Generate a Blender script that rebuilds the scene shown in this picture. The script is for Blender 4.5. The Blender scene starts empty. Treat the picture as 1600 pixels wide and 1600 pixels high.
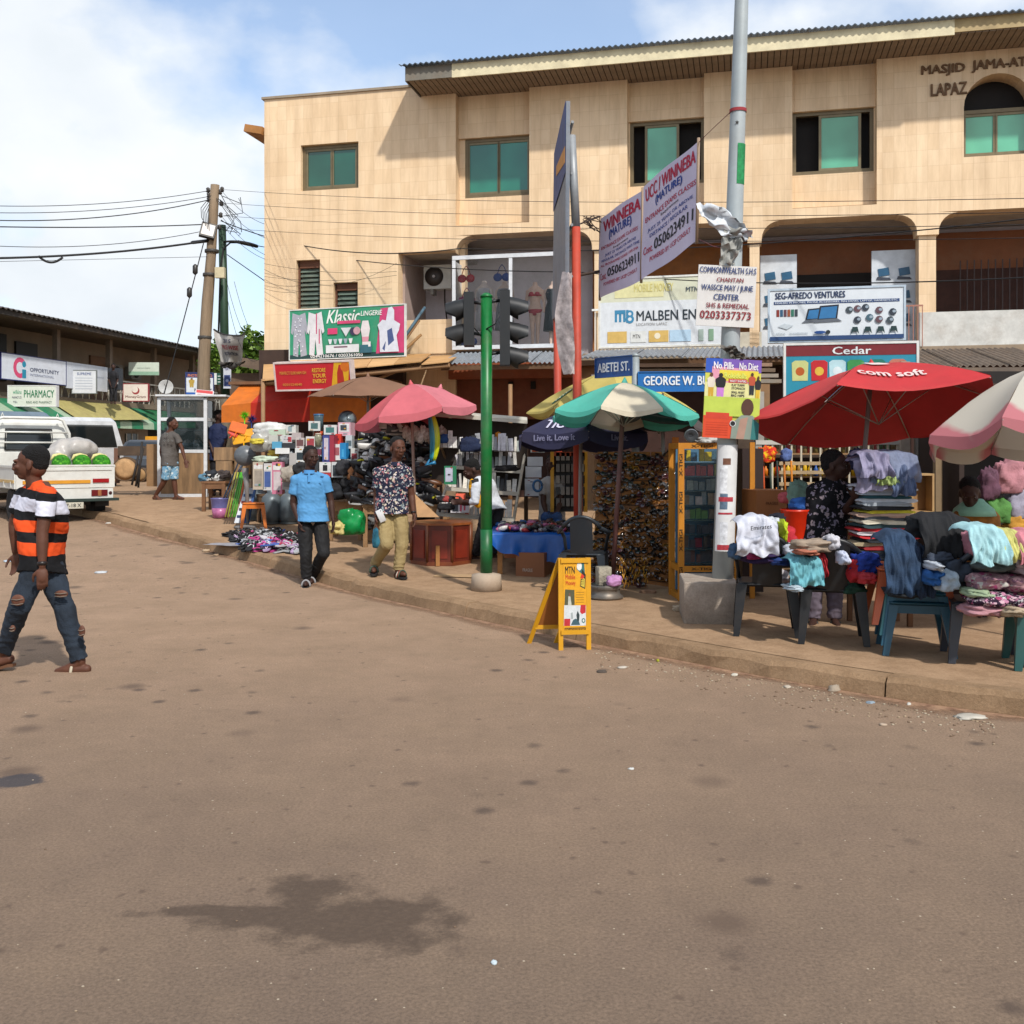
import bpy, math, random
from mathutils import Vector, Matrix, noise
random.seed(11)
S = bpy.context.scene
COL = S.collection
R = math.radians
CH, F, HX, HY = 1.65, 1600.0, 800.0, 705.0
cam = bpy.data.cameras.new('camera')
camo = bpy.data.objects.new('camera', cam)
COL.objects.link(camo)
camo.location = (0, 0, CH)
camo.rotation_euler = (R(90), 0, 0)
cam.sensor_width = 36
cam.lens = 36
cam.shift_y = -95 / 1600
cam.clip_end = 3000
cam.clip_start = 0.1
S.camera = camo
SUN = Vector((0.36, -0.75, 0.86)).normalized()        # towards the sun
el = math.asin(SUN.z)
az = math.atan2(SUN.x, SUN.y)
w = bpy.data.worlds.new('World')
S.world = w
w.use_nodes = True
nt = w.node_tree
for n in list(nt.nodes):
 nt.nodes.remove(n)
def N(nt, t, **k):
 n = nt.nodes.new(t)
 for a, b in k.items():
  setattr(n, a, b)
 return n
L = lambda nt, a, b: nt.links.new(a, b)
out = N(nt, 'ShaderNodeOutputWorld')
bg = N(nt, 'ShaderNodeBackground')
bg.inputs[1].default_value = 0.15
sky = N(nt, 'ShaderNodeTexSky', sky_type='NISHITA')
sky.sun_disc = False
sky.sun_elevation = el
sky.sun_rotation = az
sky.air_density = 1.0
sky.dust_density = 1.2
sky.ozone_density = 1.0
tc = N(nt, 'ShaderNodeTexCoord')
mp = N(nt, 'ShaderNodeMapping')
mp.inputs['Scale'].default_value = (1.0, 1.0, 1.5)
mp.inputs['Location'].default_value = (5.2, 2.2, 0.7)
L(nt, tc.outputs['Generated'], mp.inputs['Vector'])
nz = N(nt, 'ShaderNodeTexNoise')
nz.inputs['Scale'].default_value = 2.6
nz.inputs['Detail'].default_value = 9
nz.inputs['Roughness'].default_value = 0.5
nz.inputs['Distortion'].default_value = 0.0
L(nt, mp.outputs[0], nz.inputs['Vector'])
cr = N(nt, 'ShaderNodeValToRGB')
cr.color_ramp.elements[0].position = 0.44
cr.color_ramp.elements[0].color = (0.2, 0.2, 0.2, 1)
cr.color_ramp.elements[1].position = 0.545
cr.color_ramp.elements[1].color = (1, 1, 1, 1)
L(nt, nz.outputs['Fac'], cr.inputs['Fac'])
nz2 = N(nt, 'ShaderNodeTexNoise')
nz2.inputs['Scale'].default_value = 5.0
nz2.inputs['Detail'].default_value = 6
L(nt, mp.outputs[0], nz2.inputs['Vector'])
cc = N(nt, 'ShaderNodeValToRGB')
cc.color_ramp.elements[0].position = 0.35
cc.color_ramp.elements[0].color = (4.7, 5.05, 5.4, 1)
cc.color_ramp.elements[1].position = 0.62
cc.color_ramp.elements[1].color = (5.7, 5.9, 6.1, 1)
L(nt, nz2.outputs['Fac'], cc.inputs['Fac'])
hs = N(nt, 'ShaderNodeHueSaturation')
hs.inputs['Saturation'].default_value = 1.08
hs.inputs['Value'].default_value = 1.2
L(nt, sky.outputs[0], hs.inputs['Color'])
mx = N(nt, 'ShaderNodeMixRGB')
L(nt, cr.outputs[0], mx.inputs[0])
L(nt, hs.outputs[0], mx.inputs[1])
L(nt, cc.outputs[0], mx.inputs[2])
L(nt, mx.outputs[0], bg.inputs[0])
L(nt, bg.outputs[0], out.inputs[0])
sl = bpy.data.lights.new('sun', 'SUN')
sl.energy = 3.7
sl.angle = R(2.0)
sl.color = (1.0, 0.96, 0.9)
slo = bpy.data.objects.new('sun', sl)
COL.objects.link(slo)
slo.rotation_euler = SUN.to_track_quat('Z', 'Y').to_euler()
slo.location = (5, -10, 20)
S.view_settings.view_transform = 'Standard'
S.view_settings.look = 'None'
S.view_settings.gamma = 1
S.view_settings.exposure = 0.24
S.view_settings.use_curve_mapping = False
GP = [(-100, 0), (12, 0), (13, .05), (14.5, .14), (16.5, .26), (18.2, .40), (21, .5), (24, .58), (35, .6), (60, .8), (600, 1.2)]
KH = 0.14
def g(Y):
 for (a, b), (c, d) in zip(GP, GP[1:]):
  if Y <= c:
   return b + (d - b) * (Y - a) / (c - a)
 return GP[-1][1]
def W(px, py, Y):
 return Vector(((px - HX) / F * Y, Y, CH - (py - HY) / F * Y))
def PX(px, Y):
 return (px - HX) / F * Y
def PZ(py, Y):
 return CH - (py - HY) / F * Y
def GY(px, py, k=KH):                     # ground point seen at a pixel
 Y = 3.0
 while Y < 90:
  if CH - (py - HY) / F * Y <= g(Y) + k:
   break
  Y += 0.01
 return Vector((PX(px, Y), Y, g(Y) + k))
def lin(h):
 if isinstance(h, tuple):
  return h
 h = h.lstrip('#'); h = h if len(h) == 6 else ''.join(q * 2 for q in h)
 o = []
 for i in (0, 2, 4):
  c = int(h[i:i + 2], 16) / 255
  o.append(c / 12.92 if c <= .04045 else ((c + .055) / 1.055) ** 2.4)
 return tuple(o)
MC = {}
def M(col, rough=.75, metal=0., var=.18, sc=5., bump=0., bs=60., spec=.4, trans=0., dirt=0., grain=(1, 1, 1), wave=None):
 key = (col, rough, metal, var, sc, bump, bs, spec, trans, dirt, grain, wave)
 if key in MC:
  return MC[key]
 m = bpy.data.materials.new('mat')
 m.use_nodes = True
 nt = m.node_tree
 b = nt.nodes['Principled BSDF']
 c = lin(col)
 tc = N(nt, 'ShaderNodeTexCoord')
 mp = N(nt, 'ShaderNodeMapping')
 mp.inputs['Scale'].default_value = grain
 L(nt, tc.outputs['Object'], mp.inputs[0])
 n = N(nt, 'ShaderNodeTexNoise')
 n.inputs['Scale'].default_value = sc
 n.inputs['Detail'].default_value = 7
 n.inputs['Roughness'].default_value = .65
 L(nt, mp.outputs[0], n.inputs['Vector'])
 r = N(nt, 'ShaderNodeValToRGB')
 r.color_ramp.elements[0].position = .3
 r.color_ramp.elements[1].position = .7
 lo = tuple(x * (1 - var) for x in c) + (1,)
 hi = tuple(min(1, x * (1 + var * .8)) for x in c) + (1,)
 r.color_ramp.elements[0].color = lo
 r.color_ramp.elements[1].color = hi
 L(nt, n.outputs['Fac'], r.inputs[0])
 src = r.outputs[0]
 if dirt:
  n2 = N(nt, 'ShaderNodeTexNoise')
  n2.inputs['Scale'].default_value = 2.2
  n2.inputs['Detail'].default_value = 10
  n2.inputs['Roughness'].default_value = .75
  L(nt, tc.outputs['Object'], n2.inputs['Vector'])
  r2 = N(nt, 'ShaderNodeValToRGB')
  r2.color_ramp.elements[0].position = .48
  r2.color_ramp.elements[1].position = .68
  r2.color_ramp.elements[1].color = (dirt, dirt, dirt, 1)
  r2.color_ramp.elements[0].color = (0, 0, 0, 1)
  L(nt, n2.outputs['Fac'], r2.inputs[0])
  mxx = N(nt, 'ShaderNodeMixRGB')
  L(nt, r2.outputs[0], mxx.inputs[0])
  L(nt, src, mxx.inputs[1])
  mxx.inputs[2].default_value = (.20, .135, .085, 1)
  src = mxx.outputs[0]
 L(nt, src, b.inputs['Base Color'])
 b.inputs['Roughness'].default_value = rough
 b.inputs['Metallic'].default_value = metal
 b.inputs['Specular IOR Level'].default_value = spec
 if bump or wave:
  bu = N(nt, 'ShaderNodeBump')
  bu.inputs['Strength'].default_value = bump if bump else .4
  bu.inputs['Distance'].default_value = .02
  if wave:
   wv = N(nt, 'ShaderNodeTexWave', bands_direction=wave[0])
   wv.inputs['Scale'].default_value = wave[1]
   wv.inputs['Distortion'].default_value = .3
   L(nt, tc.outputs['Object'], wv.inputs['Vector'])
   L(nt, wv.outputs['Fac'], bu.inputs['Height'])
  else:
   n3 = N(nt, 'ShaderNodeTexNoise')
   n3.inputs['Scale'].default_value = bs
   n3.inputs['Detail'].default_value = 5
   L(nt, mp.outputs[0], n3.inputs['Vector'])
   L(nt, n3.outputs['Fac'], bu.inputs['Height'])
  L(nt, bu.outputs[0], b.inputs['Normal'])
 if trans:
  o = nt.nodes['Material Output']
  t = N(nt, 'ShaderNodeBsdfTranslucent')
  L(nt, src, t.inputs[0])
  ms = N(nt, 'ShaderNodeMixShader')
  ms.inputs[0].default_value = trans
  L(nt, b.outputs[0], ms.inputs[1])
  L(nt, t.outputs[0], ms.inputs[2])
  L(nt, ms.outputs[0], o.inputs[0])
 MC[key] = m
 return m
def glass(col, alpha=.35, rough=.05):
 key = ('glass', col, alpha, rough)
 if key in MC:
  return MC[key]
 m = bpy.data.materials.new('glass')
 m.use_nodes = True
 nt = m.node_tree
 b = nt.nodes['Principled BSDF']
 b.inputs['Base Color'].default_value = lin(col) + (1,)
 b.inputs['Roughness'].default_value = rough
 b.inputs['Specular IOR Level'].default_value = .8
 o = nt.nodes['Material Output']
 t = N(nt, 'ShaderNodeBsdfTransparent')
 ms = N(nt, 'ShaderNodeMixShader')
 fr = N(nt, 'ShaderNodeFresnel')
 fr.inputs[0].default_value = 1.5
 ad = N(nt, 'ShaderNodeMath', operation='ADD')
 ad.use_clamp = True
 ad.inputs[1].default_value = alpha
 L(nt, fr.outputs[0], ad.inputs[0])
 L(nt, ad.outputs[0], ms.inputs[0])
 L(nt, t.outputs[0], ms.inputs[1])
 L(nt, b.outputs[0], ms.inputs[2])
 L(nt, ms.outputs[0], o.inputs[0])
 MC[key] = m
 return m
def xf(loc=(0, 0, 0), rz=0, rx=0, ry=0, sc=(1, 1, 1)):
 return Matrix.Translation(loc) @ Matrix.Rotation(rz, 4, 'Z') @ Matrix.Rotation(ry, 4, 'Y') @ Matrix.Rotation(rx, 4, 'X') @ Matrix.Diagonal((*sc, 1))
class MB:
 def __init__(s):
  s.v = []; s.f = []; s.m = []; s.sm = []
 def add(s, vs, fs, m=0, smooth=False, mx=None):
  k = len(s.v)
  if mx is not None:
   vs = [mx @ Vector(v) for v in vs]
  s.v += [tuple(v) for v in vs]
  for f in fs:
   s.f.append([i + k for i in f]); s.m.append(m); s.sm.append(smooth)
  return s
 def box(s, c, d, m=0, rz=0, rx=0, ry=0, top=1.0):
  x, y, z = d[0] / 2, d[1] / 2, d[2] / 2
  vs = [(-x, -y, -z), (x, -y, -z), (x, y, -z), (-x, y, -z), (-x * top, -y * top, z), (x * top, -y * top, z), (x * top, y * top, z), (-x * top, y * top, z)]
  return s.add(vs, [(0, 3, 2, 1), (4, 5, 6, 7), (0, 1, 5, 4), (1, 2, 6, 5), (2, 3, 7, 6), (3, 0, 4, 7)], m, False, xf(c, rz, rx, ry))
 def bx(s, x0, x1, y0, y1, z0, z1, m=0):
  return s.box(((x0 + x1) / 2, (y0 + y1) / 2, (z0 + z1) / 2), (abs(x1 - x0), abs(y1 - y0), abs(z1 - z0)), m)
 def rbox(s, c, d, r, m=0, mx=None, n=3):          # rounded in plan (about z) with softened top and bottom
  x, y, z = d[0] / 2, d[1] / 2, d[2] / 2
  rings = []
  for zz, q in ((-z, r * .5), (-z + r * .5, 0), (z - r * .5, 0), (z, r * .5)):
   ring = []
   for cx, cy, a0 in ((1, 1, 0), (-1, 1, 90), (-1, -1, 180), (1, -1, 270)):
    for i in range(n + 1):
     a = R(a0 + 90 * i / n)
     ring.append((cx * (x - r) + (r - q) * math.cos(a), cy * (y - r) + (r - q) * math.sin(a), zz))
   rings.append([Vector(p) + Vector(c) for p in ring])
  if mx is not None:
   rings = [[mx @ p for p in q] for q in rings]
  return s.loft(rings, m, True)
 def loft(s, rings, m=0, smooth=True, cap=True, closed=True):
  k = len(s.v); n = len(rings[0])
  for r in rings:
   s.v += [tuple(p) for p in r]
  for i in range(len(rings) - 1):
   for j in range(n if closed else n - 1):
    a = k + i * n + j; b = k + i * n + (j + 1) % n
    s.f.append([a, b, b + n, a + n]); s.m.append(m); s.sm.append(smooth)
  if cap and closed:
   s.f.append([k + j for j in range(n)][::-1]); s.m.append(m); s.sm.append(False)
   s.f.append([k + (len(rings) - 1) * n + j for j in range(n)]); s.m.append(m); s.sm.append(False)
  return s
 def tube(s, pts, r, n=8, m=0, cap=True, smooth=True, flat=1.0):
  pts = [Vector(p) for p in pts]
  if not hasattr(r, '__len__'):
   r = [r] * len(pts)
  rings = []; pu = None
  for i, p in enumerate(pts):
   d = (pts[min(i + 1, len(pts) - 1)] - pts[max(i - 1, 0)])
   if d.length < 1e-9:
    d = Vector((0, 0, 1))
   d.normalize()
   u = pu - d * pu.dot(d) if pu is not None else (d.cross(Vector((0, 1, 0))) if abs(d.y) < .9 else d.cross(Vector((1, 0, 0))))
   u.normalize(); pu = u
   v = d.cross(u)
   rings.append([p + u * r[i] * math.cos(2 * math.pi * j / n) + v * r[i] * flat * math.sin(2 * math.pi * j / n) for j in range(n)])
  return s.loft(rings, m, smooth, cap)
 def lathe(s, prof, c=(0, 0, 0), n=14, m=0, mx=None, cap=True):
  rings = [[Vector((c[0] + r * math.cos(2 * math.pi * j / n), c[1] + r * math.sin(2 * math.pi * j / n), c[2] + z)) for j in range(n)] for r, z in prof]
  if mx is not None:
   rings = [[mx @ p for p in q] for q in rings]
  return s.loft(rings, m, True, cap)
 def ell(s, c, r, m=0, nu=12, nv=8, mx=None):
  rings = []
  for i in range(nv + 1):
   t = math.pi * (i + .02) / (nv + .04) - math.pi / 2
   rings.append([Vector((r[0] * math.cos(t) * math.cos(2 * math.pi * j / nu), r[1] * math.cos(t) * math.sin(2 * math.pi * j / nu), r[2] * math.sin(t))) for j in range(nu)])
  T = Matrix.Translation(c) @ (mx if mx is not None else Matrix.Identity(4))
  return s.loft([[T @ p for p in q] for q in rings], m, True)
 def prism(s, pts, y0, y1, m=0):                   # outline in x,z pushed along y
  n = len(pts)
  vs = [(x, y0, z) for x, z in pts] + [(x, y1, z) for x, z in pts]
  fs = [list(range(n)), list(range(2 * n - 1, n - 1, -1))] + [[i, i + n, (i + 1) % n + n, (i + 1) % n] for i in range(n)]
  return s.add(vs, fs, m)
 def grid(s, fn, nu, nv, m=0, smooth=True):
  vs = [fn(i / nu, j / nv) for j in range(nv + 1) for i in range(nu + 1)]
  fs = [[j * (nu + 1) + i, j * (nu + 1) + i + 1, (j + 1) * (nu + 1) + i + 1, (j + 1) * (nu + 1) + i] for j in range(nv) for i in range(nu)]
  return s.add(vs, fs, m, smooth)
 def mesh(s, name, mats):
  me = bpy.data.meshes.new(name)
  me.from_pydata(s.v, [], s.f)
  if not isinstance(mats, (list, tuple)):
   mats = [mats]
  for m in mats:
   me.materials.append(m)
  me.polygons.foreach_set('material_index', s.m)
  me.polygons.foreach_set('use_smooth', s.sm)
  me.update()
  return me
 def put(s, name, mats, parent=None, loc=(0, 0, 0), rz=0, **tags):
  return link(s.mesh(name, mats), name, parent, loc, rz, **tags)
def tag(o, label=None, cat=None, group=None, kind=None):
 if label: o['label'] = label
 if cat: o['category'] = cat
 if group: o['group'] = group
 if kind: o['kind'] = kind
 return o
def link(me, name, parent=None, loc=(0, 0, 0), rz=0, label=None, cat=None, group=None, kind=None):
 o = bpy.data.objects.new(name, me)
 COL.objects.link(o)
 o.location = loc
 o.rotation_euler = (0, 0, rz) if not hasattr(rz, '__len__') else rz
 if parent is not None:
  o.parent = parent
 return tag(o, label, cat, group, kind)
def thing(name, label, cat, loc=(0, 0, 0), rz=0, group=None):
 return link(None, name, None, loc, rz, label, cat, group)
def copy_tree(o, loc=None, rz=None, label=None, parent=None, sc=None):
 c = o.copy()
 COL.objects.link(c)
 if parent is not None: c.parent = parent
 if loc is not None: c.location = loc
 if rz is not None: c.rotation_euler = (0, 0, rz) if not hasattr(rz, '__len__') else rz
 if label: c['label'] = label
 if sc: c.scale = (sc, sc, sc)
 for ch in list(o.children):
  copy_tree(ch, parent=c)
 return c
def remesh(mb, name, mat, vox=.01, smooth=3, disp=None):
 me = mb.mesh(name, mat)
 o = bpy.data.objects.new('tmp', me)
 COL.objects.link(o)
 md = o.modifiers.new('r', 'REMESH'); md.mode = 'VOXEL'; md.voxel_size = vox; md.use_smooth_shade = True
 if smooth:
  ms = o.modifiers.new('s', 'SMOOTH'); ms.iterations = smooth; ms.factor = .5
 dg = bpy.context.evaluated_depsgraph_get()
 dg.update()
 ev = o.evaluated_get(dg)
 m2 = bpy.data.meshes.new_from_object(ev)
 m2.name = name
 bpy.data.objects.remove(o)
 m2.materials.clear()
 m2.materials.append(mat)
 if disp:
  nn = [v.normal.copy() for v in m2.vertices]
  for v, n in zip(m2.vertices, nn):
   v.co = v.co + n * disp(v.co)
 for p in m2.polygons:
  p.use_smooth = True
 return m2
def textmesh(s, bold=.0):
 cu = bpy.data.curves.new('t', 'FONT')
 cu.body = s
 cu.size = 1
 cu.resolution_u = 2
 cu.align_x = 'LEFT'
 o = bpy.data.objects.new('t', cu)
 COL.objects.link(o)
 dg = bpy.context.evaluated_depsgraph_get(); dg.update()
 me = bpy.data.meshes.new_from_object(o.evaluated_get(dg))
 bpy.data.objects.remove(o)
 if bold:                                   # a bolder stroke: the same letters laid again a hair to the side
  vs = [tuple(v.co) for v in me.vertices]; fs = [list(p.vertices) for p in me.polygons]; n = len(vs)
  V = []; Fs = []
  for i, (dx, dy) in enumerate(((0, 0), (bold, 0), (-bold, 0), (0, bold * .7))):
   V += [(x + dx, y + dy, .0004 * i) for x, y, z in vs]
   Fs += [[k + n * i for k in f] for f in fs]
  m2 = bpy.data.meshes.new('t'); m2.from_pydata(V, [], Fs); m2.update()
  return m2
 return me
class Panel:
 def __init__(s, name, label, cat, px0, px1, pyt, pyb, Y0, Y1=None, th=.04, mat=None, frame=None, tilt=0, group=None, fw=.03, roll=0):
  Y1 = Y0 if Y1 is None else Y1
  a = Vector((PX(px0, Y0), Y0)); b = Vector((PX(px1, Y1), Y1))
  s.w = (b - a).length
  s.z0 = PZ(pyb, Y0); s.h = PZ(pyt, Y0) - s.z0
  s.th = th
  s.o = thing(name, label, cat, (a.x, a.y, s.z0), (tilt, roll, math.atan2(b.y - a.y, b.x - a.x)), group)
  MB().bx(0, s.w, 0, th, 0, s.h).put('board', mat, s.o)
  if frame:
   f = MB()
   f.bx(-fw, s.w + fw, -.012, th + .01, -fw, 0).bx(-fw, s.w + fw, -.012, th + .01, s.h, s.h + fw)
   f.bx(-fw, 0, -.012, th + .01, 0, s.h).bx(s.w, s.w + fw, -.012, th + .01, 0, s.h)
   f.put('frame', frame, s.o)
  s.lay = .003
 def text(s, t, a0, a1, b0, b1, col, bold=.012, slant=0, name='lettering'):
  me = textmesh(t, bold)
  me.name = 'lettering'
  xs = [v.co.x for v in me.vertices]; ys = [v.co.y for v in me.vertices]
  if not xs: return
  x0, x1, y0, y1 = min(xs), max(xs), min(ys), max(ys)
  for v in me.vertices:
   u = (v.co.x - x0) / (x1 - x0 + 1e-9); q = (v.co.y - y0) / (y1 - y0 + 1e-9)
   v.co = ((a0 + (a1 - a0) * u) * s.w + slant * q * (b1 - b0) * s.h, -.008 - s.lay * .2 - v.co.z, (b0 + (b1 - b0) * q) * s.h)
  me.materials.clear()
  me.materials.append(M(col, var=.05) if isinstance(col, str) else col)
  return link(me, name, s.o)
 def rect(s, a0, a1, b0, b1, col, name='printed_panel'):
  s.lay += .0006
  y = -s.lay
  q = MB().add([(a0 * s.w, y, b0 * s.h), (a1 * s.w, y, b0 * s.h), (a1 * s.w, y, b1 * s.h), (a0 * s.w, y, b1 * s.h)], [(0, 1, 2, 3)])
  return q.put(name, M(col, var=.12, sc=9) if isinstance(col, str) else col, s.o)
 def poly(s, pts, col, name='printed_picture'):
  s.lay += .0006
  y = -s.lay
  q = MB().add([(a * s.w, y, b * s.h) for a, b in pts], [list(range(len(pts)))])
  return q.put(name, M(col, var=.12, sc=9) if isinstance(col, str) else col, s.o)
 def disc(s, a, b, r, col, name='printed_picture', ry=None, n=16):
  ry = r * s.w / s.h if ry is None else ry
  return s.poly([(a + r * math.cos(2 * math.pi * i / n), b + ry * math.sin(2 * math.pi * i / n)) for i in range(n)], col, name)
 def figure(s, a, b0, b1, wd, skin, top, bot):      # a small printed person
  h = b1 - b0
  s.poly([(a - wd * .5, b0), (a - wd * .55, b0 + h * .45), (a + wd * .55, b0 + h * .45), (a + wd * .5, b0), (a + .05 * wd, b0), (a, b0 + h * .3), (a - .05 * wd, b0)], bot)
  s.poly([(a - wd * .5, b0 + h * .42), (a - wd * .7, b0 + h * .5), (a - wd * .8, b0 + h * .75), (a - wd * .3, b0 + h * .84), (a + wd * .3, b0 + h * .84), (a + wd * .8, b0 + h * .75), (a + wd * .7, b0 + h * .5), (a + wd * .5, b0 + h * .42)], top)
  s.disc(a, b0 + h * .91, wd * .32, skin, ry=h * .09, n=10)
def road_mat():
 m = bpy.data.materials.new('road_surface'); m.use_nodes = True
 nt = m.node_tree; b = nt.nodes['Principled BSDF']
 tc = N(nt, 'ShaderNodeTexCoord')
 def noise_(sc, det=8, ro=.65, sx=1):
  n = N(nt, 'ShaderNodeTexNoise'); n.inputs['Scale'].default_value = sc; n.inputs['Detail'].default_value = det; n.inputs['Roughness'].default_value = ro
  if sx != 1:
   mp = N(nt, 'ShaderNodeMapping'); mp.inputs['Scale'].default_value = (sx, 1, 1)
   L(nt, tc.outputs['Object'], mp.inputs[0]); L(nt, mp.outputs[0], n.inputs['Vector'])
  else:
   L(nt, tc.outputs['Object'], n.inputs['Vector'])
  return n
 def ramp(src, p0, c0, p1, c1):
  r = N(nt, 'ShaderNodeValToRGB'); e = r.color_ramp.elements
  e[0].position = p0; e[0].color = c0 + (1,); e[1].position = p1; e[1].color = c1 + (1,)
  L(nt, src, r.inputs[0]); return r.outputs[0]
 def mix(f, a, c, typ='MIX'):
  x = N(nt, 'ShaderNodeMixRGB', blend_type=typ)
  for k, v in ((0, f), (1, a), (2, c)):
   if isinstance(v, (float, int)): x.inputs[k].default_value = v
   elif isinstance(v, tuple): x.inputs[k].default_value = v + (1,)
   else: L(nt, v, x.inputs[k])
  return x.outputs[0]
 base = ramp(noise_(1.1).outputs['Fac'], .3, lin('#62544a'), .7, lin('#726253'))
 sp = N(nt, 'ShaderNodeSeparateXYZ'); L(nt, tc.outputs['Object'], sp.inputs[0])
 mr = N(nt, 'ShaderNodeMapRange'); mr.inputs[1].default_value = 2.0; mr.inputs[2].default_value = 9.5
 nd = noise_(.35, 4, .5)
 ad = N(nt, 'ShaderNodeMath', operation='MULTIPLY_ADD'); ad.inputs[1].default_value = 3.5; L(nt, nd.outputs['Fac'], ad.inputs[0]); L(nt, sp.outputs[1], ad.inputs[2])
 sb = N(nt, 'ShaderNodeMath', operation='SUBTRACT'); L(nt, ad.outputs[0], sb.inputs[0]); sb.inputs[1].default_value = 1.75
 L(nt, sb.outputs[0], mr.inputs[0])
 base = mix(mr.outputs[0], base, ramp(noise_(1.7).outputs['Fac'], .3, lin('#86705b'), .7, lin('#987f69')))
 base = mix(.65, base, ramp(noise_(75, 3, .8).outputs['Fac'], .35, (.55, .54, .53), .66, (1.3, 1.28, 1.25)), 'MULTIPLY')
 base = mix(.5, base, ramp(noise_(9, 5, .7).outputs['Fac'], .3, (.85, .84, .83), .7, (1.12, 1.1, 1.08)), 'MULTIPLY')
 v = N(nt, 'ShaderNodeTexVoronoi'); v.inputs['Scale'].default_value = 22; L(nt, tc.outputs['Object'], v.inputs['Vector'])
 n9 = noise_(3, 2)
 chip = ramp(v.outputs['Distance'], .07, (1, 1, 1), .11, (0, 0, 0))
 chip = mix(1., chip, ramp(v.outputs['Color'], .72, (0, 0, 0), .76, (1, 1, 1)), 'MULTIPLY')
 base = mix(chip, base, lin('#a89a86'))
 for sc, off, th, dk in ((3.1, 0, .15, .50), (7.0, 3.3, .13, .60), (1.25, 7.7, .12, .55)):
  mp = N(nt, 'ShaderNodeMapping'); mp.inputs['Location'].default_value = (off, off * 1.7, 0)
  nq = noise_(14, 4); mm = N(nt, 'ShaderNodeMixRGB'); mm.inputs[0].default_value = .06
  L(nt, tc.outputs['Object'], mm.inputs[1]); L(nt, nq.outputs['Color'], mm.inputs[2]); L(nt, mm.outputs[0], mp.inputs[0])
  v = N(nt, 'ShaderNodeTexVoronoi'); v.inputs['Scale'].default_value = sc; L(nt, mp.outputs[0], v.inputs['Vector'])
  d = ramp(v.outputs['Distance'], th * .45, (.85, .85, .85), th * 1.25, (0, 0, 0))
  pick = ramp(v.outputs['Color'], .36, (0, 0, 0), .52, (1, 1, 1))
  base = mix(mix(1., d, pick, 'MULTIPLY'), base, lin('#4f4239') if dk < .55 else lin('#5c4c40'))
 nq = noise_(6, 6, .6)
 dn = N(nt, 'ShaderNodeMath', operation='MULTIPLY_ADD'); L(nt, nq.outputs['Fac'], dn.inputs[0]); dn.inputs[1].default_value = 2.2; dn.inputs[2].default_value = -1.1
 def ellipse(cx, cy, rx, ry, rot=0):
  mp = N(nt, 'ShaderNodeMapping', vector_type='TEXTURE'); mp.inputs['Location'].default_value = (cx, cy, 0); mp.inputs['Scale'].default_value = (rx, ry, 50); mp.inputs['Rotation'].default_value = (0, 0, rot)
  L(nt, tc.outputs['Object'], mp.inputs[0])
  ln = N(nt, 'ShaderNodeVectorMath', operation='LENGTH'); L(nt, mp.outputs[0], ln.inputs[0])
  a = N(nt, 'ShaderNodeMath', operation='ADD'); L(nt, ln.outputs['Value'], a.inputs[0]); L(nt, dn.outputs[0], a.inputs[1])
  return a.outputs[0]
 def mn(a, c):
  q = N(nt, 'ShaderNodeMath', operation='MINIMUM'); L(nt, a, q.inputs[0]); L(nt, c, q.inputs[1]); return q.outputs[0]
 st = mn(mn(ellipse(-.52, 3.60, .40, .27), ellipse(-.76, 3.80, .19, .25)), mn(ellipse(-1.0, 3.68, .40, .06, .05), ellipse(-.82, 3.63, .36, .15)))
 stc = mix(.25, ramp(st, .55, (.9, .9, .9), 1.15, (0, 0, 0)), ramp(noise_(38, 4, .7).outputs['Fac'], .35, (.25, .25, .25), .6, (1, 1, 1)), 'MULTIPLY')
 base = mix(stc, base, lin('#4a3d33'))
 st2 = ramp(ellipse(-2.52, 5.12, .16, .12), .7, (.85, .85, .85), 1.0, (0, 0, 0))
 base = mix(st2, base, lin('#35353a'))
 L(nt, base, b.inputs['Base Color'])
 b.inputs['Roughness'].default_value = .88
 b.inputs['Specular IOR Level'].default_value = .25
 bu = N(nt, 'ShaderNodeBump'); bu.inputs['Strength'].default_value = .55; bu.inputs['Distance'].default_value = .012
 L(nt, noise_(55, 6, .75).outputs['Fac'], bu.inputs['Height']); L(nt, bu.outputs[0], b.inputs['Normal'])
 return m
ys = [-40, -10, 0, 5, 9, 12, 12.5, 13, 13.7, 14.5, 15.5, 16.5, 17.3, 18.2, 19.5, 21, 22.5, 24, 28, 35, 45, 60, 120, 300, 900]
mb = MB()
xs_ = [-900, -100, -30, -15, 0, 15, 30, 100, 900]
vs = [(x, y, g(y)) for y in ys for x in xs_]
nx = len(xs_)
mb.add(vs, [[j * nx + i, j * nx + i + 1, (j + 1) * nx + i + 1, (j + 1) * nx + i] for j in range(len(ys) - 1) for i in range(nx - 1)], 0, True)
mb.put('road', road_mat(), kind='structure')
KP = [(-8, 80), (-12, 50), (-13, 34), (-12.2, 26), (-9.8, 21.3), (-7.22, 18.2), (-5.74, 16.6), (-3.9, 14.5), (-2.5, 12.8), (-1.1, 11.0), (.14, 9.45), (1.08, 8.35), (2.22, 7.12), (3.2, 6.35), (4.4, 5.75), (6, 5.2), (9, 4.6), (14, 4)]
def catmull(P, step=.16):
 o = []
 for i in range(1, len(P) - 2):
  p0, p1, p2, p3 = (Vector(q) for q in P[i - 1:i + 3])
  n = max(2, int((p2 - p1).length / step))
  for k in range(n):
   t = k / n
   o.append(.5 * ((2 * p1) + (p2 - p0) * t + (2 * p0 - 5 * p1 + 4 * p2 - p3) * t * t + (3 * p1 - p0 - 3 * p2 + p3) * t ** 3))
 o.append(Vector(P[-2]))
 return o
KL = catmull(KP)
KN = []
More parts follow.
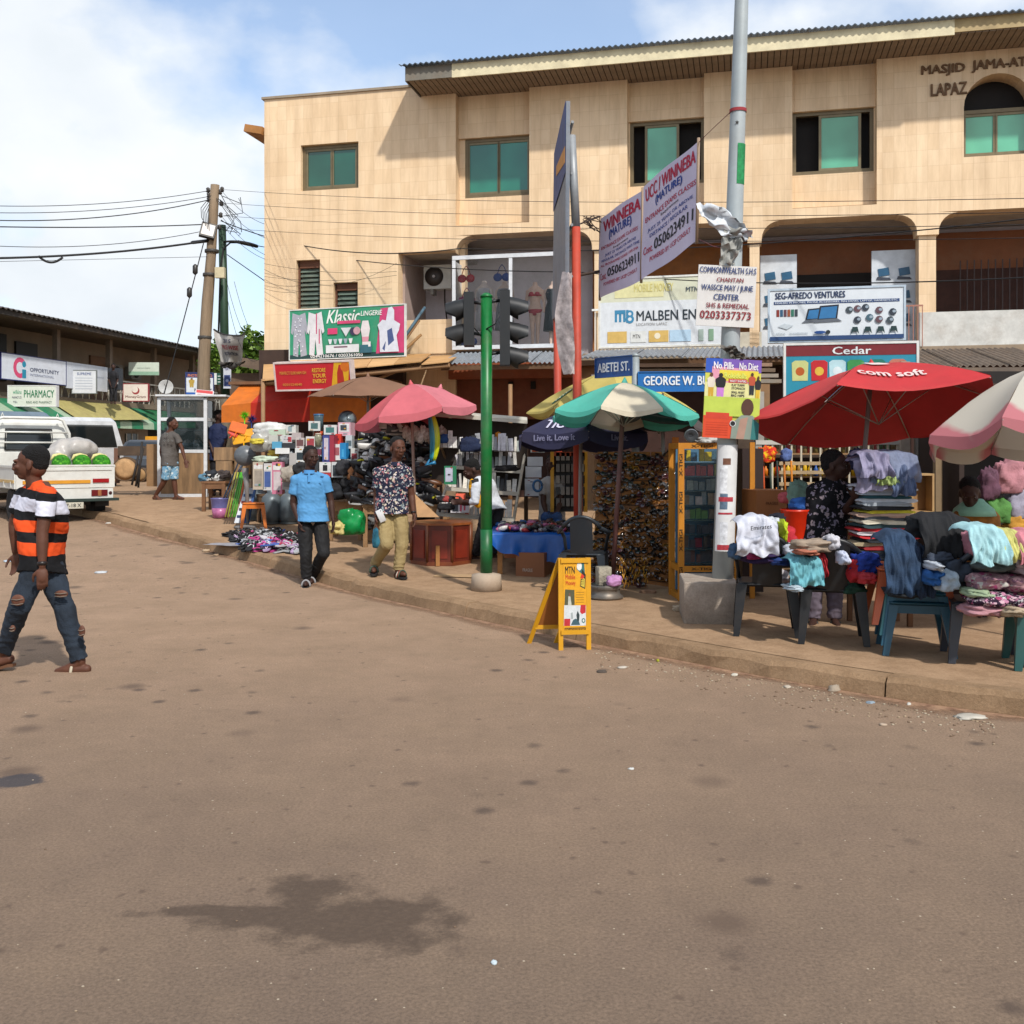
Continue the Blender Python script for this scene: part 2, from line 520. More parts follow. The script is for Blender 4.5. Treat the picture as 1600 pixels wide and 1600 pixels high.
for i, p in enumerate(KL):
 d = (KL[min(i + 1, len(KL) - 1)] - KL[max(0, i - 1)]).normalized()
 KN.append(Vector((-d.y, d.x)))              # towards the pavement
def dusty(name, c0, c1, bump=.5, spots=True):
 m = bpy.data.materials.new(name); m.use_nodes = True
 nt = m.node_tree; b = nt.nodes['Principled BSDF']; tc = N(nt, 'ShaderNodeTexCoord')
 def nz(sc, d=8, r=.7):
  n = N(nt, 'ShaderNodeTexNoise'); n.inputs['Scale'].default_value = sc; n.inputs['Detail'].default_value = d; n.inputs['Roughness'].default_value = r
  L(nt, tc.outputs['Object'], n.inputs['Vector']); return n.outputs['Fac']
 def rp(s, p0, c0, p1, c1):
  r = N(nt, 'ShaderNodeValToRGB'); e = r.color_ramp.elements; e[0].position = p0; e[0].color = c0 + (1,); e[1].position = p1; e[1].color = c1 + (1,); L(nt, s, r.inputs[0]); return r.outputs[0]
 def mul(a, c, f):
  x = N(nt, 'ShaderNodeMixRGB', blend_type='MULTIPLY'); x.inputs[0].default_value = f; L(nt, a, x.inputs[1]); L(nt, c, x.inputs[2]); return x.outputs[0]
 c = rp(nz(1.3), .3, lin(c0), .7, lin(c1))
 c = mul(c, rp(nz(60, 4, .8), .35, (.7, .69, .68), .66, (1.2, 1.2, 1.2)), .5)
 c = mul(c, rp(nz(5, 8, .8), .40, (.72, .68, .64), .56, (1.05, 1.05, 1.05)), .6 if spots else .3)
 L(nt, c, b.inputs['Base Color']); b.inputs['Roughness'].default_value = .9; b.inputs['Specular IOR Level'].default_value = .2
 bu = N(nt, 'ShaderNodeBump'); bu.inputs['Strength'].default_value = bump; bu.inputs['Distance'].default_value = .01
 L(nt, nz(40, 6, .8), bu.inputs['Height']); L(nt, bu.outputs[0], b.inputs['Normal'])
 return m
PAV = dusty('pavement_surface', '#8f755b', '#a28568')
KERB = dusty('kerb_surface', '#80684f', '#9c8063', .9)
mb = MB()
ts = [.15, .6, 1.1, 1.7, 2.4, 3.2, 4.2, 5.5, 7, 9, 11, 14, 18, 24]
vs = []
for p, n in zip(KL, KN):
 nn = (n * .5 + Vector((.42, .62))).normalized()
 for t in ts:
  q = p + n * .15 + nn * (t - .15)
  vs.append((q.x, q.y, g(q.y) + KH - .002))
nx = len(ts)
mb.add(vs, [[j * nx + i, (j + 1) * nx + i, (j + 1) * nx + i + 1, j * nx + i + 1] for j in range(len(KL) - 1) for i in range(nx - 1)][::1], 0, True)
pave = mb.put('pavement', PAV, kind='structure')
kroot = link(None, 'kerb', kind='structure')
i = 0
while i < len(KL) - 2:
 n = 10 + (i * 7) % 9
 j = min(i + n, len(KL) - 1)
 rings = []
 h = KH + random.uniform(-.006, .008)
 idx = list(range(i, j + 1))
 for k in idx:
  p = KL[k].copy()
  if k == i: p += (KL[k + 1] - KL[k]).normalized() * .007
  if k == j: p -= (KL[k] - KL[k - 1]).normalized() * .007
  jit = noise.noise((p.x * 3, p.y * 3, 0)) * .03 + noise.noise((p.x * 11, p.y * 11, 0)) * .022
  q = p + KN[k] * (jit)
  a = p + KN[k] * .16
  b0 = p - KN[k] * .02
  z = g(p.y)
  rings.append([(b0.x, b0.y, z - .05), (b0.x, b0.y, z + .01), (q.x, q.y, z + h - .035 + jit * .6), (q.x + KN[k].x * .03, q.y + KN[k].y * .03, z + h + jit * .35), (a.x, a.y, z + h), (a.x, a.y, z - .05)])
 MB().loft(rings, 0, False).put('kerb_block', KERB, kroot)
 i = j
me_ = MB(); vs = []; al = []
for i, (p, n) in enumerate(zip(KL, KN)):
 wd_ = .28 + .22 * noise.noise((p.x * .9, p.y * .9, 5)) + .10 * noise.noise((p.x * 4, p.y * 4, 5))
 for j in range(5):
  q = p - n * (wd_ * j / 4 - .01); vs.append((q.x, q.y, g(q.y) + .005 - .0002 * j)); al.append(1 - j / 4)
me_.add(vs, [[i * 5 + j, i * 5 + j + 1, i * 5 + j + 6, i * 5 + j + 5] for i in range(len(KL) - 1) for j in range(4)])
sm_ = bpy.data.materials.new('sand'); sm_.use_nodes = True; nt = sm_.node_tree; b = nt.nodes['Principled BSDF']
at = N(nt, 'ShaderNodeAttribute', attribute_name='fade'); nn = N(nt, 'ShaderNodeTexNoise'); nn.inputs['Scale'].default_value = 9; nn.inputs['Detail'].default_value = 8; nn.inputs['Roughness'].default_value = .75
tc = N(nt, 'ShaderNodeTexCoord'); L(nt, tc.outputs['Object'], nn.inputs['Vector'])
ad = N(nt, 'ShaderNodeMath', operation='MULTIPLY_ADD'); L(nt, at.outputs['Fac'], ad.inputs[0]); ad.inputs[1].default_value = 1.1; L(nt, nn.outputs['Fac'], ad.inputs[2])
mr = N(nt, 'ShaderNodeMapRange'); mr.inputs[1].default_value = .72; mr.inputs[2].default_value = 1.35; L(nt, ad.outputs[0], mr.inputs[0])
cr = N(nt, 'ShaderNodeValToRGB'); cr.color_ramp.elements[0].position = .35; cr.color_ramp.elements[0].color = lin('#6a4a36') + (1,); cr.color_ramp.elements[1].position = .65; cr.color_ramp.elements[1].color = lin('#94755a') + (1,); L(nt, nn.outputs['Fac'], cr.inputs[0]); L(nt, cr.outputs[0], b.inputs['Base Color']); b.inputs['Roughness'].default_value = .95
L(nt, mr.outputs[0], b.inputs['Alpha'])
so_ = me_.put('sand', sm_, kind='stuff', label='reddish sand drifted against the foot of the kerb', cat='sand')
fa = so_.data.attributes.new('fade', 'FLOAT', 'POINT'); fa.data.foreach_set('value', al)
TA = .23; ANG = -math.atan(TA); CA = math.cos(ANG)
BZ = .40
def FYd(px, dep=0): return (21 + dep / CA) / (1 + TA * (px - 800) / 1600)      # world Y of the facade plane pushed back by dep
def FU(px, dep=0):
 Y = FYd(px, dep); X = PX(px, Y)
 dx, dy = X, Y - 21
 return dx * math.cos(ANG) + dy * math.sin(ANG)
def FZ(px, py, dep=0): return PZ(py, FYd(px, dep)) - BZ
bld = thing('building', 'three storey beige tiled building with green windows, arches and overhanging roof', 'building', (0, 21, BZ), ANG)
def wall_mat():
 m = bpy.data.materials.new('beige_wall_tile'); m.use_nodes = True
 nt = m.node_tree; b = nt.nodes['Principled BSDF']; tc = N(nt, 'ShaderNodeTexCoord')
 mp = N(nt, 'ShaderNodeMapping'); mp.inputs['Rotation'].default_value = (R(90), 0, 0)
 L(nt, tc.outputs['Object'], mp.inputs[0])
 br = N(nt, 'ShaderNodeTexBrick'); br.offset = 0; br.inputs['Scale'].default_value = 1
 br.inputs['Brick Width'].default_value = .2; br.inputs['Row Height'].default_value = .3; br.inputs['Mortar Size'].default_value = .004
 br.inputs['Color1'].default_value = lin('#d6bc9a') + (1,); br.inputs['Color2'].default_value = lin('#dcc4a4') + (1,); br.inputs['Mortar'].default_value = lin('#ccb292') + (1,)
 L(nt, mp.outputs[0], br.inputs['Vector'])
 m2 = N(nt, 'ShaderNodeMapping'); m2.inputs['Scale'].default_value = (1.6, 1.6, .22); L(nt, tc.outputs['Object'], m2.inputs[0])
 n = N(nt, 'ShaderNodeTexNoise'); n.inputs['Scale'].default_value = 2.2; n.inputs['Detail'].default_value = 9; n.inputs['Roughness'].default_value = .7; L(nt, m2.outputs[0], n.inputs['Vector'])
 r = N(nt, 'ShaderNodeValToRGB'); r.color_ramp.elements[0].position = .35; r.color_ramp.elements[0].color = (.78, .73, .66, 1); r.color_ramp.elements[1].position = .58; r.color_ramp.elements[1].color = (1.04, 1.03, 1.0, 1)
 L(nt, n.outputs['Fac'], r.inputs[0])
 x = N(nt, 'ShaderNodeMixRGB', blend_type='MULTIPLY'); x.inputs[0].default_value = .75; L(nt, br.outputs['Color'], x.inputs[1]); L(nt, r.outputs[0], x.inputs[2])
 n2 = N(nt, 'ShaderNodeTexNoise'); n2.inputs['Scale'].default_value = .7; n2.inputs['Detail'].default_value = 3; L(nt, tc.outputs['Object'], n2.inputs['Vector'])
 r2 = N(nt, 'ShaderNodeValToRGB'); r2.color_ramp.elements[0].position = .35; r2.color_ramp.elements[0].color = (.93, .90, .86, 1); r2.color_ramp.elements[1].position = .65; r2.color_ramp.elements[1].color = (1.05, 1.04, 1.02, 1); L(nt, n2.outputs['Fac'], r2.inputs[0])
 y = N(nt, 'ShaderNodeMixRGB', blend_type='MULTIPLY'); y.inputs[0].default_value = 1; L(nt, x.outputs[0], y.inputs[1]); L(nt, r2.outputs[0], y.inputs[2])
 L(nt, y.outputs[0], b.inputs['Base Color']); b.inputs['Roughness'].default_value = .5
 bu = N(nt, 'ShaderNodeBump'); bu.inputs['Strength'].default_value = .3; bu.inputs['Distance'].default_value = .01; L(nt, br.outputs['Fac'], bu.inputs['Height']); bu.invert = True; L(nt, bu.outputs[0], b.inputs['Normal'])
 return m
WALL = wall_mat()
PINK = M('#9c8a82', var=.12, sc=2, dirt=.35)        # plaster inside the balcony
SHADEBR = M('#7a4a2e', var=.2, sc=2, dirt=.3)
DARK = M('#15100e', var=.3)
ALU = M('#6d6048', .45, .3)
WHITEP = M('#cfcfc8', .5, dirt=.2)
def glass_green(col, ro=.12):
 key = ('gg', col)
 if key in MC: return MC[key]
 m = bpy.data.materials.new('green_glass'); m.use_nodes = True
 nt = m.node_tree; b = nt.nodes['Principled BSDF']
 tc = N(nt, 'ShaderNodeTexCoord'); n = N(nt, 'ShaderNodeTexNoise'); n.inputs['Scale'].default_value = 1.1; n.inputs['Detail'].default_value = 2; L(nt, tc.outputs['Object'], n.inputs['Vector'])
 r = N(nt, 'ShaderNodeValToRGB'); c = lin(col); r.color_ramp.elements[0].position = .35; r.color_ramp.elements[0].color = tuple(x * .75 for x in c) + (1,); r.color_ramp.elements[1].position = .7; r.color_ramp.elements[1].color = tuple(x * 1.15 for x in c) + (1,); L(nt, n.outputs['Fac'], r.inputs[0])
 L(nt, r.outputs[0], b.inputs['Base Color']); b.inputs['Roughness'].default_value = ro; b.inputs['Specular IOR Level'].default_value = .9
 MC[key] = m; return m
UL, UR = FU(413), FU(1600) + 7
ZP = 9.26 - BZ          # parapet / eave height in local z
zt = 9.08 - BZ
def wall_strips(x0, x1, z0, z1, holes, y0, y1, mat, name='wall'):
 xs = sorted({x0, x1, *[h[0] for h in holes], *[h[1] for h in holes]})
 mb = MB()
 for a, b in zip(xs, xs[1:]):
  cuts = sorted([(h[2], h[3]) for h in holes if h[0] <= a + 1e-6 and h[1] >= b - 1e-6])
  z = z0
  for c, d in cuts:
   if c > z + 1e-6: mb.bx(a, b, y0, y1, z, c)
   z = d
  if z < z1 - 1e-6: mb.bx(a, b, y0, y1, z, z1)
 return mb.put(name, mat, bld)
w1 = (FU(470), FU(560), FZ(515, 296), FZ(515, 224))
lv1 = (FU(463), FU(500), FZ(480, 482), FZ(480, 406))
lv2 = (FU(521), FU(559), FZ(540, 490), FZ(540, 441))
rec = (FU(622), FU(712), FZ(660, 553), FZ(660, 393))
XL = FU(712)
wall_strips(UL, XL, -.6, ZP + .02, [w1, lv1, lv2, rec], 0, .3, WALL)
MB().bx(UL, UL + .3, .3, 9.7, -.6, ZP).put('wall', WALL, bld)
MB().bx(UL - .05, XL, -.04, .34, ZP + .02, ZP + .07).put('coping', M('#8f8270', dirt=.5), bld)
def window(x0, x1, z0, z1, y, panes, parent=None, fr=ALU, sill=True, fw=.07):
 fm = MB()
 fm.bx(x0, x1, y, y + .09, z1 - fw, z1).bx(x0, x1, y, y + .09, z0, z0 + fw)
 fm.bx(x0, x0 + fw, y, y + .09, z0 + fw, z1 - fw).bx(x1 - fw, x1, y, y + .09, z0 + fw, z1 - fw)
 W_ = x1 - x0
 fo = fm.put('window', fr, parent or bld)
 for a, b, c in panes:
  if c:
   sm = MB(); xa = x0 + a * W_; xb = x0 + b * W_
   q = .05
   sm.bx(xa, xb, y + .02, y + .07, z1 - fw - q, z1 - fw).bx(xa, xb, y + .02, y + .07, z0 + fw, z0 + fw + q)
   sm.bx(xa, xa + q, y + .02, y + .07, z0 + fw + q, z1 - fw - q).bx(xb - q, xb, y + .02, y + .07, z0 + fw + q, z1 - fw - q)
   sm.put('window_sash', M('#75694f', .4, .3), fo)
   MB().bx(xa + q, xb - q, y + .04, y + .048, z0 + fw + q, z1 - fw - q).put('pane', c, fo)
 MB().bx(x0 + .02, x1 - .02, y + .28, y + .3, z0, z1).put('dark_interior', DARK, fo)
 return fo
G1, G2, G3 = glass_green('#16503f'), glass_green('#1f7058'), glass_green('#5aa888')
window(*w1, .10, [(.05, .52, G1), (.5, .95, G1)])
def louvre(x0, x1, z0, z1, n):
 fm = MB(); fm.bx(x0, x0 + .04, .1, .2, z0, z1).bx(x1 - .04, x1, .1, .2, z0, z1).bx(x0, x1, .1, .2, z1 - .16, z1)
 fo = fm.put('window', M('#5e3b29', dirt=.2), bld)
 MB().bx(x0 + .04, x1 - .04, .25, .28, z0, z1 - .16).put('dark_interior', DARK, fo)
 for i in range(n):
  z = z0 + (z1 - .16 - z0) * (i + .5) / n
  MB().box(((x0 + x1) / 2, .15, z), (x1 - x0 - .09, .012, (z1 - z0 - .16) / n * 1.05), rx=R(-35)).put('louvre_slat', M('#5d6a60', .35, var=.3, dirt=.3), fo)
louvre(*lv1, 9); louvre(*lv2, 5)
MB().box((UL - .22, 1.2, FZ(405, 203)), (.42, 2.6, .16), rz=0, ry=R(12)).put('eave_board', M('#9a6a38', dirt=.3), bld)
zA = FZ(1300, 346) ; zlow = 6.33 - BZ
zbay0 = 6.40 - BZ
piers = [(FU(827), FU(980)), (FU(1100), FU(1238)), (FU(1370), UR)]
bays = [(XL, FU(827), FU(721), FU(826), FZ(773, 302), FZ(773, 208)), (FU(980), FU(1100), FU(982), FU(1100), FZ(1041, 283), FZ(1041, 181)), (FU(1238), FU(1370), FU(1239), FU(1368), FZ(1303, 265), FZ(1303, 165))]
aw = (FU(1506), FU(1600) + .15, FZ(1550, 243), FZ(1550, 165))
for i, (a, b) in enumerate(piers):
 if i < 2:
  MB().bx(a, b, 0, .5, zlow, zt).put('wall', WALL, bld)
 else:
  cx, rr = (aw[0] + aw[1]) / 2, (aw[1] - aw[0]) / 2
  z0, z1 = aw[2], aw[3]
  ry = FZ(1550, 115) - z1
  MB().bx(a, aw[0], 0, .5, zlow, zt).bx(aw[1], b, 0, .5, zlow, zt).bx(aw[0], aw[1], 0, .5, zlow, z0).put('wall', WALL, bld)
  pts = [(aw[0], z1)] + [(cx - rr * math.cos(t), z1 + ry * math.sin(t)) for t in [math.pi * k / 14 for k in range(15)]][1:-1] + [(aw[1], z1), (aw[1], zt), (aw[0], zt)]
  MB().prism(pts, 0, .5).put('wall', WALL, bld)
  fo = window(aw[0], aw[1], z0, z1, .2, [(.02, .51, G3), (.49, .98, G3)])
  MB().bx(aw[0], aw[1], .45, .5, z1, zt).put('dark_interior', DARK, fo)
for i, (a, b, x0, x1, z0, z1) in enumerate(bays):
 x0 = max(x0, a + .0); x1 = min(x1, b)
 mb = MB()
 mb.bx(a, b, .28, .5, zbay0, z0).bx(a, b, .22, .5, z1, zt)
 if x0 > a + .01: mb.bx(a, x0, .28, .5, z0, z1)
 if x1 < b - .01: mb.bx(x1, b, .28, .5, z0, z1)
 mb.put('wall', WALL, bld)
 p = [[(.03, .52, G2), (.49, .97, G2)], [(.20, .66, G3)], [(.33, .85, G3)]][i]
 window(x0, x1, z0, z1, .30, p)
zb = zlow; band = MB()
arches = [(FU(712), FU(925)), (FU(958), FU(1168)), (FU(1190), FU(1433)), (FU(1467), UR)]
ztop = 6.05 - BZ; zfl = 3.62 - BZ; rc = .34
MB().bx(XL, UR, 0, .5, ztop + .08, zb).put('wall', WALL, bld)
for i, (a, b) in enumerate(arches):
 def arc(cx, cz, t0, t1): return [(cx + rc * math.cos(R(t0 + (t1 - t0) * k / 6)), cz + rc * math.sin(R(t0 + (t1 - t0) * k / 6))) for k in range(7)]
 zz = ztop + .08
 MB().prism([(a, zz)] + [(a, zz - rc - .02)] + arc(a + rc, zz - rc - .02, 180, 90) , 0.002, .48).put('arch_corner', WALL, bld)
 if i < 3:
  MB().prism([(b, zz)] + arc(b - rc, zz - rc - .02, 90, 0), 0.002, .48).put('arch_corner', WALL, bld)
for (a, b), (c, d) in zip(arches, arches[1:]):
 MB().bx(b, c, .0, .48, ztop - rc, ztop + .08).put('pier', WALL, bld)
 MB().bx(b + .04, c - .04, .06, .46, zfl, ztop - rc).put('pier', WALL, bld)
MB().bx(XL - .0, XL + .12, .3, .5, zfl, zt).put('wall', WALL, bld)
MB().bx(XL - 1.35, UR, .0, 2.0, zfl - .22, zfl).put('balcony_slab', M('#8a7a66', dirt=.5), bld)
MB().bx(FU(622) - .0, XL + .02, -.03, .2, FZ(660, 553), FZ(660, 500)).put('balcony_wall', WALL, bld)
MB().bx(FU(622) - .1, UR, 1.75, 1.9, zfl, ztop + .5).put('wall', M('#c6bec2', var=.1, sc=2, dirt=.2), bld, label='pale plaster wall inside the balcony')
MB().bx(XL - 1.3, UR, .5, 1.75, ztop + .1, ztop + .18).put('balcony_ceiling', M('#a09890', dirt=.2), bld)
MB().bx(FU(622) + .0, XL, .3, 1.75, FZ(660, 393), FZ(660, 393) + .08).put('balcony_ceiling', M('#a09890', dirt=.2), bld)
MB().bx(FU(622) + .0, FU(622) + .05, .3, 1.75, zfl, FZ(660, 393)).put('wall', PINK, bld)
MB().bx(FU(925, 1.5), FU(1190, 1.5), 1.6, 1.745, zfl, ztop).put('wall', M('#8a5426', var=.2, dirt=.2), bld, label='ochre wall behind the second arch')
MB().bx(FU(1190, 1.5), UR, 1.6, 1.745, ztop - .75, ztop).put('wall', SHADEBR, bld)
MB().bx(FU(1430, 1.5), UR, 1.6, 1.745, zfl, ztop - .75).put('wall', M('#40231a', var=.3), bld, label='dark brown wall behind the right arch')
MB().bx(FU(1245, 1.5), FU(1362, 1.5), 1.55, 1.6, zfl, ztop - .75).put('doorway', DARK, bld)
for a, b in ((1188, 1245), (1362, 1432)):
 f = MB().bx(FU(a, .55), FU(b, .55), .55, .65, zfl, ztop - .5).put('shop_window', M('#bcc2c8', .3, dirt=.1), bld)
 u0, u1 = FU(a, .55), FU(b, .55)
 for k in range(2):
  for q in range(3):
   cx = u0 + (u1 - u0) * (.27 + .46 * k); z = zfl + .55 + q * .45
   MB().box((cx, .54, z + .06), (.2, .008, .15), rx=R(0), ry=R(-8)).put('laptop_screen', M('#24506e', .3), f)
   MB().add([(cx - .12, 0.538, z - .03), (cx + .1, 0.538, z - .05), (cx + .14, 0.538, z - .1), (cx - .14, 0.538, z - .09)], [(0, 1, 2, 3)]).put('laptop_base', M('#3a3f4a', .4), f)
for k in range(16):
 x = FU(1500, 1.4) + k * .13
 MB().bx(x, x + .02, 1.42, 1.44, zfl + .7, ztop - .6).put('grille_bar', M('#3c2a26', .5), bld)
MB().bx(FU(1436), UR, .04, .2, FZ(1500, 541), FZ(1500, 486)).put('balcony_wall', M('#bdbdb8', dirt=.35), bld, label='whitewashed balcony wall with stains')
MB().bx(FU(935), FU(1190), .06, .18, zfl, FZ(1100, 520)).put('balcony_wall', M('#b9b2a0', dirt=.3), bld)
mb = MB()
for k in range(9):
 x = FU(925) + .06 + k * .07
 mb.bx(x, x + .012, -.02, 0, zfl, zfl + .85)
mb.bx(FU(925), FU(925) + .66, -.03, 0.01, zfl + .85, zfl + .89).put('balcony_railing', M('#d5d5d0', .4), bld)
mb = MB()
for k in range(5):
 mb.bx(FU(1412) + k * .08, FU(1412) + k * .08 + .015, -.03, -.012, zfl, zfl + .75)
mb.bx(FU(1412), FU(1412) + .34, -.03, -.01, zfl + .75, zfl + .78).put('balcony_railing', M('#9a6a5a', .5), bld)
RL = FU(634, -1.0)
sof = MB()
n = 0
x = RL + .02
SOF = M('#7b6b5a', var=.25, sc=3, dirt=.2)
smesh = None
while x < UR:
 if x < RL + 12.9:
  if smesh is None:
   smesh = MB().bx(0, .10, -.93, .3, 0, .02).mesh('soffit_board', SOF)
  link(smesh, 'soffit_board', bld, (x, 0, zt + random.uniform(-.003, .003)))
 else:
  sof.bx(x, x + .10, -.93, .3, zt, zt + .02)
 x += .115
if sof.v: sof.put('soffit_board', SOF, bld, kind='stuff')
MB().bx(RL, UR, -.93, .3, zt + .035, zt + .05).put('soffit_backing', M('#2b2018'), bld)
MB().bx(RL - .02, RL + .95, -.97, -.935, zt - .02, zt + .24).put('fascia_board', M('#6f6a60', dirt=.5), bld)
MB().bx(RL + .95, FU(1492, -1), -.975, -.935, zt - .03, zt + .24).put('fascia_board', M('#cfc4a2', .6, dirt=.25, sc=3), bld)
MB().bx(FU(1492, -1), UR, -.96, -.925, zt + .02, zt + .26).put('fascia_board', M('#a8946c', dirt=.4), bld)
MB().bx(RL - .03, RL, -.95, 3.5, zt - .02, zt + .27).put('fascia_board', M('#55504a', dirt=.3), bld)
cor = MB()
period = .076
def corr(mb, x0, x1, y0, z0, y1, z1, per, amp, th=.012):
 nn = int((x1 - x0) / per * 6)
 a = []; b = []
 for k in range(nn + 1):
  x = x0 + (x1 - x0) * k / nn
  d = amp * math.cos(2 * math.pi * (x - x0) / per)
  a.append((x, y0, z0 + d)); b.append((x, y1, z1 + d))
 a2 = [(p[0], p[1], p[2] - th) for p in a]
 vs = a + b + a2
 fs = [[i, i + 1, i + 1 + nn + 1, i + nn + 1] for i in range(nn)] + [[2 * (nn + 1) + i, 2 * (nn + 1) + i + 1, i + 1, i] for i in range(nn)]
 mb.add(vs, fs, 0, False)
corr(cor, RL - .12, UR, -1.08, zt + .272, 6, zt + 1.9, period * 1.5, .018, .022)
cor.put('roof_sheet', M('#3f4a54', .5, .4, dirt=.2), bld)
def raised(s, x0, x1, z0, z1, mat, y=-.03, th=.03, bold=.035):
 me = textmesh(s, bold)
 xs = [v.co.x for v in me.vertices]; ys = [v.co.y for v in me.vertices]
 a, b, c, d = min(xs), max(xs), min(ys), max(ys)
 mb = MB()
 vs = [((v.co.x - a) / (b - a) * (x1 - x0) + x0, (v.co.y - c) / (d - c) * (z1 - z0) + z0, y - v.co.z) for v in me.vertices]
 nn = len(vs)
 fs = [list(p.vertices) for p in me.polygons]
 mb.add([(p[0], p[2], p[1]) for p in vs], fs)
 cnt = {}
 for f in fs:
  for i in range(len(f)):
   e = (f[i], f[(i + 1) % len(f)]); cnt[tuple(sorted(e))] = cnt.get(tuple(sorted(e)), 0) + 1
 k = [(p[0], y + th, p[1]) for p in vs]
 mb.add([(p[0], p[2], p[1]) for p in vs] + k, [[e[0], e[1], e[1] + nn, e[0] + nn] for e, q in cnt.items() if q == 1])
 return mb.put('lettering', mat, bld)
LET = M('#6b5038', var=.35, sc=12)
raised('MASJID', FU(1439), FU(1508), FZ(1470, 119), FZ(1470, 101), LET)
raised('JAMA-AT', FU(1518), FU(1604), FZ(1560, 111), FZ(1560, 92), LET)
raised('LAPAZ', FU(1454), FU(1511), FZ(1480, 149), FZ(1480, 130), LET)
MB().bx(UL + .3, UR, 9.4, 9.7, -.6, ZP).bx(UR - .3, UR, .5, 9.4, -.6, zt).put('wall', WALL, bld)
MB().bx(UL + .3, FU(640), .3, 9.4, ZP - .3, ZP - .15).put('roof_slab', M('#7c756c'), bld)
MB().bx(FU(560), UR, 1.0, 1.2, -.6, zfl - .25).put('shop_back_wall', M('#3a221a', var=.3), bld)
MB().bx(FU(700, -.2), FU(905, -.2), -.18, .05, FZ(780, 592), FZ(780, 568)).put('shop_fascia', M('#8d4a2b', dirt=.3), bld)
MB().bx(FU(640), FU(905), .1, .25, FZ(780, 655), FZ(780, 590)).put('shop_lintel', M('#6e3a26', var=.25, dirt=.2), bld)
for px in (793, 828):
 MB().bx(FU(px), FU(px) + .1, .06, .1, FZ(800, 608), FZ(800, 596)).put('vent_hole', DARK, bld)
for px in (640, 700, 905, 1180, 1440):
 MB().bx(FU(px), FU(px) + .28, .2, .6, -.6, zfl - .24).put('ground_floor_pier', M('#8a6a4a', dirt=.4), bld)
def XLB(Y): return -19.5 + .177 * (Y - 39)
LA = math.atan2(1, .177)
lb = thing('building', 'long dark two storey shop building with metal roof across the side street', 'building', (XLB(28), 28, .6), LA)
def lu(px):                                   # local u of the facade point seen at px
 k = (px - 800) / 1600
 Y = (-19.5 - .177 * 39) / (k - .177)
 return (Y - 28) / math.sin(LA)
def lY(px): return 28 + lu(px) * math.sin(LA)
def lz(px, py): return PZ(py, lY(px)) - .6
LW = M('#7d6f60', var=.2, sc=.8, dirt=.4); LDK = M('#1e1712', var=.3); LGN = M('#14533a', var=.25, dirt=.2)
LEND = 58
o = lb
MB().bx(0, LEND, 1.6, 1.8, 3.3, 6.3).put('wall', LW, lb, label='pale plaster wall behind the upper balcony')
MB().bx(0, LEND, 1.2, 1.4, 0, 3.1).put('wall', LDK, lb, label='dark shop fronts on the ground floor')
MB().bx(0, LEND, -.05, 1.8, 3.08, 3.32).put('balcony_slab', M('#6f6252', dirt=.5), lb)
rf = MB(); corr(rf, 0, LEND, -1.3, 6.28, 4, 7.0, .3, .03, .03); rf.put('roof_sheet', M('#4a4642', .6, .3, dirt=.4), lb)
MB().bx(0, LEND, -1.2, -1.12, 6.05, 6.24).put('fascia_board', M('#2b2520', dirt=.3), lb)
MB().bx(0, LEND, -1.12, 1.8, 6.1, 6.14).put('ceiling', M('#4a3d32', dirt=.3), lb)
for k in range(14):
 u = 3 + k * 3.9
 MB().bx(u, u + .22, -.02, .2, 3.32, 6.1).put('column', M('#6d5f52', dirt=.3), lb)
 MB().bx(u, u + .3, .9, 1.2, 0, 3.08).put('shop_pier', M('#43362c' if k % 2 else '#17503a', dirt=.3), lb)
for u0, u1, z0, z1, c in ((9.6, 13.6, 3.9, 5.8, '#10100f'), (14.2, 15.6, 3.4, 5.6, '#1b1512'), (19.5, 20.8, 3.4, 5.5, '#6b4b33'), (29, 32, 4.1, 5.6, '#3b2a24'), (36, 38, 4, 5.6, '#231d1a')):
 f = MB().bx(u0, u1, 1.5, 1.6, z0, z1).put('window', M(c, .5), lb)
for k in range(6):
 MB().bx(10.6 + k * .28, 10.68 + k * .28, 1.42, 1.48, 4.3, 5.5).put('window_bar', M('#8b8f92', .5), lb)
mb = MB()
for k in range(70):
 u = 15 + k * .5
 mb.bx(u, u + .04, -.02, .02, 3.32, 4.25)
 mb.tube([(u + .04, 0, 3.4), (u + .27, 0, 4.15), (u + .5, 0, 3.4)], .016, 4)
mb.bx(15, 50, -.03, .03, 4.25, 4.31).bx(15, 50, -.02, .02, 3.75, 3.79).put('balustrade', M('#b8b4aa', .6, dirt=.3), lb)
for k in range(18):
 a = 4 + k * .95
 MB().add([(a, -1.3, 2.35), (a + .95, -1.3, 2.35), (a + .95, 0, 3.1), (a, 0, 3.1), (a, -1.32, 2.05), (a + .95, -1.32, 2.05)], [(0, 1, 2, 3), (4, 5, 1, 0)]).put('awning_panel', M('#1f6f4c' if k % 2 else '#8fa58c', .7, dirt=.3), lb)
MB().add([(14, -1.5, 2.3), (19.5, -1.45, 2.5), (19.5, 0, 3.25), (14, 0, 3.2)], [(0, 1, 2, 3)]).put('awning_sheet', M('#9a9058', .8, dirt=.4), lb)
MB().add([(20.5, -1.2, 2.5), (31, -1.2, 2.7), (31, 0, 3.1), (20.5, 0, 3.05), (20.5, -1.22, 2.15), (31, -1.22, 2.35)], [(0, 1, 2, 3), (4, 5, 1, 0)]).put('awning_sheet', M('#0f5a34', .7, dirt=.2), lb)
f = MB().bx(20, 23.4, .85, .95, 0, 2.3).put('shop_front', M('#8d8074', dirt=.3), lb)
MB().bx(21.3, 22.4, .8, .85, .1, 1.9).put('shop_door', M('#3c4a50', .2), f)
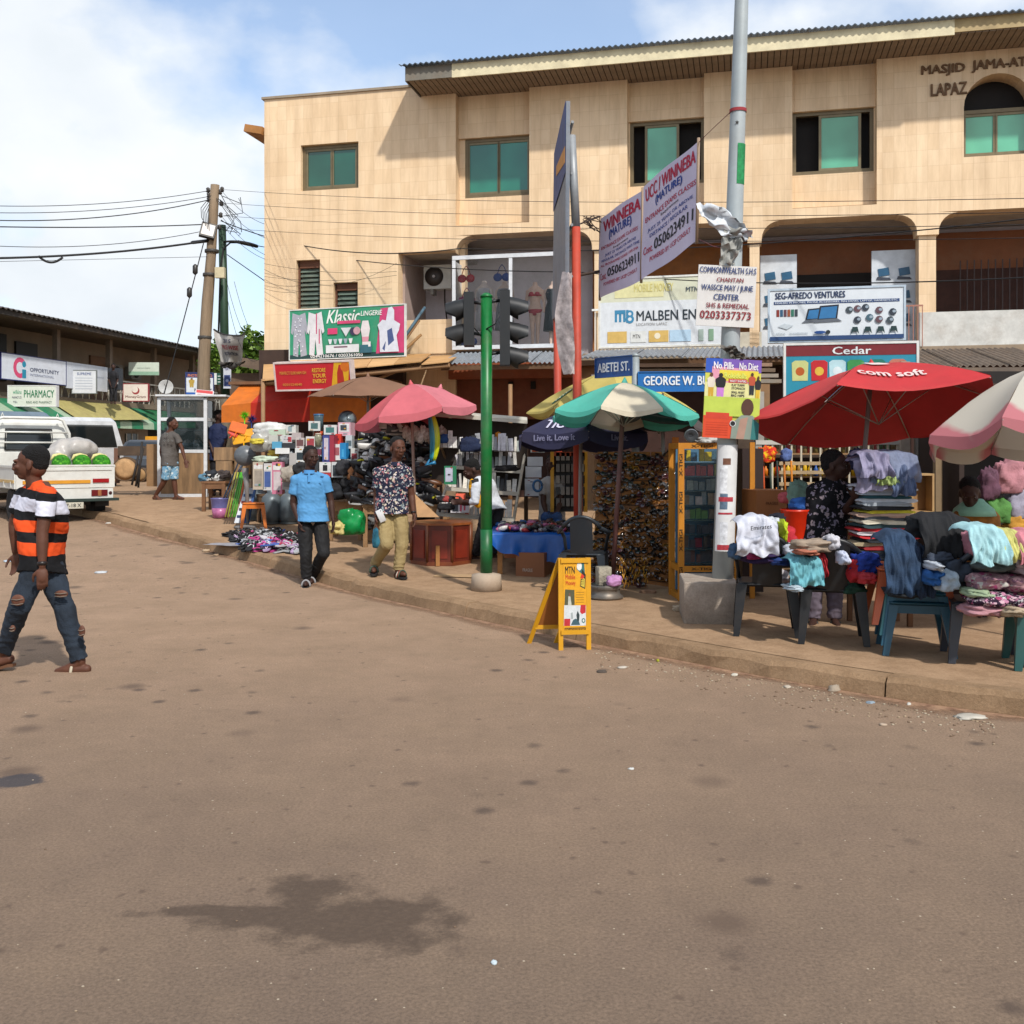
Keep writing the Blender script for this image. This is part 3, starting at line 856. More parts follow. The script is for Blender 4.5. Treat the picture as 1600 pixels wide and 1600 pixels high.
for i in range(3): MB().bx(21.3 + i * .5, 21.36 + i * .5, .77, .8, .1, 1.9).put('shop_door_rail', M('#b5b5b0', .4), f)
def lsign(name, label, px0, px1, pyt, pyb, col, frame=None, off=.25, th=.08, cat='sign', face=False):
 u0, u1 = lu(px0), lu(px1)
 a = Vector((XLB(lY(px0)), lY(px0))); 
 Y0 = lY(px0)
 if face:                                        # a board turned towards the photographer's side of the street
  return Panel(name, label, cat, px0, px1, pyt, pyb, Y0 - .6, Y0 - .5, th, M(col, .5, var=.08, dirt=.12), frame)
 Y1 = lY(px1)
 return Panel(name, label, cat, px0, px1, pyt, pyb, Y0 * .985, Y1 * .985, th, M(col, .5, var=.08, dirt=.12), frame)
WF = M('#c9c9c9', .5)
p = lsign('shop_sign', 'wide white bank sign with pink and blue emblem on dark building', 2, 103, 551, 591, '#c5cad2', M('#22285c', .5))
p.disc(.27, .5, .10, '#c4456a'); p.disc(.27, .5, .055, '#c5cad2'); p.rect(.27, .40, .38, .62, '#c5cad2'); p.disc(.33, .66, .03, '#1d7f9a', ry=.13); p.rect(.30, .36, .1, .45, '#1d7f9a')
p.text('OPPORTUNITY', .42, .88, .40, .56, '#3a4460'); p.text('INTERNATIONAL', .42, .80, .22, .32, '#8a90a4')
p = lsign('shop_sign', 'blank faded white sign panel right of the bank sign', 104, 168, 565, 606, '#b9bec6')
p.text('savings  and  loans', .2, .9, .5, .6, '#98a0b0')
p = lsign('shop_sign', 'white pharmacy sign box with green letters above the pickup', 13, 87, 603, 634, '#c6cbc0', WF, face=True, th=.25)
p.text('PHARMACY', .33, .97, .42, .80, '#1c6b46', .02); p.text('wilkins', .1, .28, .6, .8, '#3a8a6a'); p.text('PHARMACY LTD', .08, .28, .36, .48, '#556'); p.text('TEL: 0302 400 000'[:4], .1, .2, .14, .24, '#556'); p.text('RING AND PHARMACY', .38, .92, .12, .24, '#56705f')
p = lsign('shop_sign', 'small white faded notice board hanging below the balcony', 113, 150, 579, 614, '#c3c6ca', M('#6a6f6d', .5), face=True)
p.text('SUPREME', .2, .8, .80, .92, '#4b5a86'); [p.rect(.12, .85, .66 - .12 * i, .68 - .12 * i, '#8e96a6') for i in range(5)]
p = lsign('shop_sign', 'pale green and white sign board under the roof', 201, 248, 566, 586, '#b7c2b4', face=True)
p.rect(.0, 1, 0, .28, '#7fa08a'); p.text('ventures and enterprise', .28, .72, .5, .6, '#5a6a60')
p = lsign('shop_sign', 'money transfer sign with red border on the balcony rail', 193, 231, 600, 626, '#d0c7bc', M('#8c2a33', .5), face=True, th=.2)
p.disc(.5, .60, .16, '#8e3a3a'); p.disc(.47, .67, .13, '#d0c7bc'); p.text('MoneyGram', .08, .92, .12, .32, '#6b3b36')
t = thing('loudspeaker_box', 'dark grey box with white label on the balcony rail', 'box', (PX(169, 45), 45, PZ(609, 45)))
MB().bx(0, .5, 0, .4, 0, .95).put('case', M('#2b3038', .6), t); MB().bx(.06, .44, -.012, -.002, .25, .6).put('label_plate', M('#c5c8cc'), t)
p = Panel('shop_sign', 'blue and white photo and passport sign behind the wooden pole', 'sign', 291, 333, 583, 617, 30, 30.2, .06, M('#c4cbd0', .5, dirt=.1), M('#1f2c5c', .5))
p.rect(0, 1, .8, 1, '#243268'); p.text('PHOTO & VIDEO', .06, .96, .83, .96, '#c87a3a'); p.text('ONLINE', .42, .92, .56, .72, '#3b3f66'); p.text('GHANA', .42, .9, .36, .5, '#3b3f66'); p.text('PASSPORT', .30, .95, .16, .3, '#3b3f66'); p.figure(.2, .35, .78, .14, '#5a3a28', '#a58a3c', '#a58a3c'); p.rect(0, .5, 0, .12, '#2355a0')
p = Panel('shop_sign', 'small red and white notice propped on the glass kiosk roof', 'sign', 305, 333, 608, 619, 22.9, 22.9, .03, M('#d6cfcf', .5), None, roll=R(6))
p.rect(.04, .96, .55, .95, '#c04a4a'); p.text('OPEN PASSPORT', .1, .9, .15, .4, '#a03030')
p = Panel('shop_sign', 'dark green sign with white stripe right of the wooden pole', 'sign', 333, 349, 583, 601, 31, 31, .06, M('#cfd2cc', .5))
p.rect(.35, 1, 0, 1, '#1d4a3c'); [p.rect(.45, .9, .2 + .25 * i, .27 + .25 * i, '#c8cfc8') for i in range(3)]
t = thing('satellite_dish', 'white satellite dish on a thin post by the balcony', 'satellite dish', (PX(259, 44), 44, PZ(608, 44)))
MB().lathe([(.02, -.02), (.2, .02), (.29, .07), (.31, .09), (.29, .085), (.02, .02)], n=20, mx=Matrix.Translation((0, 0, .1)) @ Matrix.Rotation(R(100), 4, 'X') @ Matrix.Rotation(R(20), 4, 'Y')).put('dish', M('#b9bcbc', .5, dirt=.1), t)
MB().tube([(0, .1, .1), (0, .2, -1.0)], .03, 6).tube([(0, 0, .1), (.1, -.5, .2)], .015, 5).put('mount', M('#6c6c6a', .5), t)
for u, z in ((20.8, 4.6), (22.5, 4.6)):
 t = thing('air_conditioner', 'old air conditioner box on upper wall, ' + ('left one' if u < 21 else 'right one') + ' of the pair', 'air conditioner', lb.matrix_basis @ Vector((u, 1.2, z)), LA, 'old air conditioners')
 MB().bx(0, .9, 0, .35, 0, .6).put('case', M('#6d6a64', .6, dirt=.3), t)
 MB().lathe([(.22, 0), (.22, .03)], mx=xf((.4, -.02, .3), rx=R(90))).put('fan_grille', M('#2e2c2a'), t)
def tree(px, py, Y, r, label):
 c = W(px, py, Y)
 t = thing('tree', label, 'tree', (c.x, Y, g(Y)))
 hz = c.z - g(Y)
 MB().tube([(0, 0, 0), (.1, 0, hz * .5), (0, 0, hz)], [.25, .18, .08], 7).tube([(.05, 0, hz * .5), (r * .5, .2, hz)], [.12, .04], 6).tube([(.05, 0, hz * .5), (-r * .5, -.2, hz)], [.12, .04], 6).put('trunk', M('#4a3828', bump=.6), t)
 mb = MB()
 for i in range(2600):
  d = Vector((random.gauss(0, 1), random.gauss(0, 1), random.gauss(0, .7))); d.normalize()
  q = Vector((0, 0, hz)) + d * r * (random.random() ** .4) * (.8 + .35 * noise.noise(d * 2.2))
  e = Vector((random.uniform(-1, 1), random.uniform(-1, 1), random.uniform(-.6, .6))).normalized() * .11
  f = e.cross(Vector((random.random(), random.random(), random.random()))).normalized() * .07
  mb.add([q - e, q + f, q + e, q - f], [(0, 1, 2, 3)], random.randint(0, 1))
 mb.put('crown', [M('#4c6a22', .6, var=.3), M('#6a8430', .6, var=.3)], t, kind='stuff')
tree(395, 562, 34, 1.25, 'light green tree crown rising behind the shop roofs')
tree(352, 561, 52, 1.6, 'green tree further back behind the wooden pole')
t = thing('shop_building', 'low shop with red and orange awning against the foot of the beige building', 'building', (PX(385, 21.2), 21.2, g(21)), R(-11))
wx = 3.2
MB().bx(0, wx, .6, .8, 0, 3.3).put('wall', M('#3a2a22', var=.3), t)
MB().bx(-.3, wx, -.2, .5, 2.52, 2.58).put('roof', M('#6b4a30', dirt=.4), t)
for i, c in enumerate(['#c96a1a', '#b8260f', '#b8260f', '#c2681a', '#c2681a']):
 a = -.1 + i * .62
 MB().add([(a, -.9, 1.72), (a + .62, -.9, 1.72), (a + .62, -.9, 2.05 + .05 * (i + 1)), (a, -.9, 2.05 + .05 * i), (a, -.1, 2.5), (a + .62, -.1, 2.5)], [(0, 1, 2, 3), (3, 2, 5, 4)]).put('awning_panel', M(c, .7, dirt=.1, trans=.15), t)
for i in range(4):
 a = .5 + i * .75
 f = MB().bx(a, a + .05, .5, .58, .1, 1.75).bx(a, a + .85, .5, .58, 1.35, 1.4).put('window_frame', M('#9a9a94', .4), t)
 MB().bx(a + .06, a + .84, .53, .54, .2, 1.34).put('pane', glass('#22282a', .5), f)
MB().bx(-.1, .5, .45, .55, .1, 1.8).put('shutter', M('#5a4536', dirt=.3), t)
t = thing('shop_roof', 'dark brown roof edge sloping behind the banner pole', 'roof', (PX(345, 30), 30, PZ(566, 30)), R(-4))
MB().add([(0, 0, 0), (2.6, 0, -.55), (2.6, .2, -.2), (0, .2, .25), (.3, 3, .3), (2.6, 3, -.1)], [(0, 1, 2, 3), (3, 2, 5, 4)]).put('roof_slope', M('#4a3a2c', var=.2, dirt=.4), t)
MB().bx(0, 2.6, .3, .5, -3.2, -.3).put('wall', M('#5b4636', dirt=.3), t)
PLK = [M('#b98f5e', var=.2, sc=2, dirt=.15), M('#c39a68', var=.2, sc=3, dirt=.15), M('#ad8453', var=.2, sc=2, dirt=.2)]
def quadsheet(a, b, c, d, th=.02):
 mb = MB(); a, b, c, d = map(Vector, (a, b, c, d)); n = Vector((0, 0, -th))
 return mb.add([a, b, c, d, a + n, b + n, c + n, d + n], [(0, 1, 2, 3), (7, 6, 5, 4), (0, 4, 5, 1), (1, 5, 6, 2), (2, 6, 7, 3), (3, 7, 4, 0)])
t = thing('canopy', 'tan plywood canopy sheets over the stalls under the beige wall', 'canopy', (0, 0, 0))
A0, A1 = W(410, 592, 19.0), W(702, 563, 18.2)
B0, B1 = W(412, 566, 22.0), W(720, 553, 21.2)
t.location = (A0.x, A0.y, A0.z)
nS = 7
for i in range(nS):
 a = A0.lerp(A1, i / nS); b = A0.lerp(A1, (i + .985) / nS); c = B0.lerp(B1, (i + .985) / nS); d = B0.lerp(B1, i / nS)
 z = Vector((0, 0, random.uniform(-.03, .05) + (i % 2) * .03))
 quadsheet(*(q + z - A0 for q in (a, b, c, d))).put('plywood_sheet', PLK[i % 3], t)
MB().tube([Vector((0, .1, -.08)), A1 - A0 + Vector((0, .1, -.08))], .045, 4).tube([Vector((.0, 0.05, 0)), Vector((0, .05, -2.6))], .04, 6).tube([(4.6, 0, -.1), (4.6, 0, -2.5)], .04, 6).tube([(1.9, .0, -.1), (2.6, -.2, .16)], .03, 5).put('timber_frame', M('#8b6a4a', dirt=.3), t)
CG = [M('#8d949c', .55, .35, var=.25, dirt=.35), M('#75695e', .7, .1, var=.35, dirt=.6)]
def corr_sheet(name, label, p0, p1, p2, Yb, per=.09, mat=0, n=3):
 a, b = W(*p0), W(*p1)
 t = thing(name, label, 'roof', a, math.atan2(b.y - a.y, b.x - a.x))
 Lh = math.hypot(b.x - a.x, b.y - a.y)
 for i in range(n):
  mb = MB(); u0 = Lh * i / n; u1 = Lh * (i + 1) / n + .04
  corr(mb, u0, u1, random.uniform(-.08, .08), (b.z - a.z) * i / n + random.uniform(0, .02), Yb, p2, per, .018, .006)
  mb.put('corrugated_sheet', CG[mat], t)
 MB().bx(0, Lh, .05, .12, -.12, -.03).put('batten', M('#5c4028', dirt=.3), t)
 return t
corr_sheet('corrugated_roof', 'grey corrugated roof below the mannequin window', (688, 568, 19.2), (900, 566, 18.8), .35, 1.6, mat=0, n=3)
corr_sheet('corrugated_roof', 'weathered corrugated roof behind the street name signs', (905, 560, 17.6), (1225, 560, 16.8), .35, 2.2, mat=0, n=4)
corr_sheet('corrugated_roof', 'rusty patched corrugated roof at the right edge', (1415, 575, 15.0), (1660, 572, 14.6), .5, 2.5, mat=1, n=3)
t = thing('lumber_shelf', 'stack of old roof boards under the corrugated sheets', 'boards', W(1000, 585, 16.9), R(-4))
for i in range(4):
 MB().bx(-.9 + .1 * i, 2.3 - .05 * i, .0, .3, i * .09 - .15, i * .09 - .09).put('roof_board', M(['#7d766c', '#8c8378', '#6b5a4a', '#8a6f5c'][i], dirt=.5), t)
t = thing('lumber_shelf', 'grey roof boards at the shopfront right of the red drink sign', 'boards', W(1440, 592, 14.7), R(-4))
for i in range(3):
 MB().bx(-.2, 1.9 - .2 * i, .0, .25, i * .1 - .12, i * .1 - .04).put('roof_board', M(['#7d766c', '#8c8378', '#5b5047'][i], dirt=.5), t)
SG = WF
p = Panel('shop_sign', 'green and pink lingerie shop banner with printed clothes and phone numbers', 'sign', 453, 632, 486, 562, 21.3, 20.35, .05, M('#2d8a68', .6, var=.12, dirt=.2), M('#c9cbc8', .5), fw=.02)
p.rect(.0, 1, 0, .09, '#1f3f3f')
p.poly([(.76, .06), (.80, .95), (1, .98), (1, .06)], '#b93d6b')
for i, (x, cw) in enumerate([(.085, '#9a9ca6'), (.235, '#c9c9cc')]):
 p.poly([(x - .06, .95), (x - .075, .55), (x - .06, .5), (x - .05, .6), (x - .055, .08), (x - .01, .05), (x, .4), (x + .015, .05), (x + .07, .08), (x + .05, .6), (x + .065, .5), (x + .08, .55), (x + .055, .95), (x, .9)], cw)
 if i == 0: [p.disc(x + random.uniform(-.045, .045), random.uniform(.12, .85), .006, '#c9cbd2') for _ in range(26)]
 else: p.rect(x + .005, x + .015, .5, .92, '#b04a6a'); p.rect(x + .03, x + .04, .3, .6, '#b04a6a')
p.text('Klassic', .33, .61, .70, .97, '#d8dcd8', .02, slant=.25); p.text('LINGERIE', .63, .81, .82, .92, '#d8dcd8', .015, slant=.15)
p.rect(.43, .63, .68, .74, '#c2456e'); p.text('Wholesale & Retail', .44, .62, .69, .73, '#e4dede', .01)
p.rect(.345, .43, .48, .60, '#c03a68'); p.poly([(.46, .6), (.55, .6), (.505, .42)], '#bfc4c8'); p.disc(.57, .52, .03, '#3b3350'); p.disc(.60, .53, .03, '#b7909a')
for i in range(5): p.poly([(.35 + i * .045, .38), (.385 + i * .045, .38), (.375 + i * .045, .28), (.36 + i * .045, .28)], ['#c6cad0', '#a8b4ba', '#c6cad0', '#8896a2', '#d0d0d2'][i])
p.rect(.33, .62, .10, .26, '#c8ccce'); p.rect(.40, .52, .2, .23, '#6a4a5c')
p.poly([(.645, .08), (.65, .35), (.635, .55), (.65, .72), (.70, .72), (.715, .55), (.70, .35), (.705, .08)], '#cfcbcc'); p.poly([(.645, .4), (.65, .3), (.70, .3), (.705, .4)], '#c58a9a')
p.rect(.63, .73, .08, .24, '#33606f'); p.rect(.70, .72, .2, .3, '#d2d4d4')
p.poly([(.80, .08), (.795, .5), (.78, .62), (.82, .72), (.85, .70), (.87, .95), (.90, .97), (.92, .9), (.92, .7), (.97, .62), (.96, .5), (.94, .4), (.96, .08)], '#c3c8d2'); p.poly([(.86, .5), (.9, .55), (.92, .3), (.87, .2)], '#40507c'); p.poly([(.82, .15), (.85, .3), (.84, .1)], '#40507c')
p.text('0244210676 / 0203361050', .19, .65, .015, .08, '#dcdedc', .015)
p = Panel('shop_sign', 'red tilted energy drink sign with yellow lettering below the green banner', 'sign', 433, 549, 569, 609, 18.6, 18.1, .12, M('#b8202a', .5, var=.08), M('#c9b9b4', .5), tilt=R(10))
p.text('PERFECT ELIKHAM GH', .06, .42, .58, .70, '#c98a3a', .02); p.text('0201524040', .09, .35, .14, .24, '#c98a3a', .015)
for i, s in enumerate(['RESTORE', 'YOUR', 'ENERGY']): p.text(s, .50, .68, .64 - .21 * i, .80 - .21 * i, '#d8a436', .03, slant=.1)
p.poly([(.74, 0), (.80, 1), (1, 1), (.96, 0)], '#cf9d1c'); p.poly([(.82, .08), (.83, .6), (.86, .9), (.89, .9), (.91, .6), (.92, .08)], '#a8281c'); p.disc(.94, .82, .06, '#c5681a')
p = Panel('shop_sign', 'long white shop sign with blue emblem and faded yellow upper half', 'sign', 938, 1131, 438, 542, 16.7, 16.2, .1, M('#c9cbb4', .5, var=.12, dirt=.25), M('#cfcfc8', .5))
p.rect(0, 1, 0, .66, '#cdd2d6'); p.rect(.12, .52, .72, .95, '#cfcb9a'); p.text('MOBILE MONEY', .28, .60, .80, .92, '#c9c07c', .02); p.text('MTN', .70, .80, .78, .85, '#46525a', .02)
for x in (.12, .155, .19): p.rect(x, x + .02, .36, .50, '#3a7fa4')
p.rect(.12, .21, .48, .54, '#3a7fa4'); p.disc(.245, .48, .03, '#3a7fa4'); p.disc(.245, .40, .035, '#3a7fa4'); p.rect(.215, .235, .35, .54, '#3a7fa4'); p.disc(.245, .48, .013, '#cdd2d6'); p.disc(.245, .40, .015, '#cdd2d6')
p.text('MALBEN ENT.', .30, .86, .37, .52, '#28343c', .012)
for a, b, c in ((.06, .22, '#c8a860'), (.25, .38, '#cfd2cf'), (.40, .56, '#c8a860'), (.57, .74, '#a9c4d8'), (.80, .84, '#98a8a0'), (.88, .92, '#7a9a80')): p.rect(a, b, .05, .22, c)
p.text('MTN', .27, .33, .11, .17, '#333'); p.disc(.47, .14, .025, '#d8d0b8'); p.text('LOCATION: LAPAZ', .3, .55, .30, .34, '#9a9a9a', .005)
p = Panel('shop_sign', 'white computer and phone accessories sign with printed laptops', 'sign', 1203, 1412, 455, 533, 15.0, 14.6, .1, M('#c9cfd4', .5, var=.06), M('#aab8c4', .5))
p.text('SEG-AFREDO VENTURES', .04, .57, .83, .96, '#1c2f52', .03); p.rect(.03, .97, .72, .78, '#27406e'); p.text('DEALERS IN PHONES, PHONE ACCESSORIES, PEN DRIVES, LAPTOP, HANDSETS ETC.', .04, .96, .73, .77, '#c8d0da', .02)
for i in range(6): p.rect(.05 + i * .028, .072 + i * .028, .48, .62, ['#7a2e28', '#28506e', '#5a3a44', '#8a4a30', '#2c6a58', '#333a44'][i])
for x, s in ((.27, 1), (.36, 1.25)):
 p.poly([(x, .40), (x + .02, .40 + .22 * s), (x + .13 * s, .42 + .22 * s), (x + .12 * s, .42)], '#1d2634'); p.poly([(x + .012, .42), (x + .03, .39 + .2 * s), (x + .12 * s, .41 + .2 * s), (x + .11 * s, .43)], '#2d6b9c'); p.poly([(x - .03, .34), (x, .40), (x + .12 * s, .42), (x + .15 * s, .36)], '#5a6068')
p.poly([(.06, .28), (.11, .34), (.18, .30), (.13, .22)], '#b3bcc2')
for x, y in ((.60, .58), (.66, .6), (.72, .62), (.82, .56), (.92, .52), (.66, .38), (.75, .42), (.82, .38), (.90, .36)): p.disc(x, y, .028, random.choice(['#2c3440', '#3d5a68', '#5a4048', '#39434a']), ry=.07, n=9); p.disc(x + .01, y + .01, .014, '#8a98a4', ry=.03, n=7)
for i in range(4):
 x = .61 + i * .095; p.poly([(x, .10), (x + .012, .24), (x + .05, .24), (x + .062, .10), (x + .045, .15), (x + .017, .15)], '#20383a')
for x in (.05, .15, .22): p.text(['NOKIA', 'HUAWEI', 'SAMSUNG'][int(x * 10 // 1) if x < .2 else 2], x, x + .07, .12, .16, '#9aa4ac', .005)
p.disc(.44, .15, .017, '#1f2a30'); p.disc(.38, .15, .045, '#234a86', ry=.03); p.rect(0, 1, 0, .08, '#24406a'); p.text('LOCATION: LAPAZ, MATALAGBA   TEL: 0202 034 384 / 0242 026 123', .02, .97, .015, .065, '#ccd4dc', .02)
p = Panel('shop_sign', 'teal and maroon detergent sign behind the big red parasol', 'sign', 1228, 1432, 540, 625, 13.0, 12.7, .1, M('#1f7f96', .5, var=.08), M('#c9c9c4', .5))
p.rect(0, 1, .80, 1, '#6d2026'); p.text('Cedar', .36, .66, .82, .96, '#d0d4d4', .02)
for a, c, d in ((.05, '#b5b878', '#a8521c'), (.2, '#b01f26', '#c9a43a'), (.34, '#a8c6cc', '#c8d2d4'), (.48, '#3a8a4a', '#2d6a7a'), (.64, '#1d6a5a', '#3a7fa0'), (.80, '#b06a58', '#b9a83a')):
 p.poly([(a, .35), (a - .005, .68), (a + .02, .72), (a + .10, .72), (a + .125, .68), (a + .12, .35)], c); p.disc(a + .06, .52, .035, d)
post = thing('street_sign_post', 'grey steel post carrying two blue street name signs', 'post', GY(993, 905), 0)
L0 = post.location
MB().tube([(0, 0, 0), (0, 0, PZ(557, L0.y) - L0.z)], .045, 10).lathe([(.05, 0), (.05, .02), (.01, .04)], (0, 0, PZ(557, L0.y) - L0.z), 10).put('post', M('#8d9496', .5, .3, dirt=.2), post)
Y = L0.y - .06
p = Panel('street_sign', 'upper blue plate reading ABETEI ST. on the grey post', 'street sign', 931, 988, 561, 590, Y + .5, Y + .05, .02, M('#1c4a86', .4, var=.08, dirt=.2), M('#1c4a86', .4), fw=.01)
p.text('ABETEI ST.', .06, .94, .24, .74, '#cfd3d6', .03)
p = Panel('street_sign', 'lower long blue plate partly hidden by the poster', 'street sign', 998, 1125, 582, 611, Y, Y - .1, .02, M('#1660a0', .4, var=.08, dirt=.08), M('#1660a0', .4), fw=.01)
p.text('GEORGE W. BUSH', .06, 1.0, .30, .80, '#cfd3d6', .03)
bb = thing('billboard', 'tall billboard seen edge-on between two red posts', 'billboard', (PX(895, 12.6), 12.6, g(12.6) + KH))
def bl(px, py, Y): v = W(px, py, Y); return v - Vector(bb.location)
RED = M('#a83c28', .6, var=.2, dirt=.15); GRY = M('#878a8c', .5, .3, dirt=.2)
for (xa, ya, Yp, ym, yt) in ((901, 781, 12.6, 355, 212), (871, 790, 15.0, 480, 300)):
 a = bl(xa + 3, ya, Yp); m_ = bl(xa - 1, ym, Yp); c = bl(xa - 8 if Yp < 13 else xa, yt, Yp); a.z = 0 if Yp < 13 else .14
 MB().tube([a, m_], .055, 10).put('post', RED, bb)
 MB().tube([m_, c], .052, 10).put('post_top', GRY, bb)
bmat = M('#6d737c', .6, var=.25, dirt=.3)
n0, f0 = bl(891, 158, 12.55), bl(872, 240, 15.0); n1, f1 = bl(889, 480, 12.55), bl(868, 500, 15.0)
off = Vector((-.05, -.01, 0))
def slab(a, b, c, d, o): return MB().add([a, b, c, d, a + o, b + o, c + o, d + o], [(0, 1, 2, 3), (7, 6, 5, 4), (0, 4, 5, 1), (1, 5, 6, 2), (2, 6, 7, 3), (3, 7, 4, 0)])
slab(n0, n1, f1, f0, off).put('board', bmat, bb)
o2 = Vector((-.056, -.012, 0))
slab(n0 + o2, n0.lerp(n1, .35) + o2, f0.lerp(f1, .35) + o2, f0 + o2, Vector((-.004, 0, 0))).put('printed_panel', M('#24386e', .6, var=.3), bb)
slab(n0.lerp(n1, .22) + o2 * 1.1, n0.lerp(n1, .30) + o2 * 1.1, f0.lerp(f1, .3).lerp(n0, .3) + o2 * 1.1, f0.lerp(f1, .22).lerp(n0, .3) + o2 * 1.1, Vector((-.003, 0, 0))).put('printed_panel', M('#b87a2a', .6), bb)
for k in range(4):
 a = n0.lerp(n1, .1 + .25 * k); b = f0.lerp(f1, .1 + .25 * k)
 MB().tube([a + Vector((.03, 0, 0)), b + Vector((.03, 0, 0))], .02, 5).put('cross_bar', GRY, bb)
def rag(name, label, cat, pts, mat, wdt, crumple=.06, parent=None, seg=14, nv=6):
 pts = [Vector(p) for p in pts]
 def fn(u, v):
  k = u * (len(pts) - 1); i = min(int(k), len(pts) - 2); q = pts[i].lerp(pts[i + 1], k - i)
  w_ = wdt if not callable(wdt) else wdt(u)
  o = Vector(((v - .5) * w_, noise.noise(Vector((u * 5, v * 4, seg))) * crumple * 2, noise.noise(Vector((u * 6 + 9, v * 3, 1))) * crumple))
  return q + o
 mb = MB(); mb.grid(fn, seg, nv)
 if parent: return mb.put(name, mat, parent)
 return mb.put(name, mat, label=label, cat=cat)
rag('torn_poster', 'torn printed paper hanging from the edge-on billboard', 'poster', [W(886, 425, 12.5), W(880, 490, 12.4), W(884, 540, 12.4), W(889, 585, 12.4)], M('#a59a98', .7, var=.5, sc=14), lambda u: .12 + .1 * math.sin(u * 3), .05)
for k, (px0, px1, Y0, Y1, yt, yb, yt1, yb1) in enumerate(((937, 1003, 13.0, 11.75, 342, 466, 297, 438), (1004, 1091, 11.7, 10.3, 292, 437, 220, 376))):
 a = W(px0, yt, Y0); b = W(px0, yb, Y0); c = W(px1, yb1, Y1); d = W(px1, yt1, Y1)
 t = thing('banner', ['left half of the white exam class banner, WINNEBA in red', 'right half of the white exam class banner, UCC/WINNEBA in red'][k], 'banner', b)
 def bp(u, v, o=0, a=a, b=b, c=c, d=d, k=k):
  q = b.lerp(c, u).lerp(a.lerp(d, u), v) - b
  n = Vector((-.88, -.47, 0))
  return q + n * (o + .018 * math.sin(u * 7 + v * 4 + k) * (1 - v * .3))
 MB().grid(lambda u, v: bp(u, v), 24, 16).put('cloth', M('#bdb6cc', .7, var=.06, trans=.25), t)
 def btext(s, u0, u1, v0, v1, col, bold=.02):
  me = textmesh(s, bold); xs = [q.co.x for q in me.vertices]; ys = [q.co.y for q in me.vertices]
  a_, b_, c_, d_ = min(xs), max(xs), min(ys), max(ys)
  for q in me.vertices:
   u = u0 + (u1 - u0) * (q.co.x - a_) / (b_ - a_); v = v0 + (v1 - v0) * (q.co.y - c_) / (d_ - c_); q.co = bp(u, v, .006 + q.co.z)
  me.materials.clear(); me.materials.append(M(col, var=.05)); me.name = 'lettering'; link(me, 'lettering', t)
 CR, BL, BK = '#a81c3c', '#1c3a86', '#26262e'
 if k == 0:
  btext('WINNEBA', .08, .97, .80, .94, CR, .04); btext('(MATURE)', .22, .80, .66, .79, BL, .04); btext('ENTRANCE EXAMS CLASSES', .06, .93, .585, .625, CR); btext('Requirement', .33, .72, .53, .56, BK)
  btext('JUST 25 YEARS OR ABOVE', .15, .90, .475, .515, BL); btext('REGULAR, DISTANCE, PART-TIME', .08, .97, .42, .455, BL); btext('ALL PROGRAMMES DEGREE / DIPLOMA', .06, .95, .365, .395, CR)
  btext('Cont.', .05, .20, .20, .29, CR); btext('0506234911', .22, .97, .215, .325, BK, .03); btext('POWERED BY: UCEP CONSULT', .14, .92, .12, .16, CR)
 else:
  btext('UCC / WINNEBA', .05, .95, .81, .95, CR, .04); btext('(MATURE)', .25, .75, .68, .79, BL, .04); btext('ENTRANCE EXAMS CLASSES', .05, .96, .585, .64, CR); btext('Requirement', .35, .70, .53, .565, BK)
  btext('JUST 25 YEARS OR ABOVE', .10, .92, .455, .50, BL); btext('DISTANCE / REGULAR', .14, .85, .395, .435, BL)
  btext('Cont.', .04, .20, .235, .32, CR); btext('0506234911', .22, .94, .235, .355, BK, .03); btext('POWERED BY: UCEP CONSULT', .16, .90, .13, .18, CR)
 MB().tube([bp(1, -.03) , bp(1, 1.03)], .016, 6).put('batten', M('#8a7460', .6), t)
 if k == 0: MB().tube([bp(0, -.03), bp(0, 1.04)], .016, 6).put('batten', M('#8a7460', .6), t)
mb = MB()
mb.tube([W(900, 352, 12.6), W(920, 345, 12.8), W(938, 338, 13)], .01, 5).tube([W(905, 430, 12.6), W(925, 426, 12.8), W(938, 424, 13.0)], .02, 5)
for i in range(14): mb.tube([W(918 + random.uniform(-8, 8), 346 + random.uniform(-10, 10), 12.9), W(930 + random.uniform(-9, 12), 350 + random.uniform(-14, 14), 12.9)], .006, 4)
mb.put('wire_tangle', M('#3a2c24'), label='tangle of brown wire and stick tying the banner to the post', cat='wire')
MB().tube([W(1092, 222, 10.3), W(1120, 195, 9.8), W(1145, 172, 9.2)], .004, 4).put('tie_string', M('#6a3038'), label='upper thin string from the banner to the red band of the tall pole', cat='string')
MB().tube([W(1092, 374, 10.3), W(1115, 385, 9.8), W(1140, 390, 9.2)], .004, 4).put('tie_string', M('#6a3038'), label='lower thin string tying the banner corner to the tall pole', cat='string')
P0 = GY(1112, 975)
pl = thing('concrete_plinth', 'low concrete block at the foot of the tall pole', 'plinth', P0, R(-6))
MB().rbox((0, .35, .17), (.48, .7, .38), .02, 0).put('block', dusty('plinth_concrete', '#8d8074', '#a3978a', .9), pl)
tp = thing('lamp_pole', 'tall pale grey street pole with red band and green paint patch', 'pole', (P0.x + .07, P0.y + .35, P0.z + .35))
TPY = P0.y + .35; tb = Vector(tp.location)
def tpp(py): x = 1127 + (975 - py) * .0325; return W(x, py, TPY) - tb
PM = M('#98a0a2', .5, .1, var=.12, sc=3, dirt=.15)
mb = MB(); mb.tube([tpp(925), tpp(500), tpp(0), tpp(-500)], [.098, .085, .062, .045], 16); mb.put('shaft', PM, tp)
mb = MB(); mb.lathe([(.16, -.02), (.15, .0), (.10, .12)], tpp(925), 12); mb.put('base_collar', M('#6f685e', dirt=.4), tp)
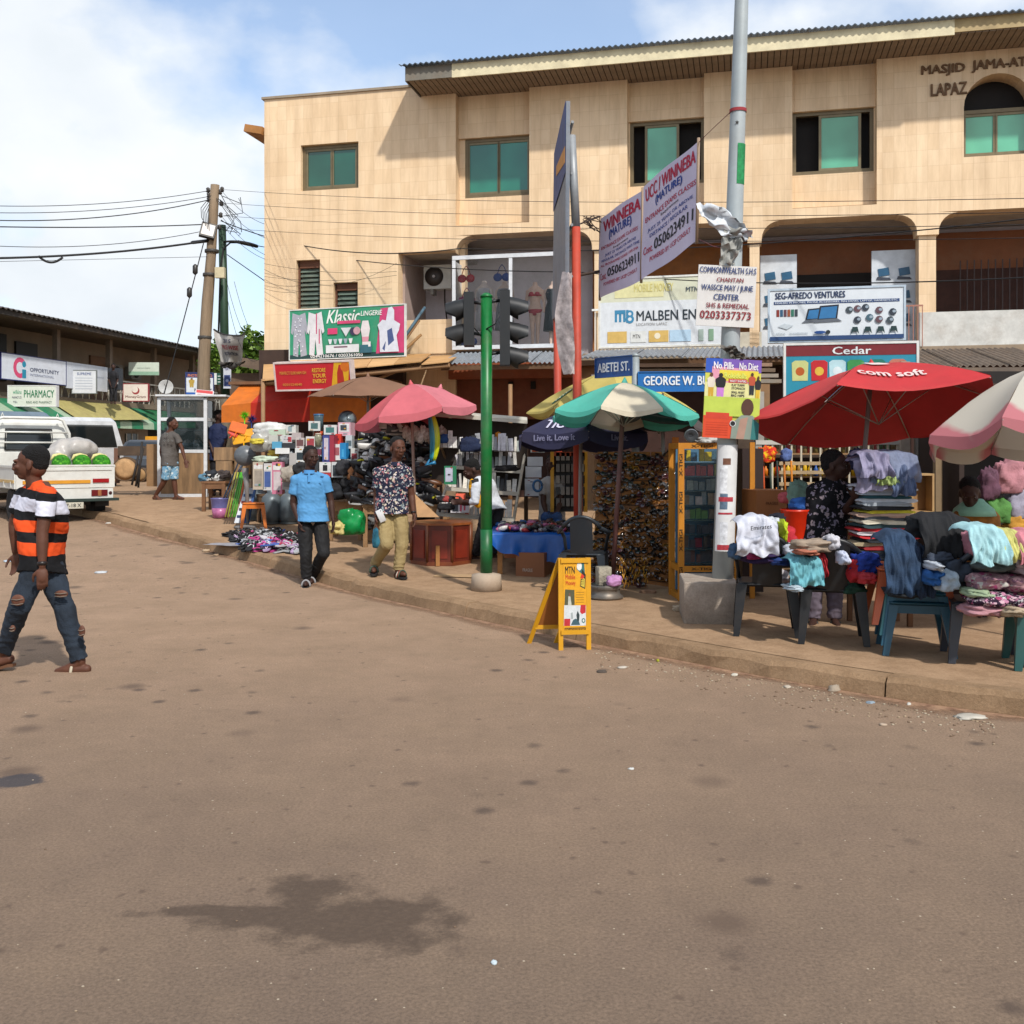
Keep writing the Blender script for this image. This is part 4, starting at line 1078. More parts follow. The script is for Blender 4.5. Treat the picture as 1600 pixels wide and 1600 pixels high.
def band(py0, py1, r, mat, name, mbx=None, a0=0, a1=360):
 mb = MB(); A, B = tpp(py0), tpp(py1); n = 16
 rr = [[c + Vector((r * math.cos(R(a0 + (a1 - a0) * j / n)), r * math.sin(R(a0 + (a1 - a0) * j / n)), 0)) for j in range(n + 1)] for c in (A, A.lerp(B, .5), B)]
 mb.loft(rr, 0, True, False, False); mb.put(name, mat, tp)
band(176, 171, .078, M('#8a2a30'), 'tape_band'); band(290, 227, .077, M('#1d7a45', var=.5, sc=14), 'paint_patch', a0=265, a1=345)
mb = MB(); q = tpp(195) + Vector((-.02, -.074, 0)); mb.add([q + Vector((math.sin(R(36 * i)) * (.022 if i % 2 == 0 else .009), 0, math.cos(R(36 * i)) * (.022 if i % 2 == 0 else .009))) for i in range(10)], [list(range(10))]); mb.put('painted_star', M('#2c2a28'), tp)
band(860, 695, .099, M('#c9c9c8', var=.1, sc=8), 'pasted_poster', a0=205, a1=330)
for i, (pa, pb, c) in enumerate(((770, 728, '#cfd0d2'), (795, 771, '#56697c'), (850, 815, '#c6c8cc'), (726, 716, '#6a4634'))):
 band(pa, pb, .1005, M(c, var=.4, sc=20), 'pasted_poster', a0=225 + 5 * i, a1=265 + 5 * i)
for pa, pb in ((783, 776), (858, 850), (803, 800)): band(pa, pb, .1007, M('#a0303a', var=.4, sc=40), 'pasted_poster', a0=222, a1=300)
p = Panel('notice_board', 'white board with blue and maroon exam centre lettering on the tall pole', 'sign', 1087, 1178, 413, 508, TPY - .1, TPY - .12, .015, M('#c2c0bd', .6, var=.08, dirt=.2), None, roll=R(3))
for s, b0, b1, a0, a1, c in (('COMMONWEALTH S.H.S', .87, .97, .02, .99, '#2a3c6a'), ('CHANTAN', .73, .80, .32, .78, '#7a3038'), ('WASSCE MAY / JUNE', .56, .68, .06, .95, '#2a3c6a'), ('CENTER', .43, .53, .28, .72, '#2a3c6a'), ('SHS & REMEDIAL', .30, .38, .16, .90, '#7a3038'), ('0203337373', .12, .25, .06, .94, '#7a2028')): p.text(s, a0, a1, b0, b1, c, .025)
p = Panel('poster', 'colourful slimming poster with printed women above the pole posters', 'poster', 1097, 1184, 559, 683, TPY - .12, TPY - .14, .012, M('#b8b84a', .6, var=.1), None, roll=R(3))
p.rect(0, .45, .82, 1, '#2a4fa8'); p.rect(.3, 1, .84, 1, '#6a4f9c'); p.poly([(.1, .62), (.12, .9), (.9, .88), (.85, .6)], '#c88a9c'); p.rect(.25, .95, .72, .86, '#c9b93a'); p.rect(0, 1, .52, .7, '#c8c68a')
p.text('No Pills', .14, .50, .87, .96, '#d8d4d8', .03); p.text('No Diet', .60, .94, .87, .96, '#d8d4d8', .03); p.text('Rokidolls', .34, .74, .76, .83, '#c9d060', .03); p.rect(.42, .76, .70, .75, '#b02a2a'); p.text('WAIST SHAPERS', .44, .74, .71, .74, '#ddd', .01)
for s, y in (('FLAT TUMMY', .66), ('STOMACH', .62), ('SMALL WAIST', .57), ('BIG HIPS', .53)): p.text(s, .48, .72, y, y + .03, '#202030', .02)
p.figure(.11, .5, .82, .09, '#5a3826', '#c9c0b0', '#b8902c'); p.figure(.28, .5, .82, .12, '#18181c', '#18181c', '#b070b8'); p.figure(.84, .56, .84, .08, '#4a2c20', '#a84a30', '#20242c'); p.figure(.95, .5, .8, .07, '#4a2c20', '#1c1c20', '#c0a030')
p.rect(0, 1, .28, .52, '#a8b84a'); p.text('CALLED TO DIVINE GLORY', .03, .55, .475, .50, '#7a6a2a', .01); p.rect(0, .52, 0, .28, '#c0401f'); p.rect(.04, .46, .24, .32, '#b83a24'); p.text('YAW BADU', .08, .44, .26, .30, '#e0dcd0', .02)
for i in range(6): p.rect(.05, .45, .19 - .03 * i, .195 - .03 * i, '#a83018')
p.disc(.78, .40, .11, '#4a3024', ry=.11); p.poly([(.5, 0), (.52, .2), (.68, .30), (.88, .30), (1, .2), (1, 0)], '#7a8478'); p.poly([(.6, 0), (.66, .25), (.8, .28), (.74, 0)], '#9a7a6a'); p.poly([(.86, 0), (.88, .26), (1, .2), (1, 0)], '#2c6a68'); p.disc(.53, .19, .055, '#d0d0d0'); p.disc(.53, .19, .045, '#1c1c1c'); p.text('69', .495, .565, .165, .215, '#ddd', .03)
rag('plastic_sheet', 'white torn plastic wrapped on the tall pole below its green patch', 'plastic sheet', [W(1100, 318, TPY - .12), W(1122, 340, TPY - .15), W(1148, 362, TPY - .14), W(1163, 372, TPY - .12)], M('#b9bec4', .5, var=.2, sc=10), lambda u: .14 + .16 * math.sin(u * 3), .07, nv=8)
rag('plastic_sheet', 'grey torn plastic bunched behind the top of the exam board', 'plastic sheet', [W(1150, 355, TPY - .12), W(1143, 380, TPY - .13), W(1136, 414, TPY - .12)], M('#8b8b86', .6, var=.3, sc=10), lambda u: .22 - .08 * u, .06, nv=8)
rag('plastic_sheet', 'dark rubbish caught on the pole above the slimming poster', 'plastic sheet', [W(1135, 540, TPY - .12), W(1145, 550, TPY - .14), W(1160, 560, TPY - .12)], M('#5b5650', .7, var=.4), .12, .05)
G0 = GY(760, 922)
gp = thing('traffic_light', 'dark green traffic light pole with black signal heads turned away', 'traffic light', G0)
GRN = M('#07602a', .4, var=.25, dirt=.22, sc=7)
top = PZ(465, G0.y) - G0.z
MB().lathe([(.17, 0), (.165, .10), (.16, .17), (.06, .19)], n=14).put('concrete_foot', M('#a08f7c', dirt=.4), gp)
MB().tube([(0, 0, .15), (0, 0, top)], .062, 18).lathe([(.068, 0), (.068, .02), (.03, .05)], (0, 0, top), 14).put('pole', GRN, gp)
MB().lathe([(.066, 0), (.066, .5)], (0, 0, 0), 14, mx=Matrix.Translation((0, 0, .16))).put('pole_sleeve', M('#0a5228', .45, var=.3, dirt=.3), gp)
BLK = M('#17191b', .5, var=.2, dirt=.05)
for s, px, pt, pb, n in ((-1, 733, 458, 541, 2), (1, 789, 455, 571, 3)):
 x = PX(px, G0.y) - G0.x; z1 = PZ(pt, G0.y) - G0.z; z0 = PZ(pb, G0.y) - G0.z
 hd = MB().bx(x - .055, x + .055, -.11, .11, z0, z1).put('signal_head', BLK, gp)
 for k in range(n):
  z = z1 - .16 - k * .27
  rings = []
  for t_, rr in ((0, .10), (.10, .105), (.2, .10)):
   rings.append([Vector((x + s * (.055 + t_ * (1.0 if math.sin(a) > -.1 else .45)), rr * math.cos(a), z + rr * math.sin(a) - t_ * .25)) for a in [2 * math.pi * j / 14 for j in range(14)]])
  MB().loft(rings, 0, True, False).put('visor', BLK, hd)
  MB().lathe([(.095, 0), (.07, .02), (0.01, .03)], n=12, mx=xf((x + s * .056, 0, z), ry=s * R(90))).put('lens', M('#2a1816', .2), hd)
 for z in (z1 - .12, z0 + .12):
  MB().tube([(0, 0, z), (x - s * .055, 0, z + .02)], .018, 6).put('bracket', BLK, gp)
mb = MB(); mb.tube([(.0, -.06, top - .35), (.1, -.12, top - .3), (.16, -.1, top - .15)], .008, 5); mb.tube([(-.06, -.02, top - .42), (-.12, -.1, top - .35), (-.2, -.1, top - .3)], .008, 5); mb.put('cable', BLK, gp)
Y = 23.6; B = Vector((PX(317, Y), Y, g(Y) + KH))
wp = thing('utility_pole', 'rough wooden utility pole with insulators, floodlight and white meter box', 'utility pole', B)
WD = M('#7f6d58', .85, var=.3, sc=2, bump=.8, bs=8, grain=(6, 6, .6))
def wpp(px, py, YY=Y): return W(px, py, YY) - B
pts = [(314, 760), (317, 640), (319, 560), (325, 470), (330, 400), (334, 330), (336, 289)]
mb = MB(); mb.tube([wpp(*q) for q in pts], [.16, .155, .145, .135, .12, .11, .10], 12)
for v in range(len(mb.v)):
 p_ = Vector(mb.v[v]); nn = noise.noise(p_ * 2.5) * .03; mb.v[v] = (p_.x + nn, p_.y + nn, p_.z)
mb.put('trunk', WD, wp)
for i, (x, y) in enumerate(((325, 297), (326, 305), (347, 296), (326, 312), (346, 318), (345, 336), (344, 300), (343, 355))):
 a = wpp(x, y) ; MB().lathe([(.02, -.06), (.05, -.04), (.035, 0), (.05, .03), (.02, .06)], a, 8).put('insulator', M('#3a3632', .4), wp)
 MB().tube([a, wpp(335, y + 2)], .015, 5).put('insulator_arm', M('#4a4440', .5), wp)
t = MB().box((0, 0, 0), (.34, .1, .36), 0).put('floodlight', M('#23211f', .5), wp, wpp(328, 363) + Vector((0, -.15, 0)), (R(-20), R(12), R(15)))
MB().box((0, -.053, 0), (.27, .01, .29)).put('lens', M('#5a4a3c', .3), t)
MB().box(wpp(347, 428) + Vector((0, -.15, 0)), (.22, .12, .24)).put('meter_box', M('#b9ae8e', .5), wp)
for q in (395, 432, 530): MB().lathe([(.16, 0), (.165, .02), (.165, .05), (.16, .07)], wpp(332 - (q - 380) * .08, q), 10).put('steel_band', M('#3d3a36', .5), wp)
Y2 = 23.9; B2 = Vector((PX(352, Y2), Y2, g(Y2) + KH))
t = thing('utility_pole', 'thin dark green steel pole right behind the wooden pole', 'utility pole', B2)
MB().tube([W(353, 760, Y2) - B2, W(352, 620, Y2) - B2], .13, 10).put('lower_shaft', M('#5c5446', .7, dirt=.3), t)
MB().tube([W(352, 620, Y2) - B2, W(350, 480, Y2) - B2, W(347, 352, Y2) - B2], [.11, .1, .09], 10).put('shaft', M('#27402f', .5, var=.2), t)
MB().tube([W(344, 520, Y2) - B2 + Vector((0, -.13, 0)), W(347, 420, Y2) - B2 + Vector((0, -.13, 0)), W(351, 390, Y2) - B2 + Vector((0, -.1, 0)), W(360, 379, Y2) - B2, W(378, 379, Y2) - B2], .022, 6).put('cable', M('#1d1d1f'), t)
p = Panel('poster', 'narrow white and blue poster fixed on the thin green pole', 'poster', 349, 361, 572, 607, 23.7, 23.7, .02, M('#b9bcc4', .6))
p.rect(.1, .9, .1, .6, '#33406e'); p.disc(.5, .35, .2, '#8a92b0'); p.text('TEXT', .15, .85, .82, .92, '#4a4a78')
def fl(u, v):
 a = W(333, 522, 23.5).lerp(W(381, 528, 23.2), u); b = W(345, 566, 23.5).lerp(W(376, 566, 24.0), u)
 q = b.lerp(a, v); q.y += .12 * math.sin(u * 9) + .05 * math.sin(v * 7); q.z += .10 * (4 * (u - .5) ** 2) * v; return q
t = thing('banner', 'tattered white 2015 banner hanging from the utility poles', 'banner', fl(0, 0)); o0 = fl(0, 0)
MB().grid(lambda u, v: fl(u, v) - o0, 20, 12).put('cloth', M('#b3b0ac', .7, var=.2, sc=6, trans=.2), t)
MB().tube([fl(u / 6, 1.02) - o0 for u in range(7)], .02, 5).put('hem', M('#2c2c2c'), t)
for s, u0, u1, v0, v1, c in (('2015', .3, .62, .70, .86, '#2b3350'), ('PRICE-WISE', .18, .82, .46, .62, '#a03a42'), ('REGISTRATION', .22, .8, .26, .38, '#2b3350')):
 me = textmesh(s, .03); xs = [q.co.x for q in me.vertices]; ys = [q.co.y for q in me.vertices]; a_, b_, c_, d_ = min(xs), max(xs), min(ys), max(ys)
 for q in me.vertices: q.co = fl(u0 + (u1 - u0) * (q.co.x - a_) / (b_ - a_), v0 + (v1 - v0) * (q.co.y - c_) / (d_ - c_)) - o0 + Vector((0, -.03 - q.co.z, 0))
 me.materials.clear(); me.materials.append(M(c)); link(me, 'lettering', t)
rag('rag', 'shredded cloth end dangling below the 2015 banner', 'rag', [W(352, 566, 23.4), W(356, 574, 23.4), W(374, 566, 23.3)], M('#4c4742', .8, var=.4), .3, .12)
WM = M('#1b1b1d', .6)
def wire(a, b, sag, r=.012, label='overhead wire running from the pole', n=18, mat=WM):
 a, b = W(*a), W(*b)
 pts = [a.lerp(b, i / n) - Vector((0, 0, sag * 4 * (i / n) * (1 - i / n))) for i in range(n + 1)]; r = r * .62 if r < .025 else r * .85
 o = pts[0]
 MB().tube([p - o for p in pts], r, 5).put('power_line', mat, None, o, label=label, cat='wire', group='overhead wires')
LR = 'thin overhead wire crossing the beige facade from the utility pole'
for (y0, y1, s, r) in ((296, 300, .05, .014), (317, 322, .05, .014), (337, 341, .05, .014), (356, 362, .05, .012)):
 wire((346, y0, 23.6), (1700, y1 + 8, 10.5), s + .1, .007, LR.replace('thin', ('highest thin', 'second highest thin', 'third thin', 'fourth thin')[[296, 317, 337, 356].index(y0)]))
LL = ['uppermost', 'second', 'third, thicker', 'fourth, straight', 'fifth', 'lowest thin']
for (y0, y1, s, r) in ((297, 320, .15, .012), (306, 331, .15, .012), (311, 342, .2, .018), (350, 353, .05, .02), (358, 381, .2, .012), (401, 410, .0, .008)):
 wire((332, y0, 23.6), (-60, y1, 20), s, r, LL[[297, 306, 311, 350, 358, 401].index(y0)] + ' overhead wire running left from the wooden pole')
wire((326, 376, 23.5), (-60, 404, 20), .1, .028, 'thick black aerial cable left of the wooden pole')
wire((300, 379, 24.0), (326, 376, 23.5), 0, .05, 'thick splice sleeve on the cable left of the pole')
wire((60, 400, 21.2), (98, 402, 21.4), .12, .03, 'clump of debris hanging on the thick cable')
wire((350, 378, 23.8), (402, 384, 24), -.05, .03, 'thick cable end with sleeve right of the pole'); wire((372, 378, 23.5), (402, 385, 24), 0, .05, 'dark tapered cable sleeve right of the pole')
wire((355, 398, 23.8), (415, 440, 22.3), 0, .018, 'black cable slanting down from the pole to the building corner')
wire((345, 345, 23.6), (720, 388, 19.6), .35, .018, 'heavier sagging black wire in front of the facade'); wire((720, 388, 19.6), (1700, 330, 12), .2, .014, 'continuation of the sagging wire across the arches')
wire((402, 384, 24.0), (905, 425, 18), .15, .016, 'black wire sagging past the balcony air conditioner'); wire((905, 425, 18), (1700, 428, 11.5), .15, .014, 'wire passing in front of the laptop sign windows')
for y0, x1, y1 in ((300, 413, 350), (320, 415, 372), (340, 414, 398), (352, 414, 405)): wire((348, y0, 23.6), (x1, y1, 22.1), .1, .008, {300: 'highest', 320: 'second', 340: 'third', 352: 'lowest'}[y0] + ' thin service wire from the pole to the building corner')
for k, (y0, y1, s) in enumerate(((412, 424, .1), (421, 411, .4), (432, 430, .1), (440, 446, .05), (451, 455, .05))): wire((413, y0, 22.1), (620 if k < 3 else 470, y1, 21.3 if k < 3 else 21.75), s, .006, ['topmost', 'second', 'middle', 'fourth', 'lowest'][k] + ' loose wire stapled along the beige wall')
for (a, b, s) in (((352, 430, 23.9), (412, 548, 22.3), .5), ((356, 470, 23.9), (410, 555, 22.4), .6), ((366, 440, 23.6), (413, 545, 22.3), .3)): wire(a, b, s, .008, {430: 'leftmost', 470: 'lower', 440: 'rightmost'}[a[1]] + ' limp cable drooping between the pole and the wall')
wire((318, 380, 23.5), (250, 640, 23.2), .02, .02, 'steel stay wire slanting down to the kiosk')
for (x, y) in ((305, 421), (296, 457)): a = W(x, y, 23.3); MB().lathe([(.02, -.12), (.06, -.08), (.06, .08), (.02, .12)], (0, 0, 0), 8).put('stay_insulator', M('#2e2c2b', .4), None, a, label=('upper' if y < 430 else 'lower') + ' insulator on the slanting stay wire', cat='insulator')
mb = MB(); random.seed(5)
for i in range(9):
 a = W(random.uniform(338, 350), random.uniform(296, 360), 23.5); b = W(random.uniform(352, 378), a.z * 0 + random.uniform(300, 372), 23.6)
 m_ = (a + b) / 2 + Vector((.25, 0, -.15)); mb.tube([a, m_, b], .008, 4)
for i in range(5): mb.tube([W(330 - i, 305 + i * 6, 23.4), W(314 + i * 3, 325 + i * 3, 23.4), W(315 + i * 3, 340 + 6 * i, 23.4), W(322, 352 + i * 6, 23.5)], .008, 4)
mb.put('jumper_wires', WM, label='loops of jumper wire around the top of the wooden pole', cat='wire')
SK = [M('#42271c', .6, var=.2, sc=8, spec=.3), M('#523224', .6, var=.2, sc=8, spec=.3), M('#38221a', .6, var=.2, sc=8, spec=.3)]
HAIR = M('#0d0b0b', .95, var=.3, sc=60, bump=1, bs=120)
def limb(mb, pts, rs, n=12, flat=1.0):
 mb.tube(pts, rs, n, flat=flat)
 for p, r in ((pts[0], rs[0]), (pts[-1], rs[-1])):
  mb.ell(p, (r, r, r), nu=10, nv=6)
def cloth_disp(amp, fx, fz, seed):
 def f(co):
  a = noise.noise(Vector((co.x * fx + seed, co.y * fx, co.z * fz)))
  b = noise.noise(Vector((co.x * fx * 2.3, co.y * fx * 2.3 + seed, co.z * fz * 2.6 + co.x * 9)))
  return amp * (a * 1.3 + (abs(b) - .25) * 1.1)
 return f
def hand(mb, wr, d, side, curl=.5, s=1.0, palm_n=None):
 d = d.normalized()
 pn = (palm_n or Vector((1, 0, 0)))
 pn = (pn - d * pn.dot(d)).normalized()            # palm normal
 wv = d.cross(pn).normalized() * side             # towards the thumb
 c = wr + d * .055 * s
 T = Matrix((wv, d, pn)).transposed().to_4x4()
 mb.ell(c, (.042 * s, .058 * s, .019 * s), nu=12, nv=8, mx=T)
 for i, ln in enumerate((.075, .085, .079, .062)):
  b = wr + d * .095 * s + wv * (.031 - .0205 * i) * s
  p = [b - d * .02 * s]; cur = b; a = 0
  for k in range(3):
   a += curl * (.55 + .1 * i)
   dd = d * math.cos(a) + pn * math.sin(a)
   cur = cur + dd * ln * s * (.42, .32, .26)[k]
   p.append(cur)
  limb(mb, p, [.0095 * s, .0092 * s, .0085 * s, .007 * s], 8)
 t0 = wr + d * .03 * s + wv * .03 * s
 t1 = t0 + (d * .6 + wv * .75 + pn * .25).normalized() * .035 * s
 t2 = t1 + (d * .85 + wv * .2 + pn * .4).normalized() * .032 * s
 t3 = t2 + (d * .85 - wv * .05 + pn * .5).normalized() * .026 * s
 limb(mb, [t0, t1, t2, t3], [.014 * s, .012 * s, .0105 * s, .0085 * s], 8)
def person(label, Y, root, J, shirt, trousers, skin=0, facing=0, headyaw=0, pitch=0, vox=.0075, sleeve=.85, tlen=1.0, shirt_len=None, shoe=None, bulk=1.0, hs=1.0, roll=0, top_neck=True, bare_hair=.11, seed=0, extra=None):
 B = Vector(root)
 P = {k: W(v[0], v[1], Y + v[2]) - B for k, v in J.items()}
 t = thing('person', label, 'person', B)
 f = R(facing)                                       # 0 faces the camera (-y), + turns to picture right
 fw = Vector((math.sin(f), -math.cos(f), 0)); sd = Vector((math.cos(f), math.sin(f), 0))
 for q in 'LR': P['sh' + q].z -= .012
 P['chest'].z += .03; P['head'].z -= .006
 pel, chest, neck, head = P['pel'], P['chest'], P['neck'], P['head']
 shv = (P['shR'] - P['shL']); sw = shv.length / 2; shn = shv.normalized()
 dep = Vector((0, 0, 1)).cross(shn).normalized()
 up = (chest - pel).normalized()
 def torso(mb, k, z0, z1, hip_w, waist_w, chest_w, ax=None):
  rings = []
  prof = [(-.16, hip_w * 1.03, .142), (0, hip_w, .115), (.12, hip_w * .97, .11), (.30, waist_w, .098), (.5, waist_w * 1.06, .102), (.72, chest_w, .118), (.88, chest_w * .97, .112), (.97, chest_w * .78, .092), (1.05, chest_w * .52, .07), (1.12, .06, .055)]
  ln = (chest - pel).length
  for h, wx, dy in prof:
   if h < z0 or h > z1: continue
   c = pel + (chest - pel) * h
   a = (P['hpR'] - P['hpL']).normalized().lerp(shn, max(0, min(1, h))).normalized()
   b = up.cross(a).normalized()
   rings.append([c + a * wx * k * math.copysign(abs(math.cos(q)) ** .85, math.cos(q)) + b * dy * k * bulk * math.copysign(abs(math.sin(q)) ** .85, math.sin(q)) for q in [2 * math.pi * j / 18 for j in range(18)]])
  mb.loft(rings)
 cw = sw * .93
 mb = MB()
 torso(mb, .88, -.2, 1.3, .15 * bulk, .135 * bulk, cw)
 limb(mb, [chest.lerp(neck, -.1), neck, neck.lerp(head, .55)], [.072, .062, .058])
 for q in 'LR': limb(mb, [neck.lerp(chest, .2), P['sh' + q].lerp(neck, .35) + Vector((0, 0, -.01)), P['sh' + q]], [.05, .045, .045])
 for s in 'LR':
  sh, e, w_ = P['sh' + s], P['el' + s], P['wr' + s]
  limb(mb, [chest.lerp(sh, .5), sh, sh.lerp(e, .35), e, e.lerp(w_, .3), w_], [.055, .053 * bulk, .050 * bulk, .040 * bulk, .040 * bulk, .026])
  fa = (w_ - e)
  hand(mb, w_ + fa.normalized() * .01, fa, 1 if s == 'L' else -1, curl=.45, s=1.0 * hs if vox < .009 else 1.12 * hs, palm_n=(fw * .3 + sd * (1 if s == 'L' else -1)))
  h, k, a = P['hp' + s], P['kn' + s], P['an' + s]
  limb(mb, [h, h.lerp(k, .4), k, k.lerp(a, .3), a], [.085 * bulk, .078 * bulk, .056, .058, .038])
  fy = R(J.get('foot' + s, (facing,))[0]) if 'foot' + s in J else f
 body_feet = []
 return_feet = {}
 for s in 'LR':
  a = P['an' + s]; toe = P['to' + s]
  d = (toe - a); d.z = 0; ln = d.length
  if ln < .02: d = fw.copy(); ln = .15
  d.normalize(); lat = Vector((-d.y, d.x, 0))
  heel = a - d * .045 + Vector((0, 0, -.055)); 
  tz = toe.z
  ball = Vector((a.x, a.y, 0)) + d * .11; ball.z = heel.z + (tz - heel.z) * .7 + .008
  tip = Vector((a.x, a.y, 0)) + d * .175; tip.z = tz
  limb(mb, [heel, ball, tip], [.036, .038, .024], 10, flat=1.0)
  limb(mb, [a, ball], [.036, .034])
  return_feet[s] = (heel, ball, tip, d, lat)
 hy = R(headyaw); H = Matrix.Translation(head) @ Matrix.Rotation(hy, 4, 'Z') @ Matrix.Rotation(R(roll), 4, 'Y') @ Matrix.Rotation(R(pitch), 4, 'X') @ Matrix.Diagonal((1.13, 1.13, 1.13, 1))
 def hE(c, r, rot=0): mb.ell((0, 0, 0), r, nu=16, nv=12, mx=H @ Matrix.Translation(c) @ Matrix.Rotation(R(rot), 4, 'X'))
 hE((0, .012, .035), (.075, .093, .082)); hE((0, -.03, -.02), (.060, .062, .075)); hE((0, -.045, -.075), (.036, .038, .028)); hE((0, .03, -.03), (.062, .07, .06))
 hE((0, -.098, -.015), (.013, .018, .026), 20); hE((0, -.104, -.030), (.021, .015, .012)); hE((0, -.088, .022), (.052, .018, .012)); hE((0, -.090, -.052), (.025, .014, .008)); hE((0, -.089, -.063), (.022, .014, .008))
 for s in (-1, 1): hE((s * .040, -.072, -.018), (.020, .02, .018)); hE((s * .077, .012, -.01), (.009, .020, .032), -10)
 me = remesh(mb, 'body', SK[skin], vox, 3 if vox > .008 else 4)
 bo = link(me, 'body', t)
 for s in (-1, 1):
  e = MB().ell((0, 0, 0), (.011, .006, .0045), 0, 10, 6, mx=H @ Matrix.Translation((s * .031, -.0885, .003))).ell((0, 0, 0), (.006, .004, .0045), 1, 8, 6, mx=H @ Matrix.Translation((s * .031, -.095, .003)))
  e.put('eye', [M('#6f5d52', .5), M('#120a08', .2)], bo)
 hm = MB()
 hm.ell((0, 0, 0), (.080, .094, .080), nu=18, nv=12, mx=H @ Matrix.Translation((0, .028, .053)))
 hm.ell((0, 0, 0), (.074, .060, .065), nu=16, nv=10, mx=H @ Matrix.Translation((0, .055, .01)))
 hme = remesh(hm, 'hair', HAIR, .010, 1, cloth_disp(.003, 60, 60, 1))
 link(hme, 'hair', bo)
 if shirt:
  mb = MB()
  torso(mb, 1.06, -.2 if shirt_len is None else shirt_len, 1.06, .18 * bulk, .164 * bulk, cw * 1.0)
  for s in 'LR': limb(mb, [neck.lerp(chest, .45), P['sh' + s].lerp(neck, .42) + Vector((0, 0, -.012)), P['sh' + s]], [.062, .058, .06])
  for s in 'LR':
   sh, e, w_ = P['sh' + s], P['el' + s], P['wr' + s]
   if sleeve <= 1:
    q = sh.lerp(e, sleeve); mb.tube([chest.lerp(sh, .55), sh, sh.lerp(e, sleeve * .5), q], [.07, .068 * bulk, .066 * bulk, .068 * bulk], 14)
    mb.ell(sh, (.067 * bulk,) * 3, nu=12, nv=8)
   else:
    q = e.lerp(w_, sleeve - 1); mb.tube([chest.lerp(sh, .55), sh, sh.lerp(e, .5), e, q], [.07, .068, .064, .056, .05], 14); mb.ell(sh, (.067,) * 3, nu=12, nv=8)
  link(remesh(mb, 'shirt', shirt, max(.009, vox), 2, cloth_disp(.008, 7, 9, seed)), 'shirt', t)
 if trousers:
  mb = MB()
  torso(mb, .92, -.2, .22, .165 * bulk, .15 * bulk, cw)
  for s in 'LR':
   h, k, a = P['hp' + s], P['kn' + s], P['an' + s]
   if tlen >= 1: mb.tube([h + Vector((0, 0, .02)), h.lerp(k, .4), k, k.lerp(a, .5), a + (k - a) * .04], [.090 * bulk, .088 * bulk, .076 * bulk, .068, .062], 14)
   else:
    q = h.lerp(k, tlen * 1.4) if tlen < .7 else k.lerp(a, (tlen - .7))
    mb.tube([h + Vector((0, 0, .02)), h.lerp(q, .5), q], [.1 * bulk, .098 * bulk, .09 * bulk], 14)
   mb.ell(h, (.090 * bulk,) * 3, nu=12, nv=8)
   if tlen >= 1: mb.ell(k, (.077 * bulk,) * 3, nu=12, nv=8)
  def dz(co, A=[P['anL'], P['anR']]):
   q = min((co - a).length for a in A)
   bunch = max(0, 1 - q / .28)
   return cloth_disp(.009, 8, 7, seed + 3)(co) + bunch * .006 * math.sin(co.z * 95 + 9 * noise.noise(co * 8))
  link(remesh(mb, 'trousers' if tlen >= 1 else 'shorts', trousers, max(.009, vox), 2, dz), 'trousers' if tlen >= 1 else 'shorts', t)
 if shoe:
  for s in 'LR':
   heel, ball, tip, d, lat = return_feet[s]
   sm = MB(); pts = []
   rings = []
   for p_, w1 in ((heel - d * .035, .028), (heel, .038), (heel.lerp(ball, .5), .038), (ball, .048), (tip, .040), (tip + d * .03, .02)):
    b = p_ - Vector((0, 0, .034)); rings.append([b - lat * w1, b + lat * w1, b + lat * w1 - Vector((0, 0, .022)), b - lat * w1 - Vector((0, 0, .022))])
   so = sm.loft(rings, 0, False).put('sandal_sole', M(shoe[0], .7), t)
   for q, c in zip((.55, .75, .95), shoe[1:]):
    st = MB(); c0 = heel.lerp(ball, q + .1)
    pa = [c0 + lat * .05 * math.cos(a) + Vector((0, 0, -.035 + .078 * math.sin(a))) for a in [math.pi * i / 8 for i in range(9)]]
    st.tube(pa, .012, 6, flat=.6); st.put('sandal_strap', M(c, .6), so)
 if extra: extra(t, P, H, B)
 return t
def stripe_mat(name, bands, tilt=(0, 0)):
 m = bpy.data.materials.new(name); m.use_nodes = True; nt = m.node_tree; b = nt.nodes['Principled BSDF']
 tc = N(nt, 'ShaderNodeTexCoord'); sp = N(nt, 'ShaderNodeSeparateXYZ'); L(nt, tc.outputs['Object'], sp.inputs[0])
 ma = N(nt, 'ShaderNodeMath', operation='MULTIPLY_ADD'); L(nt, sp.outputs[0], ma.inputs[0]); ma.inputs[1].default_value = tilt[0]; L(nt, sp.outputs[2], ma.inputs[2])
 nn = N(nt, 'ShaderNodeTexNoise'); nn.inputs['Scale'].default_value = 7; L(nt, tc.outputs['Object'], nn.inputs['Vector'])
 m2 = N(nt, 'ShaderNodeMath', operation='MULTIPLY_ADD'); L(nt, nn.outputs['Fac'], m2.inputs[0]); m2.inputs[1].default_value = .03; L(nt, ma.outputs[0], m2.inputs[2])
 d = N(nt, 'ShaderNodeMath', operation='DIVIDE'); L(nt, m2.outputs[0], d.inputs[0]); d.inputs[1].default_value = 2.0
 r = N(nt, 'ShaderNodeValToRGB'); r.color_ramp.interpolation = 'CONSTANT'
 e = r.color_ramp.elements
 while len(e) > 1: e.remove(e[-1])
 e[0].position = 0; e[0].color = lin(bands[0][1]) + (1,)
 for z, c in bands[1:]:
  q = e.new(z / 2.0); q.color = lin(c) + (1,)
 L(nt, d.outputs[0], r.inputs[0]); L(nt, r.outputs[0], b.inputs['Base Color']); b.inputs['Roughness'].default_value = .85; b.inputs['Specular IOR Level'].default_value = .2
 return m
